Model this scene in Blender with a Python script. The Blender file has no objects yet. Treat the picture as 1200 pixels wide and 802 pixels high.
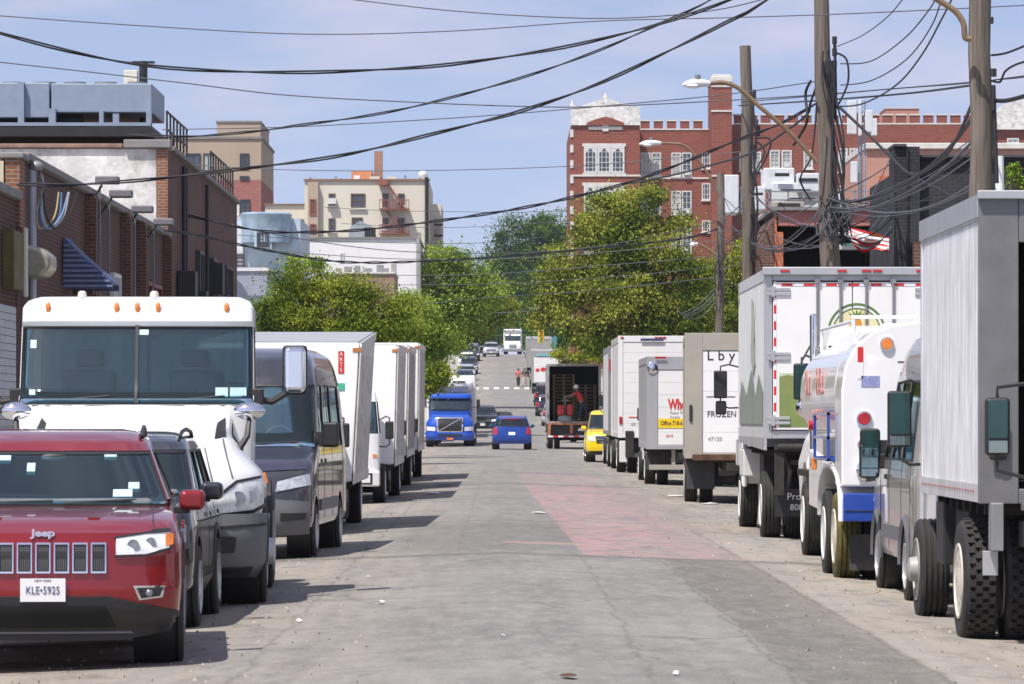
import bpy, bmesh, math, random
import numpy as np
from mathutils import Vector, Matrix
random.seed(7); RNG = np.random.default_rng(7)
PI = math.pi
scene = bpy.context.scene
COL = scene.collection
FP = 4800.0; CX = 588.0; HY = 490.0; EYE = 1.65

def interp(tab, t):
    if t <= tab[0][0]: return tab[0][1]
    for (a, va), (b, vb) in zip(tab, tab[1:]):
        if t <= b: return va + (vb - va) * (t - a) / (b - a)
    return tab[-1][1]

PROF = [(-200, 0), (80, 0), (120, .06), (165, .14), (205, .2), (235, .4), (263, .7), (300, 1.45), (330, 2.35), (385, 4.6),
        (430, 6.6), (480, 8.9), (548, 10.2), (640, 11.2), (800, 12), (3000, 13)]
def prof(y):
    return (interp(PROF, y - 8) + interp(PROF, y) + interp(PROF, y + 8)) / 3
def ground(x, y):
    k = max(0.0, min(1.0, (150 - y) / 60))
    c = -.036 * abs(min(max(x, -4.9), 6.5)) * (.35 + .65 * k)
    return prof(y) + c
def slope(y): return (prof(y + 3) - prof(y - 3)) / 6
def at(px, py, d):          # a point of the place seen in the photograph's column px, row py, at distance d
    return Vector(((px - CX) / FP * d, d, EYE + (HY - py) / FP * d))
def sc(d): return FP / d

# ---------------------------------------------------------------- materials
def node(nt, t, **kw):
    n = nt.nodes.new(t)
    for k, v in kw.items():
        if k.startswith('i_'):
            n.inputs[k[2:].replace('_', ' ')].default_value = v
        else: setattr(n, k, v)
    return n
def ramp(nt, fac, stops):
    r = nt.nodes.new('ShaderNodeValToRGB')
    el = r.color_ramp.elements
    while len(el) < len(stops): el.new(.5)
    for e, (p, c) in zip(el, stops):
        e.position = p
        e.color = tuple(c) + (1,) if len(c) == 3 else c
    nt.links.new(fac, r.inputs[0])
    return r.outputs[0]
MC = {}
def mat(name, col, rough=.5, metal=0, coat=0, var=.12, dirt=0, dcol=(.12, .10, .08), vscale=3, bump=0, bscale=40, spec=.5, stretch=None):
    if name in MC: return MC[name]
    m = bpy.data.materials.new(name); m.use_nodes = True; nt = m.node_tree
    p = nt.nodes['Principled BSDF']
    p.inputs['Roughness'].default_value = rough; p.inputs['Metallic'].default_value = metal
    p.inputs['Coat Weight'].default_value = coat; p.inputs['Specular IOR Level'].default_value = spec
    tc = node(nt, 'ShaderNodeTexCoord'); vec = tc.outputs['Object']
    if stretch:
        mp = node(nt, 'ShaderNodeMapping'); mp.inputs['Scale'].default_value = stretch
        nt.links.new(vec, mp.inputs[0]); vec = mp.outputs[0]
    n = node(nt, 'ShaderNodeTexNoise', i_Scale=vscale, i_Detail=6.0, i_Roughness=.6)
    nt.links.new(vec, n.inputs['Vector'])
    c0 = [max(0, v * (1 - var)) for v in col]; c1 = [min(1, v * (1 + var)) for v in col]
    out = ramp(nt, n.outputs[0], [(.3, c0), (.7, c1)])
    if dirt:
        n2 = node(nt, 'ShaderNodeTexNoise', i_Scale=vscale * .7, i_Detail=8.0, i_Roughness=.7)
        nt.links.new(vec, n2.inputs['Vector'])
        f = ramp(nt, n2.outputs[0], [(.5, (0, 0, 0)), (.78, (dirt,) * 3)])
        mx = node(nt, 'ShaderNodeMix', data_type='RGBA')
        nt.links.new(f, mx.inputs[0]); nt.links.new(out, mx.inputs[6]); mx.inputs[7].default_value = tuple(dcol) + (1,)
        out = mx.outputs[2]
    nt.links.new(out, p.inputs['Base Color'])
    if bump:
        n3 = node(nt, 'ShaderNodeTexNoise', i_Scale=bscale, i_Detail=5.0)
        nt.links.new(vec, n3.inputs['Vector'])
        b = node(nt, 'ShaderNodeBump', i_Strength=bump, i_Distance=.02)
        nt.links.new(n3.outputs[0], b.inputs['Height']); nt.links.new(b.outputs[0], p.inputs['Normal'])
    MC[name] = m
    return m
def glassmat(name, tint=(.35, .42, .42), t=.5, rough=.03):
    if name in MC: return MC[name]
    m = bpy.data.materials.new(name); m.use_nodes = True; nt = m.node_tree
    nt.nodes.remove(nt.nodes['Principled BSDF'])
    out = nt.nodes['Material Output']
    tr = node(nt, 'ShaderNodeBsdfTransparent'); tr.inputs[0].default_value = tuple(c * t for c in tint) + (1,)
    gl = node(nt, 'ShaderNodeBsdfGlossy'); gl.inputs['Roughness'].default_value = rough; gl.inputs[0].default_value = (.62, .86, .92, 1)
    df = node(nt, 'ShaderNodeBsdfDiffuse'); df.inputs[0].default_value = (.55, .62, .62, 1); m2 = node(nt, 'ShaderNodeMixShader'); m2.inputs[0].default_value = .022; nt.links.new(tr.outputs[0], m2.inputs[1]); nt.links.new(df.outputs[0], m2.inputs[2])
    fr = node(nt, 'ShaderNodeFresnel'); fr.inputs[0].default_value = 1.62
    mx = node(nt, 'ShaderNodeMixShader')
    nt.links.new(fr.outputs[0], mx.inputs[0]); nt.links.new(m2.outputs[0], mx.inputs[1]); nt.links.new(gl.outputs[0], mx.inputs[2])
    nt.links.new(mx.outputs[0], out.inputs[0])
    MC[name] = m
    return m
def brickmat(name, c1, c2, mortar, bw=.22, bh=.075, ms=.012, dirt=.35, bump=.4, dcol=(.05, .035, .03)):
    if name in MC: return MC[name]
    m = bpy.data.materials.new(name); m.use_nodes = True; nt = m.node_tree
    p = nt.nodes['Principled BSDF']; p.inputs['Roughness'].default_value = .85; p.inputs['Specular IOR Level'].default_value = .25
    g = node(nt, 'ShaderNodeNewGeometry'); s = node(nt, 'ShaderNodeSeparateXYZ'); nt.links.new(g.outputs['Position'], s.inputs[0])
    ad = node(nt, 'ShaderNodeMath', operation='ADD'); nt.links.new(s.outputs[0], ad.inputs[0]); nt.links.new(s.outputs[1], ad.inputs[1])
    cb = node(nt, 'ShaderNodeCombineXYZ'); nt.links.new(ad.outputs[0], cb.inputs[0]); nt.links.new(s.outputs[2], cb.inputs[1])
    b = node(nt, 'ShaderNodeTexBrick', i_Scale=1.0)
    b.inputs['Brick Width'].default_value = bw; b.inputs['Row Height'].default_value = bh; b.inputs['Mortar Size'].default_value = ms
    b.inputs['Color1'].default_value = tuple(c1) + (1,); b.inputs['Color2'].default_value = tuple(c2) + (1,); b.inputs['Mortar'].default_value = tuple(mortar) + (1,)
    nt.links.new(cb.outputs[0], b.inputs['Vector'])
    n = node(nt, 'ShaderNodeTexNoise', i_Scale=.8, i_Detail=9.0, i_Roughness=.68); nt.links.new(g.outputs['Position'], n.inputs['Vector'])
    f = ramp(nt, n.outputs[0], [(.42, (0, 0, 0)), (.75, (dirt,) * 3)])
    mx = node(nt, 'ShaderNodeMix', data_type='RGBA'); nt.links.new(f, mx.inputs[0]); nt.links.new(b.outputs[0], mx.inputs[6]); mx.inputs[7].default_value = tuple(dcol) + (1,)
    nt.links.new(mx.outputs[2], p.inputs['Base Color'])
    bp = node(nt, 'ShaderNodeBump', i_Strength=bump, i_Distance=.01); nt.links.new(b.outputs['Fac'], bp.inputs['Height']); bp.invert = True
    nt.links.new(bp.outputs[0], p.inputs['Normal'])
    MC[name] = m
    return m
def leafmat(name, dark, mid, light, trans=.35):
    if name in MC: return MC[name]
    m = bpy.data.materials.new(name); m.use_nodes = True; nt = m.node_tree
    nt.nodes.remove(nt.nodes['Principled BSDF']); out = nt.nodes['Material Output']
    g = node(nt, 'ShaderNodeNewGeometry')
    n = node(nt, 'ShaderNodeTexNoise', i_Scale=.55, i_Detail=3.0); nt.links.new(g.outputs['Position'], n.inputs['Vector'])
    ad = node(nt, 'ShaderNodeMath', operation='MULTIPLY_ADD'); nt.links.new(g.outputs['Random Per Island'], ad.inputs[0]); ad.inputs[1].default_value = .45
    sb = node(nt, 'ShaderNodeMath', operation='MULTIPLY_ADD'); nt.links.new(n.outputs[0], sb.inputs[0]); sb.inputs[1].default_value = 1.6; sb.inputs[2].default_value = -.5
    nt.links.new(sb.outputs[0], ad.inputs[2])
    c = ramp(nt, ad.outputs[0], [(.12, dark), (.48, mid), (.88, light)])
    d = node(nt, 'ShaderNodeBsdfDiffuse'); t = node(nt, 'ShaderNodeBsdfTranslucent'); nt.links.new(c, d.inputs[0]); nt.links.new(c, t.inputs[0])
    mx = node(nt, 'ShaderNodeMixShader'); mx.inputs[0].default_value = trans * .7
    nt.links.new(d.outputs[0], mx.inputs[1]); nt.links.new(t.outputs[0], mx.inputs[2])
    nt.links.new(mx.outputs[0], out.inputs[0])
    MC[name] = m
    return m

# ---------------------------------------------------------------- mesh builder
class MB:
    def __init__(s): s.v = []; s.f = []
    def add(s, vs, fs):
        o = len(s.v); s.v += [tuple(v) for v in vs]; s.f += [tuple(i + o for i in f) for f in fs]; return s
    def box(s, x0, x1, y0, y1, z0, z1):
        return s.add([(x0, y0, z0), (x1, y0, z0), (x1, y1, z0), (x0, y1, z0), (x0, y0, z1), (x1, y0, z1), (x1, y1, z1), (x0, y1, z1)],
                     [(0, 3, 2, 1), (4, 5, 6, 7), (0, 1, 5, 4), (1, 2, 6, 5), (2, 3, 7, 6), (3, 0, 4, 7)])
    def prism(s, pts, plane, a, b):
        n = len(pts)
        mk = {'xz': lambda p, t: (p[0], t, p[1]), 'yz': lambda p, t: (t, p[0], p[1]), 'xy': lambda p, t: (p[0], p[1], t)}[plane]
        vs = [mk(p, a) for p in pts] + [mk(p, b) for p in pts]
        fs = [tuple(range(n)), tuple(range(2 * n - 1, n - 1, -1))] + [(i, (i + 1) % n, (i + 1) % n + n, i + n) for i in range(n)]
        return s.add(vs, fs)
    def cyl(s, p0, p1, r0, r1=None, seg=12):
        p0 = Vector(p0); p1 = Vector(p1); r1 = r0 if r1 is None else r1
        d = (p1 - p0).normalized(); a = d.orthogonal().normalized(); b = d.cross(a)
        vs = []
        for p, r in ((p0, r0), (p1, r1)):
            for i in range(seg):
                t = 2 * PI * i / seg; vs.append(p + (a * math.cos(t) + b * math.sin(t)) * r)
        fs = [(i, (i + 1) % seg, (i + 1) % seg + seg, i + seg) for i in range(seg)] + [tuple(range(seg - 1, -1, -1)), tuple(range(seg, 2 * seg))]
        return s.add(vs, fs)
    def tube(s, pts, r, seg=6):
        pts = [Vector(p) for p in pts]; n = len(pts)
        rs = r if isinstance(r, (list, tuple)) else [r] * n
        d = (pts[1] - pts[0]).normalized(); a = d.orthogonal().normalized()
        vs = []
        for i, p in enumerate(pts):
            d = (pts[min(i + 1, n - 1)] - pts[max(i - 1, 0)]).normalized()
            a = (a - d * a.dot(d)).normalized(); b = d.cross(a)
            for k in range(seg):
                t = 2 * PI * k / seg; vs.append(p + (a * math.cos(t) + b * math.sin(t)) * rs[i])
        fs = [(i * seg + k, i * seg + (k + 1) % seg, (i + 1) * seg + (k + 1) % seg, (i + 1) * seg + k) for i in range(n - 1) for k in range(seg)]
        fs += [tuple(range(seg - 1, -1, -1)), tuple(range((n - 1) * seg, n * seg))]
        return s.add(vs, fs)
    def lathe(s, prof, c, axis='x', seg=24, close=False):
        c = Vector(c); vs = []; n = len(prof)
        for (r, h) in prof:
            for k in range(seg):
                t = 2 * PI * k / seg; u, w = r * math.cos(t), r * math.sin(t)
                vs.append(c + Vector({'x': (h, u, w), 'y': (u, h, w), 'z': (u, w, h)}[axis]))
        m = n if close else n - 1
        fs = [(i * seg + k, i * seg + (k + 1) % seg, ((i + 1) % n) * seg + (k + 1) % seg, ((i + 1) % n) * seg + k) for i in range(m) for k in range(seg)]
        if not close: fs += [tuple(range(seg - 1, -1, -1)), tuple(range((n - 1) * seg, n * seg))]
        return s.add(vs, fs)
    def ball(s, c, rx, ry=None, rz=None, seg=12, rings=8):
        ry = ry or rx; rz = rz or rx; vs = []; c = Vector(c)
        for i in range(1, rings):
            a = PI * i / rings
            for k in range(seg):
                t = 2 * PI * k / seg; vs.append(c + Vector((rx * math.sin(a) * math.cos(t), ry * math.sin(a) * math.sin(t), rz * math.cos(a))))
        vs += [c + Vector((0, 0, rz)), c - Vector((0, 0, rz))]; T = len(vs) - 2; B = T + 1
        fs = [(i * seg + k, i * seg + (k + 1) % seg, (i + 1) * seg + (k + 1) % seg, (i + 1) * seg + k) for i in range(rings - 2) for k in range(seg)]
        fs += [(T, (k + 1) % seg, k) for k in range(seg)] + [(B, (rings - 2) * seg + k, (rings - 2) * seg + (k + 1) % seg) for k in range(seg)]
        return s.add(vs, fs)
    def sheet(s, P, nu, nv, e=.004, t=.01):      # P(u,v) -> point on a surface; a thin solid lying on it
        h = 1e-3
        def N(u, v):
            u0, u1 = max(0, u - h), min(1, u + h); v0, v1 = max(0, v - h), min(1, v + h)
            n = (P(u1, v) - P(u0, v)).cross(P(u, v1) - P(u, v0))
            return n.normalized() if n.length > 1e-12 else Vector((0, 1, 0))
        O = []; I = []
        c = Vector(s.ctr) if getattr(s, 'ctr', None) else None
        for j in range(nv + 1):
            for i in range(nu + 1):
                u, v = i / nu, j / nv; p = P(u, v); n = N(u, v)
                if c is not None and n.dot(p - c) < 0: n = -n
                O.append(p + n * e); I.append(p + n * (e - t))
        q = lambda i, j: j * (nu + 1) + i
        k = len(O)
        fs = [(q(i, j), q(i + 1, j), q(i + 1, j + 1), q(i, j + 1)) for j in range(nv) for i in range(nu)]
        fs += [tuple(k + a for a in reversed(f)) for f in fs]
        B = [q(i, 0) for i in range(nu)] + [q(nu, j) for j in range(nv)] + [q(i, nv) for i in range(nu, 0, -1)] + [q(0, j) for j in range(nv, 0, -1)]
        fs += [(B[i], B[(i + 1) % len(B)], B[(i + 1) % len(B)] + k, B[i] + k) for i in range(len(B))]
        return s.add(O + I, fs)
    def build(s, name, m, parent=None, bevel=0, sharp=35, smooth=True, world=False, seg=2):
        me = bpy.data.meshes.new(name); me.from_pydata(s.v, [], s.f)
        bm = bmesh.new(); bm.from_mesh(me); bmesh.ops.recalc_face_normals(bm, faces=bm.faces); bm.to_mesh(me); bm.free()
        return link(name, me, m, parent, bevel, sharp, smooth, world, seg)
def link(name, me, m, parent=None, bevel=0, sharp=35, smooth=True, world=False, seg=2):
    o = bpy.data.objects.new(name, me); COL.objects.link(o)
    if m: me.materials.clear(); me.materials.append(m)
    if smooth:
        me.polygons.foreach_set('use_smooth', [True] * len(me.polygons)); me.set_sharp_from_angle(angle=math.radians(sharp))
    if bevel:
        b = o.modifiers.new('bevel', 'BEVEL'); b.width = bevel; b.segments = seg; b.limit_method = 'ANGLE'; b.angle_limit = math.radians(40); b.harden_normals = smooth
    if parent:
        o.parent = parent
        if world: o.location = -Vector(parent.location)
    return o
def thing(name, label, cat, loc=(0, 0, 0), rz=0, group=None, rx=0):
    o = bpy.data.objects.new(name, None); COL.objects.link(o); o.empty_display_size = .3
    o.location = loc; o.rotation_euler = (rx, 0, rz)
    return tag(o, label, cat, group)
def tag(o, label, cat, group=None):
    o['label'] = label; o['category'] = cat
    if group: o['group'] = group
    return o
def struct(o, label=None):
    o['kind'] = 'structure'
    if label: o['label'] = label
    return o
def copy_tree(o, parent=None):
    c = o.copy(); COL.objects.link(c)
    if parent: c.parent = parent
    for ch in list(o.children): copy_tree(ch, c)
    return c
def text(body, size, m, parent, loc, rot=(PI / 2, 0, 0), name='lettering', sx=1, ext=.003, bold=0, align='CENTER'):
    cu = bpy.data.curves.new(name, 'FONT'); cu.body = body; cu.size = size; cu.extrude = ext; cu.align_x = align; cu.align_y = 'CENTER'; cu.offset = bold; cu.resolution_u = 3
    t = bpy.data.objects.new(name, cu); COL.objects.link(t)
    me = bpy.data.meshes.new_from_object(t.evaluated_get(bpy.context.evaluated_depsgraph_get()))
    bpy.data.objects.remove(t); bpy.data.curves.remove(cu)
    o = bpy.data.objects.new(name, me); COL.objects.link(o); me.materials.clear(); me.materials.append(m)
    o.parent = parent; o.location = loc; o.rotation_euler = rot; o.scale = (sx, 1, 1)
    return o
def boolcut(o, cutters):
    tmp = []
    for c in cutters:
        me = bpy.data.meshes.new('cut'); me.from_pydata(c.v, [], c.f)
        bm = bmesh.new(); bm.from_mesh(me); bmesh.ops.recalc_face_normals(bm, faces=bm.faces); bm.to_mesh(me); bm.free()
        k = bpy.data.objects.new('cut', me); COL.objects.link(k); k.matrix_world = Matrix(); tmp.append(k)
        b = o.modifiers.new('b', 'BOOLEAN'); b.object = k; b.operation = 'DIFFERENCE'; b.solver = 'EXACT'
    par = o.parent; o.parent = None
    bpy.context.view_layer.update()
    me = bpy.data.meshes.new_from_object(o.evaluated_get(bpy.context.evaluated_depsgraph_get()))
    o.modifiers.clear(); o.data = me; o.parent = par
    me.polygons.foreach_set('use_smooth', [True] * len(me.polygons)); me.set_sharp_from_angle(angle=math.radians(35))
    for k in tmp: bpy.data.objects.remove(k)
    return o

# ---------------------------------------------------------------- vehicle shell made of stacked outlines
class Shell:
    def __init__(s, F, R, W, bf=.3, br=.2, n=2.6, nr=3.0):
        s.F, s.R, s.W, s.bf, s.br, s.n, s.nr = F, R, W, bf, br, n, nr
    def P(s, u, z):
        w = interp(s.W, z); F = interp(s.F, z); R = interp(s.R, z); u = u % 4
        sg = lambda v, e: math.copysign(abs(v) ** e, v)
        if u <= 1:
            a = (u * 2 - 1) * PI / 2; return Vector((w * sg(math.sin(a), 2 / s.n), F - s.bf + s.bf * abs(math.cos(a)) ** (2 / s.n), z))
        if u <= 2: return Vector((w, (F - s.bf) + (u - 1) * ((R + s.br) - (F - s.bf)), z))
        if u <= 3:
            a = (1 - (u - 2) * 2) * PI / 2; return Vector((w * sg(math.sin(a), 2 / s.nr), R + s.br - s.br * abs(math.cos(a)) ** (2 / s.nr), z))
        return Vector((-w, (R + s.br) + (u - 3) * ((F - s.bf) - (R + s.br)), z))
    def fu(s, x, z):
        w = interp(s.W, z); q = min(1, abs(x / w)); a = math.asin(min(1, q ** (s.n / 2))); return (math.copysign(a, x) / (PI / 2) + 1) / 2
    def ru(s, x, z):
        w = interp(s.W, z); q = min(1, abs(x / w)); a = math.asin(min(1, q ** (s.nr / 2))); return 2 + (1 - math.copysign(a, x) / (PI / 2)) / 2
    def su(s, y, z, sg):
        F = interp(s.F, z) - s.bf; R = interp(s.R, z) + s.br
        if y > F:
            q = min(1, (y - F) / s.bf); a = math.acos(q ** (s.n / 2)); u = (a / (PI / 2) + 1) / 2
        elif y < R:
            q = min(1, (R - y) / s.br); a = math.acos(q ** (s.nr / 2)); u = 2 + (1 - a / (PI / 2)) / 2
        else: u = 1 + (F - y) / max(1e-6, F - R)
        return u if sg > 0 else (1 - u) % 4 if u <= 1 else (5 - u)
    def solid(s, z0, z1, nz=20, ke=14, ks=8, zs=None):
        us = [i / ke for i in range(ke)] + [1 + i / ks for i in range(ks)] + [2 + i / ke for i in range(ke)] + [3 + i / ks for i in range(ks)]
        zs = zs or [z0 + (z1 - z0) * j / nz for j in range(nz + 1)]
        vs = [s.P(u, z) for z in zs for u in us]; K = len(us); M = len(zs)
        fs = [(j * K + i, j * K + (i + 1) % K, (j + 1) * K + (i + 1) % K, (j + 1) * K + i) for j in range(M - 1) for i in range(K)]
        # caps as fans of quads across the symmetric outline
        for base in (0, (M - 1) * K): 
            c = len(vs); q = sum((vs[base + i] for i in range(K)), Vector()) / K; vs.append(q)
            fs += [(c, base + i, base + (i + 1) % K) for i in range(K)]
        mb = MB(); mb.add(vs, fs); return mb
    def band(s, mb, u0, u1, z0, z1, e=.004, t=.012, nu=8, nv=6):
        mb.ctr = (0, (interp(s.F, z0) + interp(s.R, z0)) / 2, (z0 + z1) / 2)
        f0 = u0 if callable(u0) else (lambda z: u0); f1 = u1 if callable(u1) else (lambda z: u1)
        def P(u, v):
            z = z0 + (z1 - z0) * v; a, b = f0(z), f1(z); return s.P(a + (b - a) * u, z)
        mb.sheet(P, nu, nv, e, t); return mb
    def fpatch(s, mb, lo, hi, e=.006, t=.02, nu=12, nv=5, where='f', sg=1):   # lo, hi: [(x or y, z)] bottom and top edge
        mb.ctr = (0, (interp(s.F, lo[0][1]) + interp(s.R, lo[0][1])) / 2, lo[0][1])
        def along(L, u):
            k = u * (len(L) - 1); i = min(int(k), len(L) - 2); k -= i; return (L[i][0] + (L[i + 1][0] - L[i][0]) * k, L[i][1] + (L[i + 1][1] - L[i][1]) * k)
        def P(u, v):
            a, b = along(lo, u), along(hi, u); q, z = a[0] + (b[0] - a[0]) * v, a[1] + (b[1] - a[1]) * v
            if where == 'f': return s.P(s.fu(q, z), z)
            if where == 'r': return s.P(s.ru(q, z), z)
            return s.P(s.su(q, z, sg), z)
        mb.sheet(P, nu, nv, e, t); return mb
SKYTINT = (1.64, 1.29, 1.20, 1); CLOUD = (5.3, 5.0, 6.0, 1); SKYSTR = .10; SUNE = 4.1; EXPO = 0.50
# ---------------------------------------------------------------- shared materials
white = mat('white_paint', (.80, .80, .79), .3, coat=.3, var=.03, dirt=.16, dcol=(.42, .38, .33), vscale=1.3)
white2 = mat('dull_white_paint', (.68, .68, .67), .45, var=.05, dirt=.35, dcol=(.35, .31, .26), vscale=1.6)
alu = mat('brushed_aluminium', (.50, .51, .52), .45, metal=.55, var=.1, dirt=.25, dcol=(.25, .23, .21), vscale=2, stretch=(1, 1, .25))
galv = mat('dull_galvanised_metal', (.27, .275, .28), .5, metal=.4, var=.12, dirt=.35, dcol=(.16, .14, .12), vscale=3)
greyp = mat('grey_frame_paint', (.33, .33, .31), .5, var=.1, dirt=.4, dcol=(.16, .13, .10), vscale=2)
chrome = mat('chrome', (.78, .79, .82), .08, metal=1, var=.03)
silver = mat('silver_paint', (.5, .51, .52), .3, metal=.4, coat=.5, var=.04)
rubber = mat('tyre_rubber', (.022, .021, .020), .8, var=.25, dirt=.5, dcol=(.09, .08, .065), vscale=5, bump=.25, bscale=60)
blackp = mat('black_plastic', (.02, .02, .021), .5, var=.2, dirt=.3, dcol=(.07, .065, .06))
chas = mat('chassis_grime', (.025, .023, .021), .75, var=.3, dirt=.6, dcol=(.07, .055, .04), vscale=5)
flapm = mat('mudflap_rubber', (.045, .045, .045), .75, var=.25, dirt=.6, dcol=(.16, .15, .13), vscale=3)
gplas = mat('grey_bumper_plastic', (.135, .14, .15), .5, var=.1, dirt=.3, dcol=(.16, .15, .14))
glass = glassmat('windscreen_glass', (.80, .90, .91), .97)
dglass = glassmat('dark_tinted_glass', (.30, .35, .37), .8)
mirr = mat('mirror_glass', (.35, .42, .42), .05, metal=1, var=.05)
mirr2 = mat('dark_mirror_glass', (.05, .11, .11), .08, metal=.6, var=.2)
seatm = mat('dark_seat_fabric', (.13, .135, .145), .8, var=.2)
lens = mat('clear_lamp_lens', (.80, .83, .86), .15, metal=0, coat=1, var=.25, vscale=14)
lensd = mat('lamp_bowl', (.35, .37, .4), .15, metal=.8, var=.3, vscale=20)
redl = mat('red_lens', (.42, .012, .012), .2, coat=1, var=.2, vscale=15)
redt = mat('red_reflective_tape', (.62, .03, .03), .4, var=.1)
whitet = mat('white_reflective_tape', (.8, .8, .8), .4, var=.05)
amber = mat('amber_lens', (.75, .22, .03), .2, coat=1, var=.15, vscale=15)
cream = mat('cream_rim_paint', (.66, .62, .52), .5, var=.08, dirt=.5, dcol=(.2, .15, .1), vscale=6)
yellowp = mat('yellow_paint', (.85, .62, .01), .3, coat=.5, var=.03)
letterb = mat('black_letter_vinyl', (.03, .03, .04), .5, var=.05)
letterr = mat('red_letter_vinyl', (.6, .04, .03), .45, var=.05)
letterw = mat('white_letter_vinyl', (.75, .75, .73), .5, var=.05)
rustm = mat('rusty_steel', (.10, .05, .03), .85, var=.4, dirt=.5, dcol=(.03, .02, .015), vscale=6)
insidem = mat('dark_cargo_lining', (.05, .048, .04), .8, var=.3, vscale=3)

def wheel(root, x, y, r=.5, w=.27, rimm=None, side=1, seg=40, z=None, blocks=False, hub=False, name='wheel', tm=None):
    z = r if z is None else z
    rr = r * .60
    g = .018 * r / .5
    pr = [(rr, -w / 2), (r * .80, -w / 2 - .008), (r * .94, -w / 2), (r * .985, -w / 2 + .02)]
    ng = 4
    for i in range(ng):
        a = -w / 2 + .025 + (w - .05) * (i + .5) / ng
        pr += [(r, a - .012), (r - g, a - .006), (r - g, a + .006), (r, a + .012)]
    pr += [(r * .985, w / 2 - .02), (r * .94, w / 2), (r * .80, w / 2 + .008), (rr, w / 2)]
    mb = MB().lathe(pr, (x, y, z), 'x', seg, close=True)
    if blocks:
        for c in range(4):
            for k in range(34):
                t = 2 * PI * (k + .5 * (c % 2)) / 34; a = x - w / 2 + .03 + (w - .06) * (c + .5) / 4
                ct, st = math.cos(t), math.sin(t); vs = []
                for rd in (r - .01, r + .014):
                    for dx, dt in ((-.026, -.028), (.026, -.028), (.026, .028), (-.026, .028)):
                        q = Vector((a + dx, y + rd * ct - dt * st, z + rd * st + dt * ct)); vs.append(q)
                mb.add(vs, [(0, 3, 2, 1), (4, 5, 6, 7), (0, 1, 5, 4), (1, 2, 6, 5), (2, 3, 7, 6), (3, 0, 4, 7)])
    t = mb.build(name, tm or rubber, root, sharp=50)
    f = x + side * w / 2
    s = side
    rp = [(rr * 1.03, 0), (rr * 1.03, s * .012), (rr * .95, s * .012), (rr * .9, -s * .05), (rr * .45, -s * .03), (rr * .38, s * (.0 if not hub else .07)), (rr * .15, s * (.01 if not hub else .09))]
    mb = MB().lathe(rp, (f, y, z), 'x', 28)
    for k in range(8):
        a = 2 * PI * k / 8; mb.cyl((f - s * .04, y + rr * .62 * math.cos(a), z + rr * .62 * math.sin(a)), (f + s * .0, y + rr * .62 * math.cos(a), z + rr * .62 * math.sin(a)), .02, seg=6)
    mb.build('rim', rimm or silver, t)
    return t
def dual(root, x, y, side, rimm=None, r=.5, w=.26, blocks=False):
    wheel(root, x, y, r, w, rimm, side, blocks=blocks); wheel(root, x - side * (w + .07), y, r, w, rimm, side, blocks=blocks)
def vehicle(name, label, cat, x, d, away, length, group=None):
    """x lateral centre, d distance of the near end; local +y is the way it points, local y=0 its near end"""
    s = slope(d + length / 2) if d > 60 else 0
    rz = 0 if away else PI
    return thing(name, label, cat, (x, d, ground(x, d)), rz, group, rx=math.atan(s) * (1 if away else -1))

def mirror(root, x, y, z, w=.2, h=.42, m=blackp, gm=None, side=-1, back=-1, arm=True, cap=None, bodyx=None, convex=True):
    """back: direction (local y) its glass faces"""
    mb = MB().box(x - w / 2, x + w / 2, y - .05, y + .05, z - h / 2, z + h / 2)
    h_ = mb.build('mirror', cap or m, root, bevel=.03, seg=3)
    g = MB().box(x - w / 2 + .02, x + w / 2 - .02, y + back * .052 - .004, y + back * .052 + .004, z - h / 2 + (.12 if convex else .02), z + h / 2 - .02).build('mirror_glass', gm or mirr2, h_, bevel=.003)
    if convex: MB().box(x - w / 2 + .02, x + w / 2 - .02, y + back * .052 - .004, y + back * .052 + .004, z - h / 2 + .02, z - h / 2 + .105).build('convex_glass', mirr, h_, bevel=.003)
    if arm:
        bx = bodyx if bodyx is not None else x - side * .35
        a = MB()
        a.tube([(bx, y, z + h / 2 + .02), (x + (bx - x) * .3, y, z + h / 2 + .1), (x, y, z + h / 2 + .07), (x, y, z + h / 2 - .02)], .014)
        a.tube([(x, y, z - h / 2 + .02), (x, y, z - h / 2 - .1), (x + (bx - x) * .3, y, z - h / 2 - .16), (bx, y, z - h / 2 - .15)], .014)
        a.build('mirror_arm', m, h_)
    return h_

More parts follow.
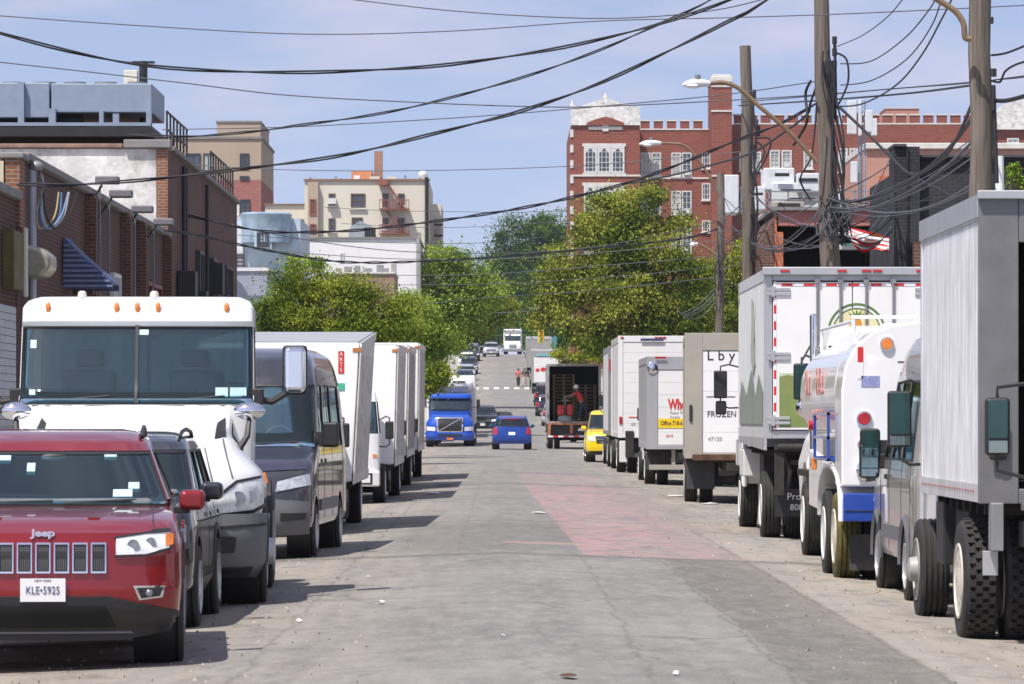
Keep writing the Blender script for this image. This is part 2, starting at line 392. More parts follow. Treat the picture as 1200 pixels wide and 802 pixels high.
def cargo(root, w, y0, y1, z0, z1, side_m=white2, frame_m=galv, rear='roll', rear_at=0, door_m=None, ribs=0, rib_m=None, roof_m=None, front_round=0, frame=.12, slats=7, interior=insidem, marker=True, frametop=None):
    """box body between y0 (rear) and y1 (front); rear_at is unused for closed ends"""
    t = .04
    mb = MB()
    for sx in (-1, 1): mb.box(min(sx * w, sx * (w - t)), max(sx * w, sx * (w - t)), y0, y1, z0, z1)
    mb.box(-w + t + .002, w - t - .002, y1 - t, y1, z0 + .002, z1 - .05)
    body = mb.build('cargo_box', side_m, root, bevel=.006)
    MB().box(-w + .004, w - .004, y0 + .003, y1 - .003, z1 + .002, z1 + .03).build('roof', roof_m or alu, root, bevel=.01)
    fl = MB().box(-w + t + .003, w - t - .003, y0 + .01, y1 - t - .003, z0 + .01, z0 + .08).build('floor', interior, root)
    if rear == 'open':
        li = MB()
        li.box(-w + t + .002, -w + t + .012, y0 + .02, y1 - t - .01, z0 + .09, z1 - .03); li.box(w - t - .012, w - t - .002, y0 + .02, y1 - t - .01, z0 + .09, z1 - .03)
        li.box(-w + t + .015, w - t - .015, y1 - t - .02, y1 - t - .008, z0 + .09, z1 - .03)
        for k in range(7):
            z = z0 + .3 + k * (z1 - z0 - .5) / 6
            li.box(-w + t + .014, -w + t + .03, y0 + .03, y1 - .1, z, z + .05); li.box(w - t - .03, w - t - .014, y0 + .03, y1 - .1, z, z + .05)
        li.build('inner_lining', interior, root)
    for sx in (-1, 1):
        ra = MB()
        a = sx * w; b = sx * (w + .018)
        ra.box(min(a, b), max(a, b), y0, y1, z0 - .02, z0 + .13); ra.box(min(a, b), max(a, b), y0, y1, z1 - .16, z1 + .015)
        ra.box(min(a, b), max(a, b), y1 - .09, y1, z0 + .132, z1 - .162)
        if ribs:
            n = int((y1 - y0 - .2) / ribs)
            for k in range(n):
                y = y0 + .1 + k * ribs; ra.box(min(a, sx * (w + .012)), max(a, sx * (w + .012)), y, y + ribs * .35, z0 + .134, z1 - .164)
        ra.build('side_rails', rib_m or frame_m, root, bevel=.004)
    ft = frametop or frame
    fr = MB()
    ye = y0 - .04
    for sx in (-1, 1): fr.box(min(sx * (w + .02), sx * (w - frame)), max(sx * (w + .02), sx * (w - frame)), ye, y0 - .001, z0 - .03, z1 + .03)
    fr.box(-w + frame, w - frame, ye + .002, y0 - .001, z1 - ft, z1 + .028); fr.box(-w + frame, w - frame, ye + .002, y0 - .001, z0 - .03, z0 + .09)
    fr.build('rear_frame', frame_m, root, bevel=.01)
    if marker:
        for px in (-w + .1, -.12, 0, .12, w - .1) : MB().box(px - .05, px + .05, ye - .02, ye - .001, z1 - .03 - .02, z1 + .0).build('marker_lamp', redl, root, bevel=.006)
    if rear == 'roll':
        d = MB(); H = (z1 - ft - .005) - (z0 + .095)
        for k in range(slats):
            a = z0 + .095 + H * k / slats; d.box(-w + frame + .003, w - frame - .003, y0 - .02, y0 + .02, a + .003, a + H / slats - .003)
            d.box(-w + frame + .003, w - frame - .003, y0 - .012, y0 + .015, a - .002, a + .0028)
        dd = d.build('rear_door', door_m or white, root, bevel=.004)
        MB().box(-.06, .06, y0 - .05, y0 - .021, z0 + .2, z0 + .32).build('door_latch', galv, dd, bevel=.005)
    return body
def underbody(root, w, y0, y1, z0, flap_y=None, flap_m=flapm, flaph=.55, bumper=True, bumper_m=galv, lampx=None, bz=.5, guard=True, bumper_w=None):
    c = MB()
    for sx in (-.43, .43): c.box(sx - .04, sx + .04, y0 + .05, y1, z0 - .28, z0 - .035)
    y = y0 + .2
    while y < y1: c.box(-w + .1, w - .1, y, y + .06, z0 - .12, z0 - .034); y += .5
    c.box(-.6, .6, y0 + .9, y0 + 1.1, .42, .58); c.cyl((-.8, y0 + 1.0, .5), (.8, y0 + 1.0, .5), .09); c.ball((0, y0 + 1.0, .5), .2)
    c.box(-w + .15, -.5, (y0 + y1) / 2 - .3, (y0 + y1) / 2 + .7, z0 - .6, z0 - .13); c.box(.5, w - .15, (y0 + y1) / 2, (y0 + y1) / 2 + .6, z0 - .55, z0 - .13)
    c.build('chassis', chas, root, bevel=.008)
    if bumper:
        bw = bumper_w or w - .05
        b = MB(); b.box(-bw, bw, y0 - .02, y0 + .08, bz, bz + .13)
        for sx in (-.5, .5): b.box(sx - .05, sx + .05, y0 + .0, y0 + .1, bz + .131, z0 - .04)
        b.build('rear_bumper', bumper_m, root, bevel=.01)
    if flap_y is not None:
        for sx in (-1, 1):
            MB().box(min(sx * (w - .02), sx * (w - .62)), max(sx * (w - .02), sx * (w - .62)), flap_y, flap_y + .015, z0 - .06 - flaph, z0 - .05).build('mudflap', flap_m, root, bevel=.003)
def tail(root, x, y, z, w=.1, h=.1, m=None, rnd=False):
    mb = MB()
    if rnd: mb.cyl((x, y, z), (x, y - .03, z), w / 2, seg=20)
    else: mb.box(x - w / 2, x + w / 2, y - .03, y, z - h / 2, z + h / 2)
    return mb.build('tail_light', m or redl, root, bevel=.006)

def seats(root, xs, y, z0, z1, head=True, m=None):
    for x in xs:
        mb = MB().box(x - .25, x + .25, y - .12, y + .02, z0, z1); mb.box(x - .25, x + .25, y, y + .48, z0 - .05, z0 + .12)
        s = mb.build('seat', m or seatm, root, bevel=.05, seg=3)
        if head: MB().box(x - .13, x + .13, y - .11, y - .01, z1 + .03, z1 + .2).build('headrest', m or seatm, s, bevel=.04, seg=3)
def steering(root, x, y, z, r=.19):
    pts = [(x + r * math.cos(a), y + r * .45 * math.sin(a) * -1, z + r * .85 * math.sin(a)) for a in [2 * PI * k / 20 for k in range(21)]]
    mb = MB().tube(pts, .014, 6); mb.box(x - r, x + r, y - .012, y + .012, z - .02, z + .02); mb.ball((x, y, z), .05)
    mb.build('steering_wheel', seatm, root)
def wiper(root, sh, xa, xb, za, zb):
    mb = MB(); P = lambda x, z: sh.P(sh.fu(x, z), z) + Vector((0, .025, 0))
    mb.tube([P(xa, za), P((xa + xb) / 2, (za + zb) / 2), P(xb, zb)], .009, 5); return mb.build('wiper', blackp, root)

def greenhouse(root, sh, zb, zt, paint, us=.1, side=((.12, .45), (.5, .85)), rear=True, g=None, sg=None, pm=None, hdr=.05, pe=.0, rearband=(2.12, 2.88), rear_g=None):
    """glass and pillars between zb and zt round the shell sh. side: fractions along the side"""
    g = g or glass; sg = sg or dglass; pm = pm or paint
    a = sh.band(MB(), us, 1 - us, zb, zt, -.012, .006, 20, 8).build('windscreen', g, root, sharp=60)
    mb = MB(); sh.band(mb, us - .025, us + .004, zb, zt, -.006, .012, 2, 8); sh.band(mb, 1 - us - .004, 1 - us + .025, zb, zt, -.006, .012, 2, 8)
    sh.band(mb, us, 1 - us, zb, zb + .02, -.005, .012, 20, 1); sh.band(mb, us, 1 - us, zt - .02, zt, -.005, .012, 20, 1)
    mb.build('windscreen_seal', blackp, a, sharp=60)
    # pillars run round the corners
    for sgn in (1, -1):
        rev = (lambda u: u) if sgn > 0 else (lambda u: (1 - u) % 4 if u <= 1 else 5 - u)
        def bnd(mb, u0, u1, e, t, nu=6, nv=8, za=zb, zc=zt):
            A, B = rev(u0), rev(u1)
            if A > B: A, B = B, A
            if sgn < 0 and u0 < 1 < u1:       # wraps through 0/4
                sh.band(mb, rev(1.0) + 0, rev(u0), za, zc, e, t, nu, nv); sh.band(mb, rev(u1), 4.0, za, zc, e, t, nu, nv); return
            sh.band(mb, A, B, za, zc, e, t, nu, nv)
        edges = [1 - us + .024] + [1 + v for s_ in side for v in s_] + [rearband[0] - .0 if rear else 3.0]
        for i in range(0, len(edges), 2):
            if edges[i + 1] - edges[i] > .005:
                mb = MB()
                e0, e1 = edges[i], edges[i + 1]
                if e0 < 2 < e1 and e1 > 2: bnd(mb, e0, 1.999, 0, .05); bnd(mb, 2.0, e1, 0, .05)
                elif e0 < 1 < e1 and sgn > 0: bnd(mb, e0, .9999, 0, .05); bnd(mb, 1.0, e1, 0, .05)
                else: bnd(mb, e0, e1, 0, .05)
                mb.build('pillar', pm, root, sharp=60)
        for (f0, f1) in side:
            w_ = MB(); bnd(w_, 1 + f0, 1 + f1, -.012, .006)
            w_ = w_.build('side_window', sg, root, sharp=60)
            k = MB(); bnd(k, 1 + f0 - .004, 1 + f0 + .012, .002, .02, 1, 6); bnd(k, 1 + f1 - .012, 1 + f1 + .004, .002, .02, 1, 6)
            bnd(k, 1 + f0, 1 + f1, .003, .02, 6, 1, zb, zb + .025); bnd(k, 1 + f0, 1 + f1, .003, .02, 6, 1, zt - .022, zt); k.build('window_seal', blackp, w_, sharp=60)
    if rear: sh.band(MB(), rearband[0], rearband[1], zb, zt, -.012, .006, 14, 6).build('rear_window', rear_g or sg, root, sharp=60)

def shell_body(root, sh, z0, z1, m, wheels, arch=.36, name='body', nz=26, W=1.0, zs=None, wz=None, deep=.34):
    o = sh.solid(z0, z1, nz, zs=zs).build(name, m, root)
    cuts = []
    for y in wheels:
        for sg in (-1, 1):
            a, b = sorted((sg * (W + .2), sg * (W - deep))); cuts.append(MB().cyl((a, y, (wz or arch - .03)), (b, y, (wz or arch - .03)), arch, seg=36))
    if cuts: boolcut(o, cuts)
    if wheels:
        for y in wheels:
            for sg in (-1, 1):
                li = MB(); a, b = sorted((sg * (W - .05), sg * (W - deep + .004))); li.lathe([(arch - .012, a), (arch - .004, a), (arch - .004, b), (.02, b), (.02, b - .001 * sg)], (0, y, (wz or arch - .03)), 'x', 36); li.build('wheel_arch_liner', blackp, root)
    return o

def car(root, L=4.6, w=.92, zr=1.68, zh=1.02, zc=1.12, yc=-1.25, yh=-2.0, paint=None, wr=.36, front=True, arch=.41, wf=-.9, wb=None, rearslope=.3, rails=False, clad=False, rimm=None, details='front', plate=None, lamp_z=(.72, .86), grille=(.5, .66, .84), nose=.10, cop=.06, tumble=.80, mirrors=True, side=None, intr=True, lensm=None, glassm=None, rear_glass=None):
    """local: the nose at y=0 for front view, or the tail at y=0 for rear view (front=False -> everything shifted by +L)"""
    sh0 = 0 if front else L
    wb = wb if wb is not None else -L + .95
    zs = wr * .75
    F = [(zs, -.12), (zs + .12, -.02), (.55, 0), (lamp_z[0], -.01), (lamp_z[1], -.05), (zh - .06, -nose), (zh, -nose - .12), (zh + (zc - zh) * .5, -nose - .55), (zc, yc)]
    F += [(zc + .001, yc - .03), (zr - .16, yh + .02), (zr - .09, yh - .12), (zr - .03, yh - .4), (zr, yh - .9)]
    R = [(zs, -L + .12), (zs + .15, -L + .01), (.6, -L), (zc - .12, -L + .03), (zc, -L + cop), (zc + .001, -L + cop + .02), (zr - .16, -L + rearslope), (zr - .09, -L + rearslope + .06), (zr, -L + rearslope + .5)]
    Wt = [(zs, w * .9), (zs + .12, w * .985), (.6, w), (zc - .25, w * .995), (zc - .05, w * .95), (zc, w * .92), (zr - .16, w * tumble), (zr - .08, w * tumble * .95), (zr - .02, w * tumble * .84), (zr, w * tumble * .68)]
    sh = Shell([(z, y + sh0) for z, y in F], [(z, y + sh0) for z, y in R], Wt, bf=.32, br=.22, n=2.7, nr=3.2)
    ws = [wf + sh0, wb + sh0]
    shell_body(root, sh, zs, zc, paint, ws, arch, W=w)
    sh.solid(zr - .16, zr, 10).build('roof', paint, root)
    greenhouse(root, sh, zc, zr - .16, paint, us=.09, side=side or ((.06, .36), (.40, .68), (.72, .93)), g=glassm, rear_g=rear_glass)
    MB().box(-w * .8, w * .8, -L + .3 + sh0, yc - .25 + sh0, zc - .3, zc + .003).build('interior_trim', seatm, root)
    if intr:
        d = MB(); d.box(-w * .78, w * .78, yc - .45 + sh0, yc - .12 + sh0, zc - .1, zc + .05); d.build('dashboard', seatm, root, bevel=.04)
        seats(root, (-.38, .38), yc - 1.15 + sh0, zc - .3, zc + .2); steering(root, -.38, yc - .5 + sh0, zc + .04, .18)
    for y in ws:
        for sx in (-1, 1): wheel(root, sx * (w - .1), y, wr, .22, rimm or silver, sx, seg=32)
    for y in ws:      # arch lips
        for sx in (-1, 1):
            mb = MB()
            P = lambda u, v, y=y, sx=sx: Vector((sx * (interp(Wt, max(zs, wr + (arch + .05 * v) * math.sin(PI * u))) + .003), y + (arch + .05 * v) * math.cos(PI * u), arch - .03 + (arch + .055 * v) * math.sin(PI * u)))
            mb.ctr = (0, y, .4); mb.sheet(P, 18, 1, .006, .02); mb.build('arch_trim', blackp if clad else paint, root)
    for sg in (1, -1):
        s1 = MB(); sh.fpatch(s1, [(ws[0] - arch - .06, zs), (ws[1] + arch + .06, zs)], [(ws[0] - arch - .06, zs + .14), (ws[1] + arch + .06, zs + .14)], .012, .03, 10, 3, 's', sg); s1.build('sill_trim', blackp, root)
    for sg in (1, -1):
        for yd in (yc - 1.25 + sh0, yc - 2.15 + sh0):
            mb = MB(); sh.fpatch(mb, [(yd + .02, zc - .2), (yd + .2, zc - .2)], [(yd + .02, zc - .16), (yd + .2, zc - .16)], .035, .02, 3, 1, 's', sg); mb.build('door_handle', paint, root, bevel=.004)
        mb = MB()
        for yd in (yc + .05 + sh0, yc - 1.0 + sh0, yc - 1.95 + sh0): sh.fpatch(mb, [(yd, zs + .16), (yd + .012, zs + .16)], [(yd, zc - .01), (yd + .012, zc - .01)], .002, .006, 1, 8, 's', sg)
        mb.build('door_seam', blackp, root)
    if mirrors:
        for sx in (-1, 1):
            m_ = MB().box(sx * w + (-.02 if sx > 0 else -.17), sx * w + (.17 if sx > 0 else .02), yc - .33 + sh0, yc - .18 + sh0, zc - .04, zc + .11).build('mirror', paint, root, bevel=.045, seg=3)
            MB().box(sx * (w + .075) - .075, sx * (w + .075) + .075, yc - .335 + sh0, yc - .331 + sh0, zc - .01, zc + .09).build('mirror_glass', mirr2, m_)
            MB().box(min(sx * (w - .06), sx * (w + .06)), max(sx * (w - .06), sx * (w + .06)), yc - .29 + sh0, yc - .22 + sh0, zc - .06, zc - .01).build('mirror_foot', blackp, m_, bevel=.01)
    if rails:
        for sx in (-1, 1):
            y0 = yh - .35 + sh0; y1 = -L + rearslope + .35 + sh0; x = sx * w * tumble * .9
            mb = MB().tube([(x, y0, zr - .06), (x, y0 - .15, zr - .01), (x, (y0 + y1) / 2, zr + .015), (x, y1 + .15, zr - .01), (x, y1, zr - .06)], .018); mb.build('roof_rail', blackp, root)
    for sg in (1, -1):
        mb = MB(); P = lambda u, v, sg=sg: sh.P(sh.fu(sg * w * (.80 - .02 * u), zh - .06 + (zc - .005 - zh + .06) * u), zh - .06 + (zc - .005 - zh + .06) * u) + Vector((sg * .008 * v, 0, 0)); mb.ctr = (0, sh0 - 1.5, .6); mb.sheet(P, 12, 1, .003, .006); mb.build('hood_seam', blackp, root)
    if 'front' in details:
        g0, gz0, gz1 = grille
        gr = sh.fpatch(MB(), [(-g0, gz0), (0, gz0), (g0, gz0)], [(-g0 * 1.1, gz1), (0, gz1), (g0 * 1.1, gz1)], .006, .02).build('grille', blackp, root)
        b = MB()
        for k in range(3): z = gz0 + (gz1 - gz0) * (k + .5) / 3; sh.fpatch(b, [(-g0, z), (g0, z)], [(-g0, z + .015), (g0, z + .015)], .016, .012, 14, 1)
        b.build('grille_bar', chrome, gr)
        for sx in (-1, 1):
            a = (g0 + .06) * sx; c = w * .93 * sx
            sh.fpatch(MB(), [(a, lamp_z[0]), (c, lamp_z[0] + .03)], [(a, lamp_z[1] - .02), (c, lamp_z[1] + .03)], .012, .03).build('headlight', lensm or lens, root)
        sh.fpatch(MB(), [(-w * .9, zs + .01), (0, zs), (w * .9, zs + .01)], [(-w * .92, zs + .13), (0, zs + .15), (w * .92, zs + .13)], .014, .03).build('lower_bumper', blackp, root)
        p = sh.fpatch(MB(), [(-.155, .46), (.155, .46)], [(-.155, .61), (.155, .61)], .02, .015, 2, 1).build('licence_plate', plate or whitet, root)
        wiper(root, sh, -.1, -.55, zc + .03, zc + .06); wiper(root, sh, .55, .1, zc + .03, zc + .05)
    if 'rear' in details:
        for sx in (-1, 1): sh.fpatch(MB(), [(sx * w * .72, zc - .35), (sx * w * .95, zc - .35)], [(sx * w * .76, zc - .03), (sx * w * .93, zc - .03)], .014, .03, where='r').build('tail_light', redl, root)
        sh.fpatch(MB(), [(-w * .92, zs + .08), (0, zs + .08), (w * .92, zs + .08)], [(-w * .92, zs + .28), (0, zs + .28), (w * .92, zs + .28)], .03, .04, where='r').build('rear_bumper', paint if not clad else gplas, root)
        sh.fpatch(MB(), [(-.155, .68), (.155, .68)], [(-.155, .82), (.155, .82)], .014, .015, 2, 1, where='r').build('licence_plate', plate or whitet, root)
        sh.fpatch(MB(), [(-w * .5, zr - .165), (w * .5, zr - .165)], [(-w * .5, zr - .145), (w * .5, zr - .145)], .02, .02, where='r').build('brake_light', redl, root)
    return sh
# ================================================================ vehicles, left kerb (facing the camera)
jred = mat('dark_red_metallic_paint', (.25, .008, .012), .22, metal=.35, coat=.9, var=.05, dirt=.10, dcol=(.25, .1, .08))
blackcar = mat('black_car_paint', (.018, .019, .024), .22, metal=.2, coat=1, var=.1)
navy = mat('dark_navy_van_paint', (.045, .045, .075), .25, metal=.3, coat=.9, var=.08, dirt=.15, dcol=(.12, .11, .10))
GP = 'vehicles parked along the left kerb'
# ---- red SUV
r = vehicle('parked_car', 'dark red SUV with seven-slot chrome grille, nearest vehicle in the left parked row', 'car', -3.17, 28.3, False, 4.75); r.rotation_euler.z = PI + math.radians(4.2)
sh = car(r, L=4.6, w=.95, zr=1.68, zh=1.05, zc=1.13, yc=-1.30, yh=-2.15, paint=jred, wr=.38, arch=.44, wf=-.93, nose=.12, lamp_z=(.84, .97), rails=True, details='', tumble=.76, rearslope=.35)
g = MB()
for k in range(7):
    x = (k - 3) * .127; sh.fpatch(g, [(x - .046, .70), (x + .046, .70)], [(x - .046, .885), (x + .046, .885)], .008, .02, 3, 3)
g = g.build('grille', blackp, r)
c = MB()
for k in range(7):
    x = (k - 3) * .127
    for a, b, z0, z1 in ((x - .052, x - .043, .695, .892), (x + .043, x + .052, .695, .892), (x - .052, x + .052, .69, .702), (x - .052, x + .052, .883, .896)):
        sh.fpatch(c, [(a, z0), (b, z0)], [(a, z1), (b, z1)], .02, .02, 2, 2)
c.build('grille_surround', chrome, g, sharp=60)
c = MB()
for k in range(7):
    for j in range(-2, 3):
        x = (k - 3) * .127 + j * .014; sh.fpatch(c, [(x - .002, .71), (x + .002, .71)], [(x - .002, .88), (x + .002, .88)], .013, .01, 1, 1)
c.build('grille_mesh', gplas, g)
for sx in (-1, 1):
    h = sh.fpatch(MB(), [(sx * .50, .815), (sx * .70, .82), (sx * .86, .86)], [(sx * .50, .925), (sx * .70, .955), (sx * .87, .965)], .016, .05, 14, 4).build('headlight', lens, r, sharp=60)
    b = sh.fpatch(MB(), [(sx * .49, .80), (sx * .70, .805), (sx * .87, .845)], [(sx * .49, .815), (sx * .70, .82), (sx * .87, .86)], .022, .03, 12, 1); sh.fpatch(b, [(sx * .49, .925), (sx * .70, .955), (sx * .87, .965)], [(sx * .49, .938), (sx * .70, .968), (sx * .87, .978)], .022, .03, 12, 1)
    b.build('headlight_trim', blackp, h)
    MB().cyl(sh.P(sh.fu(sx * .62, .88), .88) + Vector((0, .024, 0)), sh.P(sh.fu(sx * .62, .88), .88) + Vector((0, -.02, 0)), .043, seg=20).build('projector_lamp', lensd, h)
    MB().cyl(sh.P(sh.fu(sx * .74, .9), .9) + Vector((0, .024, 0)), sh.P(sh.fu(sx * .74, .9), .9) + Vector((0, -.02, 0)), .036, seg=20).build('projector_lamp', lensd, h)
    sh.fpatch(MB(), [(sx * .835, .87), (sx * .885, .88)], [(sx * .835, .955), (sx * .885, .955)], .019, .02, 3, 2).build('turn_signal', amber, h)
    f = sh.fpatch(MB(), [(sx * .66, .50), (sx * .82, .52)], [(sx * .62, .60), (sx * .84, .60)], .006, .03, 8, 3).build('fog_lamp', chrome, r, sharp=60)
    sh.fpatch(MB(), [(sx * .675, .515), (sx * .80, .53)], [(sx * .645, .585), (sx * .82, .588)], .014, .02, 8, 3).build('fog_lens', blackp, f)
    MB().ball(sh.P(sh.fu(sx * .73, .55), .55) + Vector((0, .012, 0)), .03).build('fog_bulb', lensd, f)
    sh.fpatch(MB(), [(sx * .30, 1.06), (sx * .38, 1.06)], [(sx * .42, 1.118), (sx * .5, 1.118)], .008, .02, 3, 6).build('hood_ridge', jred, r, sharp=70)
lb = sh.fpatch(MB(), [(-.90, .28), (-.5, .22), (.5, .22), (.90, .28)], [(-.93, .42), (-.45, .53), (.45, .53), (.93, .42)], .022, .05, 24, 6).build('lower_bumper', blackp, r, sharp=60)
sh.fpatch(MB(), [(-.5, .33), (.5, .33)], [(-.42, .47), (.42, .47)], .030, .02, 14, 3).build('lower_grille', mat('black_void', (.006, .006, .006), .8, var=.3), lb)
sh.fpatch(MB(), [(-.62, .27), (.62, .27)], [(-.6, .30), (.6, .30)], .036, .02, 14, 1).build('skid_strip', galv, lb)
pl = sh.fpatch(MB(), [(-.155, .50), (.155, .50)], [(-.155, .655), (.155, .655)], .034, .015, 2, 1).build('licence_plate', whitet, r)
fy = max(v.co.y for v in pl.data.vertices) + .0012
text('KLE•5925', .076, mat('plate_navy', (.06, .08, .18), .5), pl, (0, fy, .572), rot=(PI / 2, 0, PI), sx=.78, ext=.0008)
text('NEW YORK', .022, MC['plate_navy'], pl, (0, fy, .640), rot=(PI / 2, 0, PI), ext=.0008)
text('Jeep', .075, chrome, r, (0, sh.P(.5, .965).y + .012, .965), rot=(PI / 2 - .45, 0, PI), name='hood_lettering', sx=1.25, bold=.003)
wiper(r, sh, -.1, -.62, 1.15, 1.17); wiper(r, sh, .55, -.02, 1.15, 1.165)
for px, z, w_, h_ in ((-.52, 1.20, .14, .05), (-.60, 1.255, .08, .045), (.38, 1.46, .13, .035), (-.42, 1.485, .09, .025), (.16, 1.38, .06, .06)):
    mb = MB(); sh.fpatch(mb, [(px - w_ / 2, z), (px + w_ / 2, z)], [(px - w_ / 2, z + h_), (px + w_ / 2, z + h_)], -.008, .006, 2, 1); mb.build('windscreen_sticker', mat('pale_sticker', (.45, .62, .62), .5, var=.15), r)
MB().ball((0, -2.1, 1.47), .11, .03, .035).build('rear_view_mirror', blackp, r)
# ---- black SUV
r = vehicle('parked_car', 'black SUV half hidden behind the dark red SUV', 'car', -3.44, 33.5, False, 4.2)
car(r, L=4.0, w=.90, zr=1.66, zh=1.05, zc=1.12, yc=-1.1, yh=-1.7, paint=blackcar, wr=.36, arch=.41, wf=-.8, rails=True, clad=True, tumble=.80, rearslope=.25, lensm=lensd)

# ---- white day-cab tractor
def seam(sh, root, pts, m=blackp, sg=1):
    mb = MB()
    for (y0, z0, y1, z1) in pts:
        sh.fpatch(mb, [(y0, z0), (y1, z0)], [(y0, z1), (y1, z1)], .003, .008, 2, 8, 's', sg)
    mb.build('door_seam', m, root)
def day_cab():
    r = vehicle('semi_truck', 'white day-cab semi tractor with split windscreen parked behind the black SUV', 'truck', -3.43, 37.4, False, 6.6); r.rotation_euler.z = PI + math.radians(2.4)
    H = Shell([(.86, -.05), (1.0, 0), (1.15, -.02), (1.35, -.08), (1.55, -.22), (1.66, -.5), (1.78, -1.1), (1.90, -1.85)], [(.8, -2.0), (2, -2.0)],
              [(.86, 1.24), (1.15, 1.25), (1.25, 1.22), (1.4, 1.08), (1.6, .93), (1.9, .92)], bf=.75, br=.05, n=2.5)
    shell_body(r, H, .88, 1.90, white, [-1.15], .62, name='hood', W=1.25, wz=.52, nz=30, deep=.4)
    B = Shell([(.28, -.16), (.4, -.02), (.7, .03), (.9, .0)], [(.2, -.5), (1, -.5)], [(.28, 1.16), (.45, 1.29), (.9, 1.30)], bf=.62, br=.03, n=2.6)
    b = B.solid(.30, .89, 12).build('front_bumper', gplas, r)
    for sx in (-1, 1):
        B.fpatch(MB(), [(sx * .62, .52), (sx * .98, .54)], [(sx * .62, .70), (sx * 1.0, .68)], .01, .03, 8, 3).build('fog_lamp_pocket', blackp, b)
        B.fpatch(MB(), [(sx * .70, .56), (sx * .84, .56)], [(sx * .70, .66), (sx * .84, .66)], .016, .02, 5, 2).build('fog_lamp', lens, b)
    B.fpatch(MB(), [(-.5, .42), (.5, .42)], [(-.55, .72), (.55, .72)], .008, .02, 12, 3).build('bumper_grille', blackp, b)
    # grille
    g = MB(); H.fpatch(g, [(-.62, .93), (.62, .93)], [(-.5, 1.54), (.5, 1.54)], .012, .03, 16, 8); g = g.build('grille', blackp, r)
    gb = MB()
    for k in range(9): z = .97 + k * .065; H.fpatch(gb, [(-.58, z), (.58, z)], [(-.58, z + .02), (.58, z + .02)], .03, .02, 14, 1)
    gb.build('grille_bar', galv, g)
    gd_ = MB(); H.fpatch(gd_, [(-.78, .91), (.78, .91)], [(-.66, 1.50), (.66, 1.50)], .008, .02, 18, 8); H.fpatch(gd_, [(-.66, 1.50), (.66, 1.50)], [(-.53, 1.61), (.53, 1.61)], .008, .02, 18, 3); gd_.build('grille_dark_outline', blackp, g)  # dark outline added to give the chrome its dark reflected edges
    gs = MB(); H.fpatch(gs, [(-.74, .92), (-.63, .92)], [(-.62, 1.50), (-.51, 1.50)], .035, .05, 3, 8); H.fpatch(gs, [(.63, .92), (.74, .92)], [(.51, 1.50), (.62, 1.50)], .035, .05, 3, 8); H.fpatch(gs, [(-.63, 1.50), (.63, 1.50)], [(-.5, 1.585), (.5, 1.585)], .035, .05, 16, 3)
    gs.build('grille_surround', chrome, g, sharp=60)
    for sx in (-1, 1):
        h = H.fpatch(MB(), [(sx * .84, .90), (sx * 1.14, .93), (sx * 1.235, .98)], [(sx * .84, 1.04), (sx * 1.0, 1.17), (sx * 1.2, 1.21)], .014, .05, 16, 7).build('headlight', lens, r, sharp=60)
        for q, z, rd in ((1.02, 1.03, .07), (1.13, 1.05, .055)):
            p = H.P(H.fu(sx * q, z), z); MB().cyl(p + Vector((0, .035, 0)), p - Vector((0, .04, 0)), rd, seg=22).build('lamp_reflector', lensd, h)
        tr = MB(); H.fpatch(tr, [(sx * .80, .87), (sx * 1.14, .90), (sx * 1.24, .95)], [(sx * .84, .90), (sx * 1.14, .93), (sx * 1.24, .98)], .02, .04, 10, 1); H.fpatch(tr, [(sx * .83, 1.04), (sx * 1.0, 1.17), (sx * 1.21, 1.21)], [(sx * .82, 1.06), (sx * .99, 1.195), (sx * 1.205, 1.235)], .02, .04, 10, 1); tr.build('headlight_trim', blackp, h, sharp=60)
        H.fpatch(MB(), [(-1.72, 1.15), (-1.80, 1.15)], [(-1.72, 1.25), (-1.80, 1.25)], .02, .03, 2, 2, 's', sx).build('side_marker', amber, r)
        # hood vent
        H.fpatch(MB(), [(-1.45, 1.46), (-1.62, 1.46)], [(-1.5, 1.68), (-1.66, 1.72)], .01, .02, 3, 3, 's', sx).build('hood_vent', blackp, r)
        H.fpatch(MB(), [(sx * .79, 1.58), (sx * .885, 1.60)], [(sx * .80, 1.72), (sx * .865, 1.77)], .010, .02, 4, 5).build('air_intake', blackp, r)
        mb = MB()
        for (xa, za, xb, zb) in ((.80, 1.10, .70, 1.50), (.96, 1.22, .90, 1.42), (.90, 1.42, .86, 1.58)):
            H.fpatch(mb, [(sx * xa, za), (sx * (xa + .012), za)], [(sx * xb, zb), (sx * (xb + .012), zb)], .003, .006, 1, 8)
        mb.build('fender_seam_shade', gplas, r)  # fender's seam and shadow line drawn as thin grey strips
        B.fpatch(MB(), [(sx * .56, .74), (sx * 1.27, .78)], [(sx * .56, .765), (sx * 1.27, .805)], .006, .01, 14, 1).build('bumper_crease_shade', blackp, b)  # shade of a crease drawn as a thin black strip on the bumper
        B.fpatch(MB(), [(sx * .5, .31), (sx * 1.1, .31)], [(sx * .5, .40), (sx * 1.15, .40)], .01, .02, 12, 2).build('bumper_lip', blackp, b)
        # hood mirror on a black stalk
        p = H.P(H.fu(sx * .95, 1.40), 1.40)
        q = Vector((sx * 1.10, -1.25, 1.84))
        st = MB().tube([p + Vector((0, -.55, .0)), Vector((sx * 1.08, -1.15, 1.6)), q - Vector((0, 0, .06))], [.045, .03, .022]).build('hood_mirror_stalk', blackp, r)
        MB().ball(q, .15, .08, .085, 18, 10).build('hood_mirror', chrome, st)
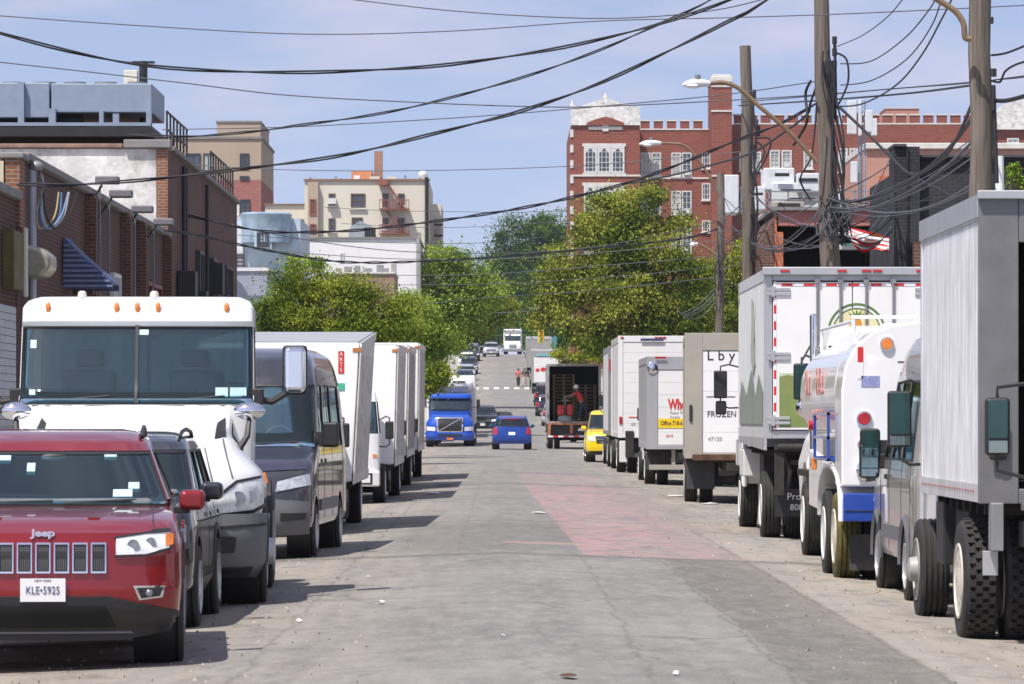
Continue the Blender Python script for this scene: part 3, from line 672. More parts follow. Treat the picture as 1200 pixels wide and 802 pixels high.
    # cab
    C = Shell([(.95, -1.75), (1.90, -1.75), (1.91, -1.88), (2.66, -2.16), (2.70, -2.12), (2.86, -2.2), (2.93, -2.4), (2.96, -2.7)], [(.9, -3.35), (2.9, -3.35), (2.96, -3.2)],
              [(.95, 1.10), (1.9, 1.13), (2.66, 1.12), (2.84, 1.12), (2.91, 1.08), (2.96, .98)], bf=.22, br=.12, n=4.2, nr=4)
    C.solid(.97, 1.90, 8).build('cab_body', white, r)
    C.solid(2.66, 2.96, 12).build('cab_roof', white, r)
    greenhouse(r, C, 1.90, 2.66, white, us=.055, side=((.12, .70),), g=glass, sg=dglass, rearband=(2.2, 2.8))
    for sx in (0,):
        mb = MB(); C.fpatch(mb, [(-.014, 1.90), (.014, 1.90)], [(-.014, 2.66), (.014, 2.66)], .014, .03, 2, 6); mb.build('windscreen_divider', blackp, r)
    for x in (-.86, -.2, 0, .2, .86):
        p = C.P(C.fu(x, 2.84), 2.84); MB().ball(p + Vector((0, .01, 0)), .028, .03, .055, 10, 8).build('marker_lamp', amber, r)
    for x in (-.15, .55):
        MB().lathe([(.01, 0), (.045, 0), (.04, .04), (.02, .055), (.01, .055)], (x, -2.5, 2.955), 'z', 12).build('roof_horn', cream, r)
    # dark flank of the cab behind the windscreen, dashboard, seats
    MB().box(-1.0, 1.0, -2.35, -1.98, 1.5, 1.93).build('dashboard', seatm, r, bevel=.05); MB().box(-1.04, 1.04, -3.28, -2.36, 1.2, 1.3).build('cab_floor', seatm, r)
    seats(r, (-.52, .52), -2.95, 1.5, 2.25); steering(r, -.55, -2.32, 2.0, .22)
    for xa, xb in ((.95, .25), (-.15, -.85)): wiper(r, C, xa, xb, 1.93, 1.985)
    for x, z, w_, h_ in ((-.98, 1.97, .16, .1), (-.82, 1.97, .12, .1), (1.0, 2.0, .06, .05), (-.06, 2.58, .1, .05), (1.0, 2.45, .06, .08)):
        mb = MB(); C.fpatch(mb, [(x - w_ / 2, z), (x + w_ / 2, z)], [(x - w_ / 2, z + h_), (x + w_ / 2, z + h_)], -.009, .005, 2, 1); mb.build('windscreen_sticker', MC['pale_sticker'], r)
    for sx in (-1, 1):
        mm = MB().box(sx * 1.52 - .105, sx * 1.52 + .105, -2.3, -2.06, 2.02, 2.46).build('door_mirror', chrome, r, bevel=.05, seg=4)
        MB().box(sx * 1.52 - .12, sx * 1.52 + .12, -2.36, -2.28, 2.0, 2.48).build('mirror_housing', blackp, mm, bevel=.03)
        MB().tube([(sx * 1.1, -2.15, 1.96), (sx * 1.3, -2.17, 1.93), (sx * 1.46, -2.2, 2.03)], .035, 8).build('mirror_arm', blackp, mm)
        MB().box(sx * 1.16 - .06, sx * 1.16 + .06, -2.3, -2.05, 1.9, 2.06).build('mirror_bracket', blackp, mm, bevel=.02)
        st = MB()
        for k in range(2): st.box(min(sx * .9, sx * 1.24), max(sx * .9, sx * 1.24), -3.2, -2.3, .42 + k * .36, .47 + k * .36)
        st.build('cab_step', galv, r, bevel=.01)
        MB().cyl((sx * .93, -3.3, .72), (sx * .93, -2.25, .72), .30, seg=28).build('fuel_tank', alu, r)
        wheel(r, sx * 1.12, -1.15, .52, .28, alu, sx, hub=True)
        dual(r, sx * 1.14, -4.6, sx, alu, .51); dual(r, sx * 1.14, -5.75, sx, alu, .51)
        MB().sheet(lambda u, v, sx=sx: Vector((sx * (.52 + .74 * v), -4.6 + .62 * math.cos(PI * (.1 + .8 * u)), .53 + .62 * math.sin(PI * (.1 + .8 * u)))), 14, 2, .0, .02).build('drive_wheel_fender', blackp, r)
    ch = MB()
    for sx in (-.43, .43): ch.box(sx - .04, sx + .04, -6.4, -.4, .8, 1.02)
    ch.box(-.42, .42, -5.4, -4.9, 1.03, 1.22); ch.box(-1.1, 1.1, -3.8, -3.5, .75, 1.0); ch.build('chassis', chas, r, bevel=.01)
    MB().cyl((.75, -3.5, 1.0), (.75, -3.5, 2.75), .075, seg=14).build('exhaust_stack', galv, r)
    H.fpatch(MB(), [(-1.25, 1.30), (-1.45, 1.30)], [(-1.25, 1.40), (-1.45, 1.40)], .008, .01, 2, 2, 's', 1).build('hood_decal', mat('purple_decal', (.25, .06, .35), .4), r)
day_cab()

# ---- dark van
def van(r, L, w, zr, hood_m, side_m, front=True, wf=-.95, wbk=-4.4, wr=.35, low_m=None, nose=True, glassm=None, dualr=False):
    s0 = 0 if front else L
    F = [(.3, -.12), (.42, -.02), (.6, 0), (.9, -.03), (1.08, -.10), (1.22, -.30), (1.34, -.75), (1.40, -1.0), (1.401, -1.03), (2.18, -1.62), (2.3, -1.72), (zr - .15, -2.0), (zr - .04, -2.45), (zr, -3.0)]
    R = [(.3, -L), (2, -L), (zr - .2, -L + .06), (zr, -L + .3)]
    Wt = [(.3, w * .95), (.5, w), (1.2, w), (1.4, w * .985), (2.2, w * .90), (zr - .25, w * .84), (zr - .1, w * .78), (zr, w * .6)]
    sh = Shell([(z, y + s0) for z, y in F], [(z, y + s0) for z, y in R], Wt, bf=.42, br=.12, n=2.8, nr=4)
    shell_body(r, sh, .42, 1.40, side_m, [wf + s0, wbk + s0], .43, name='lower_body', W=w, wz=.37)
    sh.solid(2.2, zr, 16).build('roof', side_m, r)
    greenhouse(r, sh, 1.40, 2.2, side_m, us=.085, side=((.02, .20), (.25, .52), (.56, .90)), g=glassm)
    hd = sh.fpatch(MB(), [(-w * .93, 1.13), (0, 1.09), (w * .93, 1.13)], [(-w * .93, 1.395), (0, 1.395), (w * .93, 1.395)], .012, .02, 16, 8).build('hood', hood_m, r, sharp=60)
    B = sh.fpatch(MB(), [(-w * .95, .34), (0, .32), (w * .95, .34)], [(-w * .97, .74), (0, .80), (w * .97, .74)], .02, .04, 20, 6).build('front_bumper', low_m or gplas, r, sharp=60)
    sh.fpatch(MB(), [(-.45, .40), (.45, .40)], [(-.5, .62), (.5, .62)], .028, .02, 10, 3).build('lower_grille', blackp, B)
    for sx in (-1, 1):
        sh.fpatch(MB(), [(sx * .56, .86), (sx * w * .98, .94)], [(sx * .58, .98), (sx * w * .96, 1.08)], .014, .04, 12, 5).build('headlight', mat('hazy_lamp_lens', (.42, .45, .50), .2, var=.35, vscale=16), r, sharp=60)
        sh.fpatch(MB(), [(sx * .62, .50), (sx * .9, .52)], [(sx * .62, .60), (sx * .92, .60)], .03, .02, 5, 2).build('fog_lamp_pocket', blackp, B)
    sh.fpatch(MB(), [(-.48, .84), (.48, .84)], [(-.46, 1.06), (.46, 1.06)], .012, .02, 12, 3).build('grille', blackp, r)
    for sx in (-1, 1):
        for y in (wf + s0, wbk + s0): wheel(r, sx * (w - .11), y, wr, .22, silver, sx)
        seam(sh, r, [(-1.2 + s0, .5, -1.212 + s0, 1.38), (-2.15 + s0, .5, -2.162 + s0, 2.3), (-3.4 + s0, .5, -3.412 + s0, 2.3), (-L + .6 + s0, .5, -L + .588 + s0, 2.3)], sg=sx)
        c = MB(); sh.fpatch(c, [(-1.5 + s0, .60), (wbk + .5 + s0, .60)], [(-1.5 + s0, .74), (wbk + .5 + s0, .74)], .02, .03, 8, 2, 's', sx); c.build('side_moulding', low_m or gplas, r)
        m_ = MB().box(min(sx * (w + .03), sx * (w + .24)), max(sx * (w + .03), sx * (w + .24)), -1.55 + s0, -1.42 + s0, 1.40, 1.72).build('door_mirror', blackp, r, bevel=.04, seg=3)
        MB().box(sx * (w + .135) - .085, sx * (w + .135) + .085, -1.556 + s0, -1.549 + s0, 1.52, 1.70).build('mirror_glass', mirr2, m_); MB().box(sx * (w + .135) - .085, sx * (w + .135) + .085, -1.556 + s0, -1.549 + s0, 1.42, 1.50).build('convex_glass', mirr, m_)
        MB().box(min(sx * (w - .05), sx * (w + .06)), max(sx * (w - .05), sx * (w + .06)), -1.52 + s0, -1.45 + s0, 1.43, 1.6).build('mirror_foot', blackp, m_, bevel=.01)
        mb = MB(); sh.fpatch(mb, [(-1.95 + s0, 1.2), (-2.1 + s0, 1.2)], [(-1.95 + s0, 1.25), (-2.1 + s0, 1.25)], .035, .02, 3, 1, 's', sx); mb.build('door_handle', blackp, r, bevel=.004)
    MB().box(-w * .8, w * .8, -1.6 + s0, -1.1 + s0, 1.2, 1.46).build('dashboard', seatm, r, bevel=.05); MB().box(-w * .78, w * .78, -L + .3 + s0, -1.2 + s0, .8, .86).build('load_floor', seatm, r)
    seats(r, (-.45, .45), -2.35 + s0, 1.0, 1.75); steering(r, -.45, -1.65 + s0, 1.5, .19)
    wiper(r, sh, .1, -.75, 1.43, 1.47); wiper(r, sh, .85, .15, 1.43, 1.46)
    return sh
r = vehicle('parked_van', 'dark navy high-roof panel van behind the white day-cab tractor', 'van', -3.35, 50.4, False, 5.9); r.rotation_euler.z = PI - math.radians(2.4)
van(r, 5.7, .99, 2.68, navy, mat('dark_bronze_van_side', (.055, .055, .068), .22, metal=.4, coat=.8, var=.15, dirt=.35, dcol=(.16, .13, .1)), wf=-.95, wbk=-4.6)

# ---- cab-over cab used by the box trucks
def cabover(root, w, y1, z0, zt, paint, deep=1.75, sticker=True, bumper_m=None, mir=.2, mz=1.85):
    """y1: the nose; cab runs back from it"""
    F = [(z0, y1 - .02), (z0 + .3, y1), (1.45, y1 - .03), (1.46, y1 - .05), (zt - .25, y1 - .36), (zt - .15, y1 - .42), (zt - .03, y1 - .6), (zt, y1 - .9)]
    C = Shell(F, [(z0, y1 - deep), (zt, y1 - deep)], [(z0, w), (1.45, w), (zt - .25, w * .93), (zt - .06, w * .88), (zt, w * .8)], bf=.16, br=.08, n=3.6, nr=4)
    C.solid(z0, 1.45, 8).build('cab_body', paint, root); C.solid(zt - .25, zt, 10).build('cab_roof', paint, root)
    greenhouse(root, C, 1.45, zt - .25, paint, us=.07, side=((.06, .62),), rearband=(2.2, 2.8))
    b = MB().box(-w - .02, w + .02, y1 - .1, y1 + .08, .38, .70).build('front_bumper', bumper_m or white2, root, bevel=.04)
    for sx in (-1, 1):
        MB().box(sx * (w - .32) - .15, sx * (w - .32) + .15, y1 + .06, y1 + .085, .45, .62).build('headlight', lens, b, bevel=.02)
        MB().box(sx * (w - .32) - .19, sx * (w - .32) + .19, y1 + .06, y1 + .082, .42, .65).build('lamp_surround', blackp, b)
        C.fpatch(MB(), [(sx * (w - .13), .97), (sx * (w - .05), .97)], [(sx * (w - .13), 1.03), (sx * (w - .05), 1.03)], .012, .03, 4, 2).build('turn_signal', amber, root)
        if mir: mirror(root, sx * (w + mir), y1 - .35, mz, .17, .36, side=sx, bodyx=sx * (w - .02), cap=blackp)
    C.fpatch(MB(), [(-w * .6, .98), (w * .6, .98)], [(-w * .6, 1.12), (w * .6, 1.12)], .008, .02, 10, 2).build('grille', blackp, root)
    seats(root, (-.5, .5), y1 - 1.3, 1.15, 1.8); steering(root, -.5, y1 - .6, 1.5); MB().box(-w * .9, w * .9, y1 - .55, y1 - .15, 1.2, 1.5).build('dashboard', seatm, root, bevel=.04)
    wiper(root, C, .1, -.7, 1.48, 1.53); wiper(root, C, .8, .15, 1.48, 1.52)
    if sticker: C.fpatch(MB(), [(-w * .7, 1.52), (-w * .35, 1.52)], [(-w * .7, 1.62), (-w * .35, 1.62)], -.008, .006, 2, 1).build('windscreen_sticker', MC['pale_sticker'], root)
    return C
def left_box(label, d, X, L, zbot, ztf, ztr, roll, paint, side_m, w=1.22, cabh=2.35):
    """box truck facing the camera; its box roof rises from ztf at the nose to ztr at the tail, body leaning to the kerb"""
    r = vehicle('box_truck', label, 'truck', X, d, False, L + 2, 'box trucks parked along the left kerb')
    y0 = -2.0
    t = .035; lean = math.tan(math.radians(roll))
    b = MB()
    rd = .10
    prof_ = [(y0, zbot), (y0, ztf - rd), (y0 - rd * .35, ztf - rd * .3), (y0 - rd * 1.2, ztf), (y0 - L, ztr), (y0 - L, zbot)]
    b.prism(prof_, 'yz', -w, w)
    Lx = lambda o: [setattr(v, 'co', Vector((v.co.x - (v.co.z - .5) * -lean, v.co.y, v.co.z))) for v in o.data.vertices]
    bo = b.build('cargo_box', paint, r, bevel=.03)
    sd = MB()
    for sx in (-1, 1):
        a, c = sorted((sx * (w + .001), sx * (w + .012)))
        sd.prism([(y0 - .12, zbot + .02), (y0 - .12, ztf - .16), (y0 - L + .03, ztr - .12), (y0 - L + .03, zbot + .02)], 'yz', a, c)
    s1 = sd.build('side_panel', side_m, bo)
    ra = MB()
    for sx in (-1, 1):
        a, c = sorted((sx * (w + .013), sx * (w + .03)))
        ra.prism([(y0 - .1, zbot - .04), (y0 - .1, zbot + .12), (y0 - L, zbot + .12), (y0 - L, zbot - .04)], 'yz', a, c)
        ra.prism([(y0 - .1, ztf - .14), (y0 - .1, ztf + .0), (y0 - L, ztr + .01), (y0 - L, ztr - .12)], 'yz', a, c)
        ra.prism([(y0 + .004, zbot - .04), (y0 + .004, ztf - .06), (y0 - .14, ztf - .01), (y0 - .14, zbot - .04)], 'yz', *sorted((sx * (w + .0125), sx * (w + .035))))
        for k in range(int(L / .6)): ra.prism([(y0 - .6 - k * .6, zbot + .13), (y0 - .6 - k * .6, ztf - .15), (y0 - .64 - k * .6, ztf - .15), (y0 - .64 - k * .6, zbot + .13)], 'yz', *sorted((sx * (w + .0125), sx * (w + .02))))
    s2 = ra.build('side_rails', dside, bo, bevel=.004)
    cn = MB()
    for sx in (-1, 1):
        a, c = sorted((sx * (w - .1), sx * (w + .037))); cn.box(a, c, y0 - .02, y0 + .012, ztf - .14, ztf - .08)
    s3 = cn.build('marker_lamp', mat('dull_amber', (.45, .18, .06), .4), bo)
    rf = MB().prism([(y0 - rd * 1.2, ztf + .001), (y0 - rd * 1.2, ztf + .02), (y0 - L, ztr + .02), (y0 - L, ztr + .001)], 'yz', -w + .02, w - .02).build('roof', alu, bo)
    for o in (bo, s1, s2, s3, rf): Lx(o)
    underbody(r, w, y0 - L + .05, -.9, zbot - .02, bz=.45, guard=False)
    C = cabover(r, .98, 0, .62, cabh, white, mz=1.52)
    for sx in (-1, 1): wheel(r, sx * .95, -1.1, .42, .24, white, sx); dual(r, sx * 1.07, y0 - L + 1.6, sx, white, .43, .24)
    bx = MB()
    for sx in (-1, 1): bx.box(min(sx * .6, sx * 1.1), max(sx * .6, sx * 1.1), y0 - 2.2, y0 - .9, .45, .85)
    bx.build('side_locker', blackp, r, bevel=.02)
    return r, bo, y0
dside = mat('grimy_box_side', (.68, .67, .64), .5, var=.10, dirt=.9, dcol=(.34, .26, .18), vscale=1.5, stretch=(1, .5, 2.0))
r, bo, y0 = left_box('white box truck with red and green stickers, its box directly behind the dark van', 60.6, -3.53, 7.0, .80, 2.93, 3.22, -3.2, white, dside, cabh=2.2)
stk = MB().box(-1.12, -1.03, y0 + .004, y0 + .010, 2.46, 2.80).build('red_sticker', letterr, bo)
for k in range(4): text('ARTS'[k], .085, letterw, stk, (-1.075, y0 + .012, 2.75 - k * .08), rot=(PI / 2, 0, PI))
MB().box(-1.13, -.92, y0 + .004, y0 + .010, 2.20, 2.31).build('green_sticker', mat('green_sticker_vinyl', (.06, .45, .28), .5, var=.1), bo)
r, bo, y0 = left_box('white cab-over box truck with orange front emblem, second box truck in the left row', 82.8, -3.46, 7.6, .80, 3.27, 3.35, -1.5, white, dside, cabh=2.35)
eb = MB().box(-.6, -.18, y0 + .004, y0 + .012, 2.86, 2.99).build('front_emblem', amber, bo); MB().box(-.57, -.21, y0 + .0125, y0 + .016, 2.89, 2.96).build('emblem_panel', cream, eb)
left_box('third box truck in the left row, grimy grey side showing past its neighbours', 94.5, -3.48, 8.2, .85, 3.45, 3.5, -1, white2, dside, cabh=2.3)
left_box('farthest box truck of the left row, just before the blue semi truck', 106.8, -3.46, 8.4, .85, 3.7, 3.72, -.5, white2, dside, cabh=2.4)

# ---- blue tractor with a refrigerated trailer, driving towards us
blue = mat('royal_blue_truck_paint', (.012, .085, .50), .3, metal=.2, coat=.8, var=.05)
r = vehicle('semi_truck', 'royal blue semi truck with slanted grille bar pulling a white refrigerated trailer', 'truck', -2.62, 207, False, 16)
H = Shell([(.7, -.02), (1.1, 0), (1.45, -.1), (1.62, -.4), (1.80, -1.3)], [(.5, -1.6), (2, -1.6)], [(.7, 1.2), (1.2, 1.22), (1.4, 1.1), (1.6, .92), (1.8, .88)], bf=.5, br=.05, n=2.8)
shell_body(r, H, .72, 1.80, blue, [-1.0], .58, name='hood', W=1.22, wz=.5, deep=.4)
B = Shell([(.3, -.1), (.5, .05), (.9, .03)], [(.2, -.4), (1, -.4)], [(.3, 1.15), (.5, 1.26), (.9, 1.26)], bf=.4, br=.03, n=3)
b = B.solid(.32, .74, 8).build('front_bumper', blue, r)
B.fpatch(MB(), [(-.62, .52), (.62, .52)], [(-.62, .64), (.62, .64)], .012, .02).build('bumper_grille', blackp, b); MB().box(-.16, .16, .06, .08, .36, .46).build('licence_plate', amber, b)
g = H.fpatch(MB(), [(-.56, .78), (.56, .78)], [(-.60, 1.42), (.60, 1.42)], .02, .04).build('grille', blackp, r)
gs = MB()
for lo, hi in (([(-.62, .74), (.62, .74)], [(-.62, .79), (.62, .79)]), ([(-.66, 1.41), (.66, 1.41)], [(-.66, 1.47), (.66, 1.47)]), ([(-.64, .78), (-.57, .78)], [(-.68, 1.42), (-.60, 1.42)]), ([(.57, .78), (.64, .78)], [(.60, 1.42), (.68, 1.42)])): H.fpatch(gs, lo, hi, .045, .04, 10, 4)
gs.build('grille_surround', chrome, g)
mb = MB(); H.fpatch(mb, [(.60, .80), (.52, .80)], [(-.52, 1.41), (-.60, 1.41)], .05, .02, 2, 14); mb.build('slanted_grille_bar', chrome, g)
for sx in (-1, 1):
    H.fpatch(MB(), [(sx * .74, .80), (sx * 1.16, .82)], [(sx * .74, 1.0), (sx * 1.17, 1.02)], .02, .04).build('headlight', lens, r)
    wheel(r, sx * 1.08, -1.0, .5, .28, alu, sx, hub=True); dual(r, sx * 1.12, -4.4, sx, alu); dual(r, sx * 1.12, -14.6, sx, alu)
    mm = MB().box(sx * 1.42 - .09, sx * 1.42 + .09, -1.9, -1.75, 1.9, 2.4).build('door_mirror', blackp, r, bevel=.03); MB().tube([(sx * 1.1, -1.8, 2.0), (sx * 1.4, -1.8, 2.0)], .02).build('mirror_arm', blackp, mm)
C = Shell([(.9, -1.4), (1.8, -1.4), (1.81, -1.45), (2.42, -1.75), (2.45, -1.6), (2.62, -1.62), (2.7, -1.75)], [(.9, -3.2), (2.7, -3.2)], [(.9, 1.08), (1.8, 1.1), (2.42, 1.08), (2.7, 1.04)], bf=.2, br=.1, n=4, nr=4)
C.solid(.95, 1.8, 6).build('cab_body', blue, r); C.solid(2.42, 2.7, 8).build('cab_roof', blue, r); greenhouse(r, C, 1.8, 2.42, blue, us=.06, side=((.12, .7),), rearband=(2.2, 2.8))
MB().box(-.95, .95, -1.9, -1.6, 1.4, 1.84).build('dashboard', seatm, r); seats(r, (-.5, .5), -2.6, 1.5, 2.2)
ch = MB().box(-.45, .45, -15, -.5, .8, 1.0); ch.build('chassis', chas, r)
MB().box(-1.25, 1.25, -15.8, -3.9, 1.12, 3.62).build('trailer_box', white, r, bevel=.04)
rf = Shell([(2.78, -3.4), (2.95, -3.2), (3.25, -3.15), (3.42, -3.3), (3.5, -3.5)], [(2.7, -3.9), (3.6, -3.9)], [(2.78, .95), (3.0, 1.12), (3.3, 1.1), (3.5, .95)], bf=.25, br=.02, n=3).solid(2.78, 3.5, 10).build('refrigeration_unit', white, r)
for sx in (-.42, .42): MB().box(sx - .34, sx + .34, -3.165, -3.13, 3.26, 3.34).build('unit_vent', blackp, rf, bevel=.01)
MB().box(-.9, .9, -3.19, -3.12, 2.9, 3.08).build('unit_grille', gplas, rf, bevel=.02)
# ---- moving cars
bluecar = mat('blue_car_paint', (.012, .06, .34), .25, metal=.4, coat=.9, var=.05)
r = vehicle('car', 'black oncoming SUV in the lane beside the blue semi truck', 'car', -1.22, 262, False, 4.7)
car(r, L=4.7, w=.95, zr=1.74, zh=1.1, zc=1.18, yc=-1.3, yh=-2.0, paint=blackcar, rails=True)
r = vehicle('car', 'bright blue hatchback driving away in the middle of the street', 'car', .47, 191, True, 4.4)
car(r, L=4.4, w=.91, zr=1.58, zh=1.0, zc=1.06, yc=-1.25, yh=-1.9, paint=bluecar, front=False, details='rear', rails=True, rear_glass=None)
r = vehicle('car', 'silver oncoming SUV on the far slope beside the white dump truck', 'car', -1.25, 481, False, 4.7)
car(r, L=4.7, w=.95, zr=1.7, zh=1.1, zc=1.15, yc=-1.2, yh=-1.9, paint=silver)
for lab, d, x, p, zr in (('dark parked sedan nearest the crosswalk on the left kerb up the slope', 386, -3.5, blackcar, 1.5), ('silver parked car second up the slope from the crosswalk', 401, -3.5, silver, 1.55),
                         ('dark parked SUV above the silver car on the left kerb up the slope', 420, -3.4, navy, 1.75), ('white parked SUV farther up the slope on the left kerb', 434, -3.75, white, 1.8),
                         ('black parked SUV farthest up the left kerb', 462, -3.4, blackcar, 1.75), ('grey parked car at the top of the left row near the trees', 500, -3.6, silver, 1.55)):
    r = vehicle('parked_car', lab, 'car', x, d, False, 4.7, 'cars parked on the far left slope')
    car(r, L=4.6, w=.92, zr=zr, zh=1.0, zc=1.08 if zr < 1.6 else 1.15, yc=-1.2, yh=-1.9, paint=p)
# ---- white dump truck
r = vehicle('dump_truck', 'white oncoming dump truck with a raised body edge at the top of the street', 'truck', 1.48, 548, False, 7)
H = Shell([(.7, 0), (1.3, -.05), (1.6, -.3), (1.8, -1.2)], [(.5, -1.5), (2, -1.5)], [(.7, 1.15), (1.3, 1.15), (1.5, .95), (1.8, .9)], bf=.4, br=.05)
H.solid(.72, 1.8, 8).build('hood', white, r); MB().box(-1.2, 1.2, -.3, .05, .35, .7).build('front_bumper', galv, r, bevel=.03); H.fpatch(MB(), [(-.5, .8), (.5, .8)], [(-.5, 1.35), (.5, 1.35)], .02, .03).build('grille', galv, r)
C = Shell([(.9, -1.3), (1.8, -1.3), (2.5, -1.65), (2.7, -1.8)], [(.9, -2.8), (2.7, -2.8)], [(.9, 1.1), (2.7, 1.05)], bf=.2, br=.1, n=4, nr=4)
C.solid(.9, 1.8, 4).build('cab_body', white, r); C.solid(2.5, 2.7, 4).build('cab_roof', white, r); greenhouse(r, C, 1.8, 2.5, white, us=.07, side=((.12, .7),)); MB().box(-.9, .9, -1.9, -1.6, 1.4, 1.82).build('dashboard', seatm, r)
dm = MB(); dm.box(-1.22, 1.22, -3.1, -3.0, 1.1, 3.4); dm.box(-1.25, -1.15, -7, -3.1, 1.1, 3.1); dm.box(1.15, 1.25, -7, -3.1, 1.1, 3.1); dm.box(-1.2, 1.2, -3.1, -2.3, 3.2, 3.3); dm.box(-1.14, 1.14, -7, -3.1, 1.1, 1.3); dm.build('dump_body', white, r, bevel=.02)
MB().cyl((-1.05, -2.9, 1), (-1.05, -2.9, 3.6), .08).build('exhaust_stack', chrome, r)
MB().box(-.45, .45, -7, -.5, .7, .95).build('chassis', chas, r)
for sx in (-1, 1):
    wheel(r, sx * 1.05, -.95, .5, .28, white, sx); dual(r, sx * 1.1, -5.2, sx); H.fpatch(MB(), [(sx * .65, .8), (sx * 1.0, .8)], [(sx * .65, .98), (sx * 1.0, .98)], .02, .03).build('headlight', lens, r)
# ================================================================ vehicles, right kerb (facing away), origin at the tail
ribalu = mat('ribbed_aluminium_side', (.74, .745, .76), .32, metal=.35, var=.2, dirt=.3, dcol=(.24, .22, .2), vscale=2.5, stretch=(1, 3, .5))
def truck_cab_away(r, w, y, L, paint, zt=2.5, wheels=True, cabw=1.05, hubm=None, wr=.42, mz=2.1, mx=None, mh=.42, mw=.2):
    cabover(r, cabw, y + L, .62, zt, paint, deep=L - .12, sticker=False)
# ---- R1: near aluminium box truck, open rear
r = vehicle('box_truck', 'aluminium box truck with its rear door open, nearest on the right kerb', 'truck', 5.03, 32.4, True, 6.6, 'trucks parked along the right kerb')
cargo(r, 1.24, .04, 4.5, 1.18, 3.56, ribalu, mat('dark_worn_frame_metal', (.19, .19, .195), .5, metal=.3, var=.15, dirt=.5, dcol=(.10, .09, .08), vscale=3), rear='open', ribs=.10, rib_m=ribalu, frame=.30, frametop=.34, marker=False, interior=mat('dark_olive_lining', (.055, .055, .042), .8, var=.3, vscale=2))
MB().box(-1.27, 1.27, -.06, -.003, 3.56, 3.63).build('rear_header', alu, r, bevel=.01)
MB().box(-1.27, -1.26, .0, 4.5, 3.42, 3.60).build('top_side_rail', alu, r)
sg_ = MB().box(-.86, .2, -.055, -.042, 3.29, 3.51).build('rear_decal', whitet, r)
mb = MB().prism([(-.83, 3.39), (-.70, 3.49), (-.4, 3.49), (-.25, 3.39)], 'xz', -.059, -.0555); mb.build('decal_stripe', letterr, sg_); text('Isinglass', .07, letterr, sg_, (-.45, -.058, 3.34))
sl = MB().box(-1.18, -1.04, -.075, -.041, 1.50, 1.86).build('tail_light', blackp, r, bevel=.02)
for k in range(3): MB().cyl((-1.11, -.075, 1.58 + k * .1), (-1.11, -.09, 1.58 + k * .1), .045, seg=16).build('lamp_lens', redl, sl)
MB().box(-1.17, -1.07, -.10, .10, .78, 1.16).build('bumper_post', galv, r, bevel=.01)
lg = MB().box(-.92, 1.2, -.25, .03, 1.10, 1.155)
for k in range(8): lg.box(-.9 + k * .26, -.78 + k * .26, -.256, -.251, 1.11, 1.15)
lg.build('lift_gate_edge', galv, r, bevel=.005)
for k in range(3): MB().box(-.55 + k * .55, -.30 + k * .55, -.262, -.2565, 1.11, 1.15).build('reflector', redt, r)
MB().box(-.9, 1.2, .0, .35, .80, 1.02).build('crossbeam', chas, r, bevel=.02)
MB().box(-1.21, -1.09, .12, .15, .58, .775).build('mudflap_plate', alu, r, bevel=.004)
sg_ = MB().box(-.55, 1.0, 1.55, 1.58, .52, .96).build('under_sign', whitet, r, bevel=.004); text('B G', .34, letterr, sg_, (-.25, 1.545, .76), bold=.012)
underbody(r, 1.24, .4, 4.5, 1.17, bumper=False)
for sx in (-1, 1):
    dual(r, sx * 1.16, 1.05, sx, cream, .50, .27, blocks=True)
    wheel(r, sx * 1.14, 4.75, .46, .25, greyp, sx, hub=True)
MB().box(-1.18, -.8, 3.3, 3.9, .55, 1.1).build('tool_box', blackp, r, bevel=.02)
cb = cabover(r, 1.1, 6.3, .62, 2.6, white, deep=1.7, mir=0)
mirror(r, -1.37, 5.3, 1.82, .22, .52, side=-1, bodyx=-1.05)
mk = MB()
for k in range(22): a = .3 + k * .19; mk.box(-1.266, -1.261, a, a + .07, 1.238, 1.254)
mk.build('red_side_tape', mat('faded_red_tape', (.40, .16, .15), .5, var=.2), r)
# ---- near truck outside the frame whose mirror shows
r = vehicle('box_truck', 'white box truck mostly outside the right edge, only its black mirror in view', 'truck', 5.26, 20.5, True, 8)
cargo(r, 1.2, .04, 6.0, 1.1, 3.4, white2, galv); underbody(r, 1.2, .1, 6, 1.08); cabover(r, 1.05, 8.0, .62, 2.5, white, deep=1.8, mir=0)
for sx in (-1, 1): dual(r, sx * 1.07, 1.5, sx, white, .46); wheel(r, sx * 1.0, 6.8, .46, .25, white, sx)
mirror(r, -1.86, 7.6, 1.78, .17, .40, side=-1, bodyx=-1.1)
# ---- R2 grey van
r = vehicle('parked_van', 'brownish grey high-roof van between the aluminium box truck and the tanker', 'van', 4.98, 39.35, True, 5.0)
vg = mat('warm_grey_van_paint', (.36, .335, .30), .30, metal=.3, coat=.7, var=.1, dirt=.3, dcol=(.3, .25, .2))
sh = van(r, 4.9, 1.0, 2.72, vg, vg, front=False, wf=-.9, wbk=-3.9, wr=.37)
for y in (1.0, 4.0):
    mb = MB(); P = lambda u, v, y=y: Vector((-1.0 - .02 * math.sin(PI * v), y + (.42 + .07 * v) * math.cos(PI * u), .37 + (.42 + .08 * v) * math.sin(PI * u))); mb.ctr = (0, y, .37); mb.sheet(P, 16, 2, .02, .04); mb.build('arch_flare', gplas, r)
mb = MB().box(-1.25, -1.04, 3.35, 3.44, 1.20, 1.56).build('large_side_mirror', blackp, r, bevel=.035, seg=3); MB().box(-1.23, -1.06, 3.345, 3.349, 1.31, 1.53).build('mirror_glass', mat('pale_mirror_glass', (.22, .34, .36), .06, metal=.8, var=.1), mb); MB().box(-1.23, -1.06, 3.345, 3.349, 1.22, 1.30).build('convex_glass', mirr, mb); MB().box(-1.06, -.93, 3.37, 3.42, 1.30, 1.46).build('mirror_foot', blackp, mb, bevel=.02)
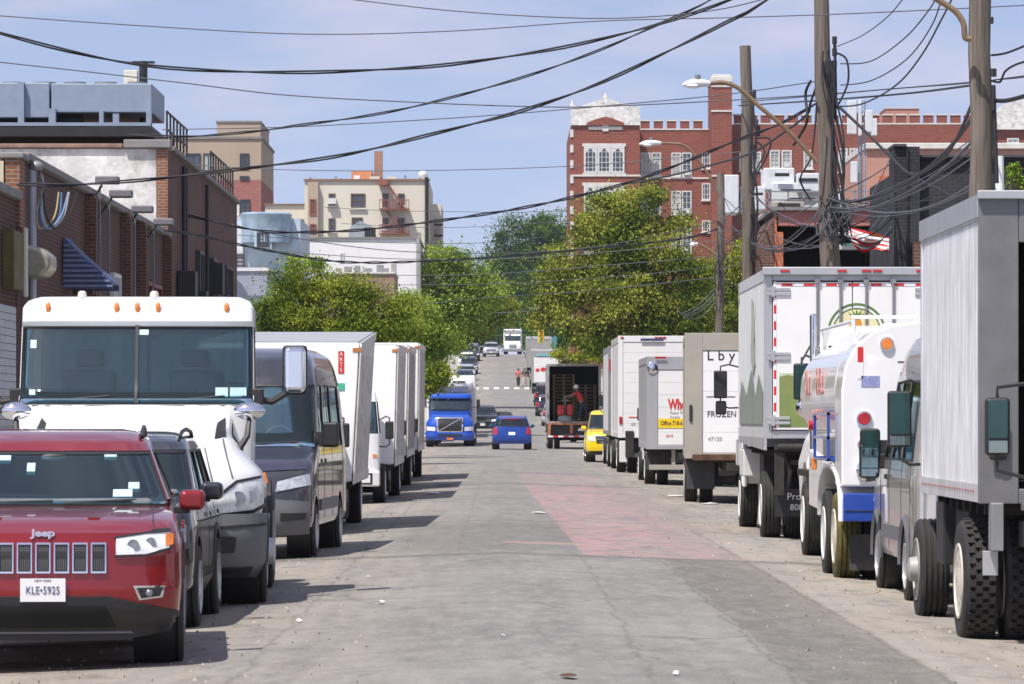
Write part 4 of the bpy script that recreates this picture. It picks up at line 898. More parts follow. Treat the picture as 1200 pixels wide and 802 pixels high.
# ---- R3 tanker truck
r = vehicle('tanker_truck', 'white fuel delivery tank truck with blue bumper box and yellow-edged tyre', 'truck', 4.97, 45.0, True, 10, 'trucks parked along the right kerb')
def ell(w, h, zc, n=40, e=2.6):
    o = []
    for k in range(n):
        t = 2 * PI * k / n; c, s_ = math.cos(t), math.sin(t); o.append((w * math.copysign(abs(c) ** (2 / e), c), zc + h * math.copysign(abs(s_) ** (2 / e), s_)))
    return o
tk = MB().prism(ell(1.24, .72, 1.98), 'xz', .9, 6.3); T = tk.build('tank', mat('white_tank_paint', (.78, .78, .78), .22, coat=.6, var=.03, dirt=.1, dcol=(.4, .38, .35)), r, bevel=.12, seg=4)
cab = [(-1.24, .93), (-1.24, 2.0), (-1.2, 2.26), (-1.1, 2.46), (-.92, 2.62), (-.7, 2.71), (-.4, 2.75), (.4, 2.75), (.7, 2.71), (.92, 2.62), (1.1, 2.46), (1.2, 2.26), (1.24, 2.0), (1.24, .93)]
K = MB().prism(cab, 'xz', 0, .88).build('rear_cabinet', MC['white_tank_paint'], r, bevel=.03, seg=3)
MB().box(-.96, .96, -.006, -.001, 1.0, 1.02).build('cabinet_seam', blackp, K); MB().box(-.62, .4, -.006, -.001, 2.30, 2.312).build('cabinet_seam', blackp, K)
sk = MB().box(-1.02, -.82, -.006, -.001, 2.03, 2.15).build('code_sticker', mat('blue_grey_sticker', (.25, .28, .5), .5, var=.3, vscale=30), K)
MB().box(-1.06, -1.0, -.006, -.001, 2.30, 2.47).build('reflector_strip', redt, K); MB().box(-1.06, -1.0, -.006, -.001, 2.12, 2.299).build('reflector_strip', whitet, K)
for x, z, rd, m_ in ((-.74, 2.50, .062, amber), (-.99, 1.68, .07, redl), (-1.0, 1.40, .05, redl), (.74, 2.50, .062, amber), (.99, 1.68, .07, redl)):
    h = MB().cyl((x, 0, z), (x, -.03, z), rd + .015, seg=24).build('lamp_ring', chrome, K); MB().cyl((x, -.031, z), (x, -.045, z), rd, seg=24).build('lamp_lens', m_, h, bevel=.008)
MB().lathe([(.13, 0), (.13, -.05), (.09, -.06), (.085, -.02)], (-.95, 0, 1.12), 'y', 26).build('hose_port', chrome, K)
MB().box(-1.22, -.1, -.02, .5, .55, .86).build('bumper_box', mat('deep_blue_paint', (.015, .06, .34), .35, coat=.5, var=.06, dirt=.2), r, bevel=.015)
MB().box(-1.20, -.12, -.028, -.021, .66, .67).build('box_seam', blackp, r)
MB().box(.1, 1.22, -.02, .5, .55, .86).build('bumper_box', MC['deep_blue_paint'], r, bevel=.015)
for sx in (-1, 1):
    MB().box(min(sx * .55, sx * 1.12), max(sx * .55, sx * 1.12), .35, .37, .14, .54).build('mudflap', flapm, r)
mud = mat('yellow_sprayed_tyre', (.20, .17, .02), .8, var=.5, dirt=.6, dcol=(.04, .04, .03), vscale=8)
wheel(r, -1.10, 1.0, .50, .27, cream, -1, tm=mat('yellow_overspray_rubber', (.10, .085, .02), .8, var=.6, dirt=.95, dcol=(.03, .03, .028), vscale=5)); wheel(r, -.77, 1.0, .50, .27, cream, -1); dual(r, 1.12, 1.0, 1, cream)
for y in (2.3,): dual(r, -1.12, y, -1, white); dual(r, 1.12, y, 1, white)
for sx in (-1, 1): wheel(r, sx * .88, 8.7, .5, .28, white, sx)
rk = MB()
for y in (1.2, 3.2): rk.box(-1.30, -1.27, y, y + .04, 1.2, 1.75)
for z in (1.2, 1.45, 1.72): rk.box(-1.30, -1.27, 1.2, 3.24, z, z + .03)
for y in (1.2, 3.2): rk.box(-1.268, -1.05, y, y + .04, 1.2, 1.24)
rk.build('hose_rack', MC['deep_blue_paint'], r)
fd = MB(); fd.ctr = (0, 2.3, .5); fd.sheet(lambda u, v: Vector((-1.26 + .7 * v, 1.65 + 1.5 * math.cos(PI * u), .55 + .60 * abs(math.sin(PI * u)) ** .6)), 18, 2, .01, .03); fd.build('wheel_fender', white, r)
# sloping white panels between tank and cab
MB().prism([(3.1, .55), (3.4, 1.15), (6.2, 1.3), (6.2, .6)], 'yz', -1.13, -1.03).build('side_skirt', white, r, bevel=.02)
MB().box(-1.18, -.9, 2.95, 3.0, .45, 1.0).build('mudflap', flapm, r)
MB().box(-1.32, -1.26, 3.2, 3.6, 1.08, 1.22).build('side_marker', amber, r, bevel=.01)
MB().cyl((-1.25, 3.5, 1.6), (-1.34, 3.5, 1.6), .06, seg=16).build('side_marker', redl, r)
gr = MB()
for a in ((-1.0, -.2), ): gr.box(-1.05, -.3, .95, 1.0, 2.80, 2.84)
gr.tube([(-1.0, 1.2, 2.55), (-1.0, 1.2, 2.78), (-1.0, 5.8, 2.78), (-1.0, 5.8, 2.5)], .025); gr.tube([(-.3, 1.2, 2.65), (-.3, 1.2, 2.78), (-.3, 5.8, 2.78), (-.3, 5.8, 2.65)], .02)
for k in range(3): gr.cyl((-.4, 2 + k * 1.4, 2.6), (-.4, 2 + k * 1.4, 2.77), .22, seg=20)
gr.build('tank_top_rail', white, r, bevel=.01)
for k, s_ in enumerate(('FUEL', 'OIL')):
    text(s_, .42, mat('faded_red_lettering', (.60, .26, .23), .5, var=.1), T, (-1.252, 3.0 + k * 1.9, 2.10), rot=(PI / 2, 0, -PI / 2), name='tank_lettering', bold=.01)
text('HEATING', .18, MC['faded_red_lettering'], T, (-1.25, 3.6, 1.72), rot=(PI / 2, 0, -PI / 2), name='tank_lettering')
underbody(r, 1.2, .9, 9, 1.2, bumper=False)
Hh = Shell([(.6, 10.2), (1.0, 10.25), (1.5, 10.1), (1.7, 9.6), (1.85, 8.6)], [(.6, 8.3), (1.9, 8.3)], [(.6, .98), (1.1, 1.0), (1.4, .92), (1.6, .8), (1.85, .75)], bf=.4, br=.03)
shell_body(r, Hh, .62, 1.85, white, [8.7], .6, name='hood', W=1.0, wz=.52)
C = Shell([(.8, 8.5), (1.85, 8.5), (2.6, 8.1), (2.85, 7.8)], [(.8, 6.6), (2.85, 6.6)], [(.8, .92), (1.9, .92), (2.6, .88), (2.85, .8)], bf=.2, br=.1, n=4, nr=4)
C.solid(.8, 1.85, 6).build('cab_body', white, r); C.solid(2.6, 2.85, 6).build('cab_roof', white, r); greenhouse(r, C, 1.85, 2.6, white, us=.07, side=((.1, .6),))
mirror(r, -1.09, 8.0, 2.16, .21, .47, side=-1, bodyx=-.86, gm=mirr2, convex=False)
MB().ball((-1.04, 8.0, 1.82), .13, .07, .13, 16, 10).build('convex_mirror', chrome, r)
MB().tube([(-.8, 7.6, 2.5), (-1.0, 7.7, 2.62), (-1.09, 8.0, 2.42)], .015).build('mirror_brace', galv, r)
MB().box(-1.10, -1.02, 6.4, 6.5, 1.0, 3.0).build('exhaust_stack', chrome, r, bevel=.03)
for ch in list(r.children):
    if ch.name.split('.')[0] not in ('wheel', 'mudflap', 'chassis'): ch.location.z += .14
# ---- R4 produce truck
r = vehicle('box_truck', 'white refrigerated box truck with red and white tape and a round pineapple emblem', 'truck', 5.17, 60.4, True, 9, 'trucks parked along the right kerb')
wr_ = mat('fluted_white_side', (.58, .60, .60), .45, var=.06, dirt=.4, dcol=(.36, .38, .34), vscale=1.2)
body = cargo(r, 1.28, .04, 6.6, 1.42, 3.88, wr_, alu, rear='doors', ribs=.14, rib_m=wr_, frame=.10, frametop=.16, marker=False, roof_m=white2)
MB().box(-1.33, 1.33, -.10, -.003, 3.80, 3.92).build('rear_header', alu, r, bevel=.015)
MB().prism([(.0, 1.22), (.0, 1.40), (6.6, 1.40), (6.6, 1.30)], 'yz', -1.30, -1.262).build('side_skirt', alu, r)
MB().prism([(.0, 1.22), (.0, 1.40), (6.6, 1.40), (6.6, 1.30)], 'yz', 1.262, 1.30).build('side_skirt', alu, r)
doors = []
for sx in (-1, 1):
    d_ = MB().box(min(sx * .006, sx * 1.17), max(sx * .006, sx * 1.17), -.03, .03, 1.52, 3.70).build('rear_door', white, r, bevel=.008); doors.append(d_)
    for x in (.18, .52) if sx < 0 else (.2, .6):
        lr = MB().cyl((sx * x, -.06, 1.5), (sx * x, -.06, 3.76), .018, seg=8)
        for z in (1.55, 2.2, 2.9, 3.68): lr.box(sx * x - .04, sx * x + .04, -.075, -.031, z, z + .06)
        lr.build('lock_rod', galv, d_)
    for z in (1.60, 2.55, 3.50):
        h = MB(); a, b = sorted((sx * 1.26, sx * .92)); h.box(a, b, -.055, -.0315, z, z + .045); h.box(a, b, -.055, -.0315, z + .07, z + .115); h.box(*sorted((sx * 1.2, sx * 1.14)), -.06, -.0316, z - .02, z + .14); h.build('hinge', alu, d_, bevel=.004)
MB().box(-.60, -.15, -.08, -.061, 2.0, 2.05).build('door_handle', blackp, doors[0], bevel=.008); MB().box(-.20, -.14, -.085, -.062, 1.75, 2.3).build('door_handle', blackp, doors[0], bevel=.008)
tape = MB(); tw = MB()
for k in range(9): z = 1.55 + k * .24; tape.box(-1.16, -1.125, -.036, -.0312, z, z + .13); tw.box(-1.16, -1.125, -.036, -.0312, z + .1305, z + .2395)
for k in range(7): x = -1.05 + k * .33; tape.box(x, x + .16, -.036, -.0312, 3.64, 3.68); tw.box(x + .1605, x + .3295, -.036, -.0312, 3.64, 3.68)
tape.build('red_reflective_strip', redt, r); tw.build('white_reflective_strip', whitet, r)
for x in (-1.0, -.16, .2, .36, 1.0): MB().box(x - .07, x + .07, -.125, -.101, 3.84, 3.88).build('marker_lamp', redl, r, bevel=.006)
gm_ = mat('leaf_green_print', (.20, .25, .08), .45, var=.2, vscale=2, dirt=.3, dcol=(.4, .42, .3)); gd = mat('hill_green_print', (.10, .19, .04), .45, var=.2, vscale=3)
gp = MB().prism([(-1.08, 1.56), (-1.08, 2.30), (-.95, 2.33), (-.75, 2.28), (-.55, 2.20), (-.22, 2.05), (-.22, 1.56)], 'xz', -.0345, -.0305).build('green_hill_print', gm_, doors[0])
g2 = MB().prism([(-1.08, 2.303), (-1.08, 2.36), (-.75, 2.36), (-.55, 2.33), (-.22, 2.2), (-.22, 2.053), (-.55, 2.203), (-.75, 2.283), (-.95, 2.333)], 'xz', -.0345, -.0305).build('pale_hill_print', mat('pale_green_print', (.5, .58, .42), .45), doors[0])
# emblem: ring, disc, fruit and leaves
cx_, cz_ = .06, 2.96
def ringp(r0, r1, m, n=40, y=(-.036, -.031)):
    mb = MB(); mb.lathe([(r0, y[0]), (r1, y[0]), (r1, y[1]), (r0, y[1])], (cx_, 0, cz_), 'y', n, close=True); return mb
em = ringp(.40, .43, None).build('round_emblem', gd, doors[1]); ringp(.34, .36, None).build('emblem_ring', gd, em)
MB().cyl((cx_, -.0335, cz_), (cx_, -.0305, cz_), .339, seg=40).build('emblem_disc', mat('pale_yellow_print', (.75, .70, .42), .5, var=.1), em)
MB().ball((cx_ - .02, -.034, cz_ + .09), .10, .006, .15).build('emblem_fruit', mat('orange_print', (.72, .30, .04), .5, var=.25, vscale=12), em)
lf = MB()
for a in (-50, -25, 0, 25, 50):
    t = math.radians(a); lf.prism([(cx_ - .03, cz_ + .2), (cx_ + .03, cz_ + .2), (cx_ + .17 * math.sin(t), cz_ + .2 + .15 * math.cos(t))], 'xz', -.044 - abs(a) * 1e-5, -.041)
lf.build('emblem_leaves', gd, em)
MB().prism([(cx_ - .3, cz_ - .08), (cx_ + .3, cz_ - .08), (cx_ + .22, cz_ - .24), (cx_ - .22, cz_ - .24)], 'xz', -.038, -.0345).build('emblem_hills', gm_, em)
# fading pictures on the fluted side
MB().prism([(.3, 1.60), (.3, 2.1), (1.3, 2.35), (2.1, 2.0), (3.1, 2.45), (4.3, 2.05), (5.6, 2.3), (6.2, 2.0), (6.2, 1.6)], 'yz', -1.304, -1.3005).build('side_hill_print', mat('faded_green_print', (.24, .29, .24), .5, var=.1, dirt=.3), r)
MB().prism([(2.2, 2.5), (2.6, 3.5), (3.0, 3.55), (3.2, 2.6), (2.7, 2.35)], 'yz', -1.304, -1.3005).build('side_fruit_print', mat('faded_olive_print', (.42, .46, .38), .5, var=.2), r)
underbody(r, 1.26, .15, 6.6, 1.40, bumper=False)
for sx in (-1, 1):
    dual(r, sx * 1.12, 1.4, sx, white2, .52, .28); wheel(r, sx * 1.1, 7.3, .50, .27, white2, sx)
    f_ = MB().box(min(sx * .42, sx * 1.1), max(sx * .42, sx * 1.1), .72, .735, .36, .78).build('mudflap', blackp, r)
    if sx < 0: text('Produc', .15, letterw, f_, (-.70, .715, .66)); text('808-2', .13, letterw, f_, (-.72, .715, .50))
lg = MB(); lg.box(-1.15, -.2, -.04, .10, 1.22, 1.30); lg.cyl((-1.1, .0, 1.26), (-.45, .0, 1.26), .06, seg=12); lg.box(-1.14, -1.0, .0, .16, .55, 1.2); lg.tube([(-1.05, .1, 1.2), (-.92, .12, .9), (-.98, .12, .6)], .05); lg.box(-.9, .9, .12, .3, 1.0, 1.08); lg.box(-.5, .9, .05, .2, .78, .86)
lg.build('lift_gate_arm', chas, r, bevel=.01)
MB().box(-.75, .2, -.06, .0, 1.16, 1.20).build('step_plate', alu, r)
tail(r, -.55, .02, 1.0, .12, .08); tail(r, .55, .02, 1.0, .12, .08)
MB().box(-1.28, 1.28, 5.6, 6.6, .75, 1.2).build('side_locker', white2, r, bevel=.03)
cabover(r, 1.12, 9.0, .62, 2.7, white, deep=2.2, sticker=False, mir=0)
MB().prism([(6.7, .55), (6.7, 1.3), (7.0, 1.35), (8.4, 1.35), (8.4, .9), (7.0, .9)], 'yz', -1.24, -1.14).build('front_fender', white, r, bevel=.03)
mirror(r, -1.55, 7.4, 2.25, .22, .46, side=-1, bodyx=-1.1, gm=blackp, convex=False); MB().box(-1.63, -1.45, 7.38, 7.46, 1.75, 1.98).build('convex_mirror', blackp, r, bevel=.03)
for ch in list(r.children):
    if ch.name.split('.')[0] not in ('wheel', 'mudflap', 'chassis'): ch.location.z += .14
# ---- R5
def rbox(label, x, d, L, w, z0, z1, side_m, fr_m, frame, ftop, door_m, zc=2.4, flaph=.5, lamp=None, wheels=1.4, cabdx=.95, bz=.5, bumper=True, slats=7, marker=True, wr=.48, bumper_w=None, bumper_m=galv):
    r = vehicle('box_truck', label, 'truck', x, d, True, L + 2, 'trucks parked along the right kerb')
    cargo(r, w, .04, L, z0, z1, side_m, fr_m, 'roll', door_m=door_m, frame=frame, frametop=ftop, slats=slats, marker=marker)
    underbody(r, w, .15, L, z0, flap_y=wheels - .72, bz=bz, bumper=bumper, flaph=flaph, bumper_w=bumper_w, bumper_m=bumper_m)
    for sx in (-1, 1): dual(r, sx * (w - .12), wheels, sx, white2, wr, .26); wheel(r, sx * (w - .14), L + 1.0, wr, .25, white2, sx)
    cabover(r, min(1.1, w - .1), L + 1.9, .62, zc, white, deep=1.75, sticker=False, mir=.02)
    return r
beige = mat('weathered_beige_frame', (.36, .34, .29), .55, var=.08, dirt=.45, dcol=(.2, .17, .13), vscale=1.5)
r = rbox('grey-framed frozen goods box truck with black lettering on its white door', 5.10, 86.0, 6.6, 1.24, 1.0, 3.58, beige, beige, .36, .34, white, slats=5, flaph=.62, marker=False, bumper=False); r.rotation_euler.z = -math.radians(2.2)
text('L b y', .30, letterb, r, (-.50, .014, 3.13)); text('S', .34, letterb, r, (-.05, .014, 2.25)); text('FROZEN', .18, letterb, r, (-.48, .014, 1.90), sx=.9); text('47150', .12, greyp, r, (-.62, .014, 1.38)); text('———', .2, letterb, r, (-.5, .014, 2.28))
MB().box(-1.16, -1.10, -.035, -.001, 1.75, 2.1).build('door_hook', chas, r, bevel=.01); MB().box(-1.1, .3, -.05, .02, .93, 1.06).build('rusty_sill', rustm, r, bevel=.01)
# ---- R6
r = rbox('small aluminium-framed box truck with red wholesale lettering and a yellow office stripe', 4.93, 105.5, 6.2, 1.18, .98, 3.32, alu, alu, .27, .32, white, zc=2.3, slats=6, bz=.42, bumper_m=beige, marker=False, wheels=1.6, wr=.42)
text('Whol', .36, letterr, r, (-.64, .012, 2.10), align='LEFT', bold=.015, sx=.62)
y_ = MB().box(-.90, .89, .008, .0145, 1.50, 1.74).build('yellow_stripe', mat('yellow_vinyl', (.85, .60, .01), .5, var=.04), r); text('Office 718-6', .155, letterb, y_, (-.84, .006, 1.62), align='LEFT', sx=.72, bold=.002)
text('Paper Plast', .10, mat('pale_grey_vinyl', (.45, .45, .46), .5), r, (-.60, .012, 1.90), align='LEFT'); text('Supply', .10, MC['pale_grey_vinyl'], r, (-.60, .012, 1.79), align='LEFT'); text('2415', .09, letterr, r, (-.70, .012, 1.30), align='LEFT')
MB().ball((-1.05, -.02, 3.05), .14, .03, .16).build('dome_mirror', chrome, r); MB().box(-.98, -.7, -.06, -.041, 3.29, 3.34).build('marker_lamp', redl, r)
# ---- R7
r = rbox('tall clean white box truck with a full-width white roll door', 4.80, 124.0, 8.0, 1.26, 1.12, 4.15, white2, white, .13, .16, white, zc=2.7, slats=9, wheels=1.6)
tail(r, -1.2, -.0, 1.62, .09, .22); text('▬▬▬▬', .1, letterr, r, (-.75, .014, 1.72)); text('8813', .14, MC['pale_grey_vinyl'], r, (-.75, .014, 1.50)); MB().box(-.6, .1, -.05, -.042, 4.02, 4.10).build('top_decal', mat('navy_vinyl', (.05, .06, .15), .5, var=.6, vscale=30), r)
MB().box(-1.24, -1.0, .0, .12, .35, 1.0).build('bumper_post', white2, r, bevel=.02); MB().box(-1.06, -.8, -.05, .1, .5, 1.3).build('lift_gate_arm', chas, r, bevel=.02)
# ---- R8
r = rbox('narrow strip of a grey box truck showing left of the tall white one', 4.80, 135.5, 7.0, 1.26, 1.1, 4.0, white2, galv, .16, .2, white2, zc=2.6); tail(r, -1.18, 0, 3.4, .12, .4)
mirror(r, -1.33, 7.6, 2.2, .18, .5, side=-1, bodyx=-1.0, gm=blackp)
# ---- yellow car
ylw = mat('taxi_yellow_paint', (.85, .60, .01), .28, coat=.7, var=.03)
r = vehicle('parked_car', 'bright yellow SUV facing the camera between the trucks on the right', 'car', 3.95, 146.5, False, 4.6)
car(r, L=4.6, w=.92, zr=1.88, zh=1.08, zc=1.2, yc=-.95, yh=-1.75, paint=ylw, wr=.37, lamp_z=(.76, .93), grille=(.55, .68, .96))
# ---- far right trucks and cars
r = vehicle('box_truck', 'white box truck with red lettering up the slope, above the open stake truck', 'truck', 3.95, 366, True, 8)
cargo(r, 1.26, .04, 7, 1.0, 3.85, greyp, greyp, 'roll', frame=.16, frametop=.5, slats=5, marker=False); underbody(r, 1.2, .1, 7, 1.0)
[MB().ball((x, .01, 2.15 + dz), rr_, .012, rr_ * .8).build('red_print', letterr, r) for x, dz, rr_ in ((-.75, 0, .2), (-.25, .06, .24), (.25, -.04, .2), (.6, .02, .22))]; MB().box(-.9, .6, -.046, -.0415, 3.42, 3.62).build('teal_stripe', mat('teal_vinyl', (.2, .5, .5), .5), r)
for sx in (-1, 1): dual(r, sx * 1.1, 1.4, sx); wheel(r, sx * 1.1, 7.6, .48, .26, white, sx)
cabover(r, 1.1, 9, .62, 2.5, white, deep=1.9)
r = vehicle('box_truck', 'pale grey box truck farthest up the slope on the right kerb', 'truck', 3.75, 412, True, 8)
cargo(r, 1.3, .04, 7, 1.0, 3.9, greyp, greyp, 'roll', frame=.16, slats=6, marker=False, door_m=greyp); underbody(r, 1.2, .1, 7, 1.0); cabover(r, 1.1, 9, .62, 2.5, white, deep=1.9)
for sx in (-1, 1): dual(r, sx * 1.1, 1.4, sx)
for lab, d, x, p, zr in (('dark car parked just above the open stake truck', 262, 3.75, blackcar, 1.55), ('silver parked car seen over the open stake truck on the right kerb', 283, 3.7, silver, 1.6), ('dark blue parked car beside the pedestrians on the right slope', 312, 3.5, navy, 1.6), ('black SUV parked below the white box truck on the right slope', 338, 3.6, blackcar, 1.8)):
    r = vehicle('parked_car', lab, 'car', x, d, True, 4.7, 'cars parked on the far right slope')
    car(r, L=4.6, w=.92, zr=zr, zh=1.0, zc=1.08, yc=-1.2, yh=-1.9, paint=p, front=False, details='rear')
# ---- R9 open stake truck
r = vehicle('stake_truck', 'dark open-backed box truck with pallets and a worker standing on its bed', 'truck', 3.47, 197, True, 9)
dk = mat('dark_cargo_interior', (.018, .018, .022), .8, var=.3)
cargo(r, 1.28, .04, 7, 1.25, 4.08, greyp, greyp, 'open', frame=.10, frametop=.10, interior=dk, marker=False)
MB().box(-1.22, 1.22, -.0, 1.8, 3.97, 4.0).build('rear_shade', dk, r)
bb = MB().box(-1.25, 1.25, -.1, .0, 1.17, 1.26); bb.box(-1.25, -1.12, -.1, .0, .60, 1.169); bb.box(1.12, 1.25, -.1, .0, .6, 1.169); bb.box(-.2, -.05, -.1, .0, .75, 1.169); bb.build('gate_frame', mat('rusty_orange_frame', (.42, .16, .06), .7, var=.5, dirt=.4, vscale=5), r, bevel=.01)
st = MB(); sw = MB()
for k in range(10): (st if k % 2 else sw).box(-1.25 + k * .25, -1.0 + k * .25 - .002, -.115, -.101, .58, .66)
st.build('red_reflective_strip', redt, r); sw.build('white_reflective_strip', whitet, r)
MB().box(.2, .55, -.03, -.01, .88, 1.0).build('licence_plate', whitet, r); MB().box(-1.1, 1.1, .1, .2, .70, 1.15).build('rear_panel', blackp, r)
MB().box(-.6, .5, -.05, .1, .30, .36).build('tow_bar', galv, r); underbody(r, 1.2, .2, 7, 1.2, bumper=False)
for sx in (-1, 1): dual(r, sx * 1.13, 1.3, sx); wheel(r, sx * 1.1, 8.0, .5, .27, white, sx)
cabover(r, 1.1, 9, .62, 2.6, white, deep=1.9, mir=.07)
wood = mat('dull_pallet_wood', (.50, .40, .20), .8, var=.3)
base = r.location + Vector((0, 0, 1.34))
def pallet_stack(x, y, n, w, label):
    p = thing('pallet_stack', label, 'pallets', base + Vector((x, y, 0)), 0)
    for k in range(n):
        m_ = MB(); z = k * .165
        for j in range(3): m_.box(-w / 2 + j * (w / 2 - .04), -w / 2 + j * (w / 2 - .04) + .08, 0, 1.1, z + .02, z + .11)
        for j in range(6): m_.box(-w / 2, w / 2, j * .2, j * .2 + .12, z + .112, z + .13)
        for j in range(3): m_.box(-w / 2, w / 2, j * .48, j * .48 + .12, z, z + .018)
        m_.build('pallet', wood, p)
pallet_stack(-.45, 2.2, 14, 1.05, 'tall stack of wooden pallets in the left of the open truck bed'); pallet_stack(.62, 2.5, 11, 1.0, 'shadowed stack of wooden pallets in the right of the open truck bed')
pj = thing('pallet_jack', 'red drum dolly with grey base beside the worker on the truck bed', 'hand truck', base + Vector((-.42, .25, 0)), 0)
MB().lathe([(.01, 0), (.36, 0), (.38, .05), (.34, .22), (.30, .28), (.01, .28)], (0, 0, 0), 'z', 20).build('drum_base', galv, pj)
rd_ = mat('red_machine_paint', (.50, .03, .03), .4, var=.1, dirt=.2)
MB().box(-.36, -.05, -.22, .2, .30, .78).build('red_case', rd_, pj, bevel=.05); MB().box(.08, .36, -.22, .2, .30, .82).build('red_case', rd_, pj, bevel=.05)
MB().tube([(0, -.05, .28), (0, -.1, 1.0), (-.02, -.1, 1.25)], .025).build('handle', galv, pj); MB().box(-.2, .2, -.12, -.08, 1.0, 1.04).build('handle_bar', galv, pj, bevel=.01)

# ================================================================ people (skinned figures)
skin = mat('brown_skin', (.30, .16, .10), .55, var=.05)
def skinmesh(name, V, E, R, m, parent, sub=1):
    me = bpy.data.meshes.new(name); me.from_pydata([Vector(v) for v in V], E, [])
    o = bpy.data.objects.new(name, me); COL.objects.link(o)
    s_ = o.modifiers.new('s', 'SKIN'); s_.use_smooth_shade = True
    for i, rr in enumerate(R): me.skin_vertices[0].data[i].radius = (rr, rr)
    me.skin_vertices[0].data[0].use_root = True
    d_ = o.modifiers.new('d', 'SUBSURF'); d_.levels = sub; d_.render_levels = sub
    bpy.context.view_layer.update()
    m2 = bpy.data.meshes.new_from_object(o.evaluated_get(bpy.context.evaluated_depsgraph_get())); bpy.data.objects.remove(o)
    return link(name, m2, m, parent, sharp=80)
def person(label, loc, rz, J, shirt, trousers, hair=None, hat=None, hs=1.0):
    """J: joints pelvis, chest, neck, head, shoulders, elbows, hands, hips, knees, ankles, toes (metres, facing -y)"""
    p = thing('person', label, 'person', loc, rz)
    V = [J['pelvis'], J['chest'], J['neck'], J['head'], J['sl'], J['el'], J['hl'], J['sr'], J['er'], J['hr'], J['kl'], J['al'], J['tl'], J['kr'], J['ar'], J['tr'], J['pl'], J['pr'], J['top']]
    E = [(0, 1), (1, 2), (2, 3), (3, 18), (1, 4), (4, 5), (5, 6), (1, 7), (7, 8), (8, 9), (0, 16), (16, 10), (10, 11), (11, 12), (0, 17), (17, 13), (13, 14), (14, 15)]
    R = [.13, .15, .06, .095, .06, .045, .03, .06, .045, .03, .065, .045, .04, .065, .045, .04, .085, .085, .08]
    for h, e in ((6, 5), (9, 8)):
        a = Vector(V[h]); d = (a - Vector(V[e])).normalized(); q = d.cross(Vector((0, 0, 1))); q = q.normalized() if q.length > .1 else Vector((1, 0, 0))
        pm = len(V); V.append(a + d * .07); E.append((h, pm)); R.append(.032)
        for k, (o_, ln) in enumerate(((-.03, .07), (-.01, .085), (.01, .08), (.03, .065), (.05, .03))):
            V.append(a + d * (.07 + ln * .55) + q * o_); E.append((pm, len(V) - 1)); R.append(.009)
            V.append(a + d * (.07 + ln) + q * o_ * 1.1 - Vector((0, 0, .02))); E.append((len(V) - 2, len(V) - 1)); R.append(.008)
    b = skinmesh('body', V, E, R, skin, p)
    mid = lambda a, c, t: Vector(a).lerp(Vector(c), t)
    skinmesh('shirt', [J['chest'], mid(J['chest'], J['pelvis'], .9), mid(J['chest'], J['neck'], .6), J['sl'], mid(J['sl'], J['el'], .8), J['sr'], mid(J['sr'], J['er'], .8)], [(0, 1), (0, 2), (0, 3), (3, 4), (0, 5), (5, 6)], [.175, .16, .085, .085, .07, .085, .07], shirt, b)
    skinmesh('trousers', [J['pelvis'], J['pl'], J['kl'], mid(J['kl'], J['al'], .9), J['pr'], J['kr'], mid(J['kr'], J['ar'], .9), mid(J['pelvis'], J['chest'], .2)], [(0, 1), (1, 2), (2, 3), (0, 4), (4, 5), (5, 6), (0, 7)], [.155, .105, .085, .07, .105, .085, .07, .155], trousers, b)
    for a, t in ((J['al'], J['tl']), (J['ar'], J['tr'])):
        skinmesh('shoe', [Vector(a) - Vector((0, 0, .02)), Vector(t)], [(0, 1)], [.055, .045], blackp, b)
    hd = Vector(J['head']); tp = Vector(J['top']); f = (Vector(J['face'])).normalized()
    c = hd.lerp(tp, .5); s_ = f.cross(Vector((0, 0, 1))).normalized()
    MB().ball(c + f * .105 - Vector((0, 0, .0)), .018, .018, .028).build('nose', skin, b)
    for q in (-1, 1): MB().ball(c + f * .09 + s_ * q * .035 + Vector((0, 0, .025)), .012).build('eye', blackp, b); MB().ball(c + s_ * q * .095, .02, .02, .035).build('ear', skin, b)
    MB().ball(c + f * .09 - Vector((0, 0, .045)), .028, .015, .008).build('mouth', letterr, b)
    if hair: MB().ball(c + Vector((0, 0, .03)) - f * .02, .112, .115, .11).build('hair', hair, b)
    if hat:
        h = MB().lathe([(.01, .20), (.10, .18), (.118, .08), (.12, .05), (.16, .035), (.155, .02), (.11, .03)], c - Vector((0, 0, .03)), 'z', 18).build('hat', hat, b)
    return p
jeans = mat('dark_jeans', (.03, .04, .07), .85, var=.2); redsh = mat('red_shirt_cloth', (.55, .03, .03), .8, var=.1); hatm = mat('off_white_hat', (.85, .83, .78), .8, var=.03); hairm = mat('black_hair', (.015, .012, .01), .6, var=.2)
J = dict(pelvis=(.12, 0, .90), chest=(-.05, 0, 1.28), neck=(-.12, 0, 1.46), head=(-.16, 0, 1.53), top=(-.19, 0, 1.68), sl=(-.08, -.19, 1.40), el=(-.36, -.20, 1.28), hl=(-.62, -.10, 1.20), sr=(-.05, .19, 1.40), er=(-.32, .18, 1.22), hr=(-.58, .08, 1.18),
         pl=(.10, -.10, .86), kl=(.02, -.1, .47), al=(-.02, -.1, .08), tl=(-.2, -.1, .03), pr=(.16, .1, .86), kr=(.30, .1, .50), ar=(.52, .1, .12), tr=(.38, .1, .03), face=(-1, 0, -.15))
person('worker in red shirt and white hat leaning on a hand truck on a truck bed', base + Vector((.28, .25, 0)), 0, J, redsh, jeans, hat=hatm)
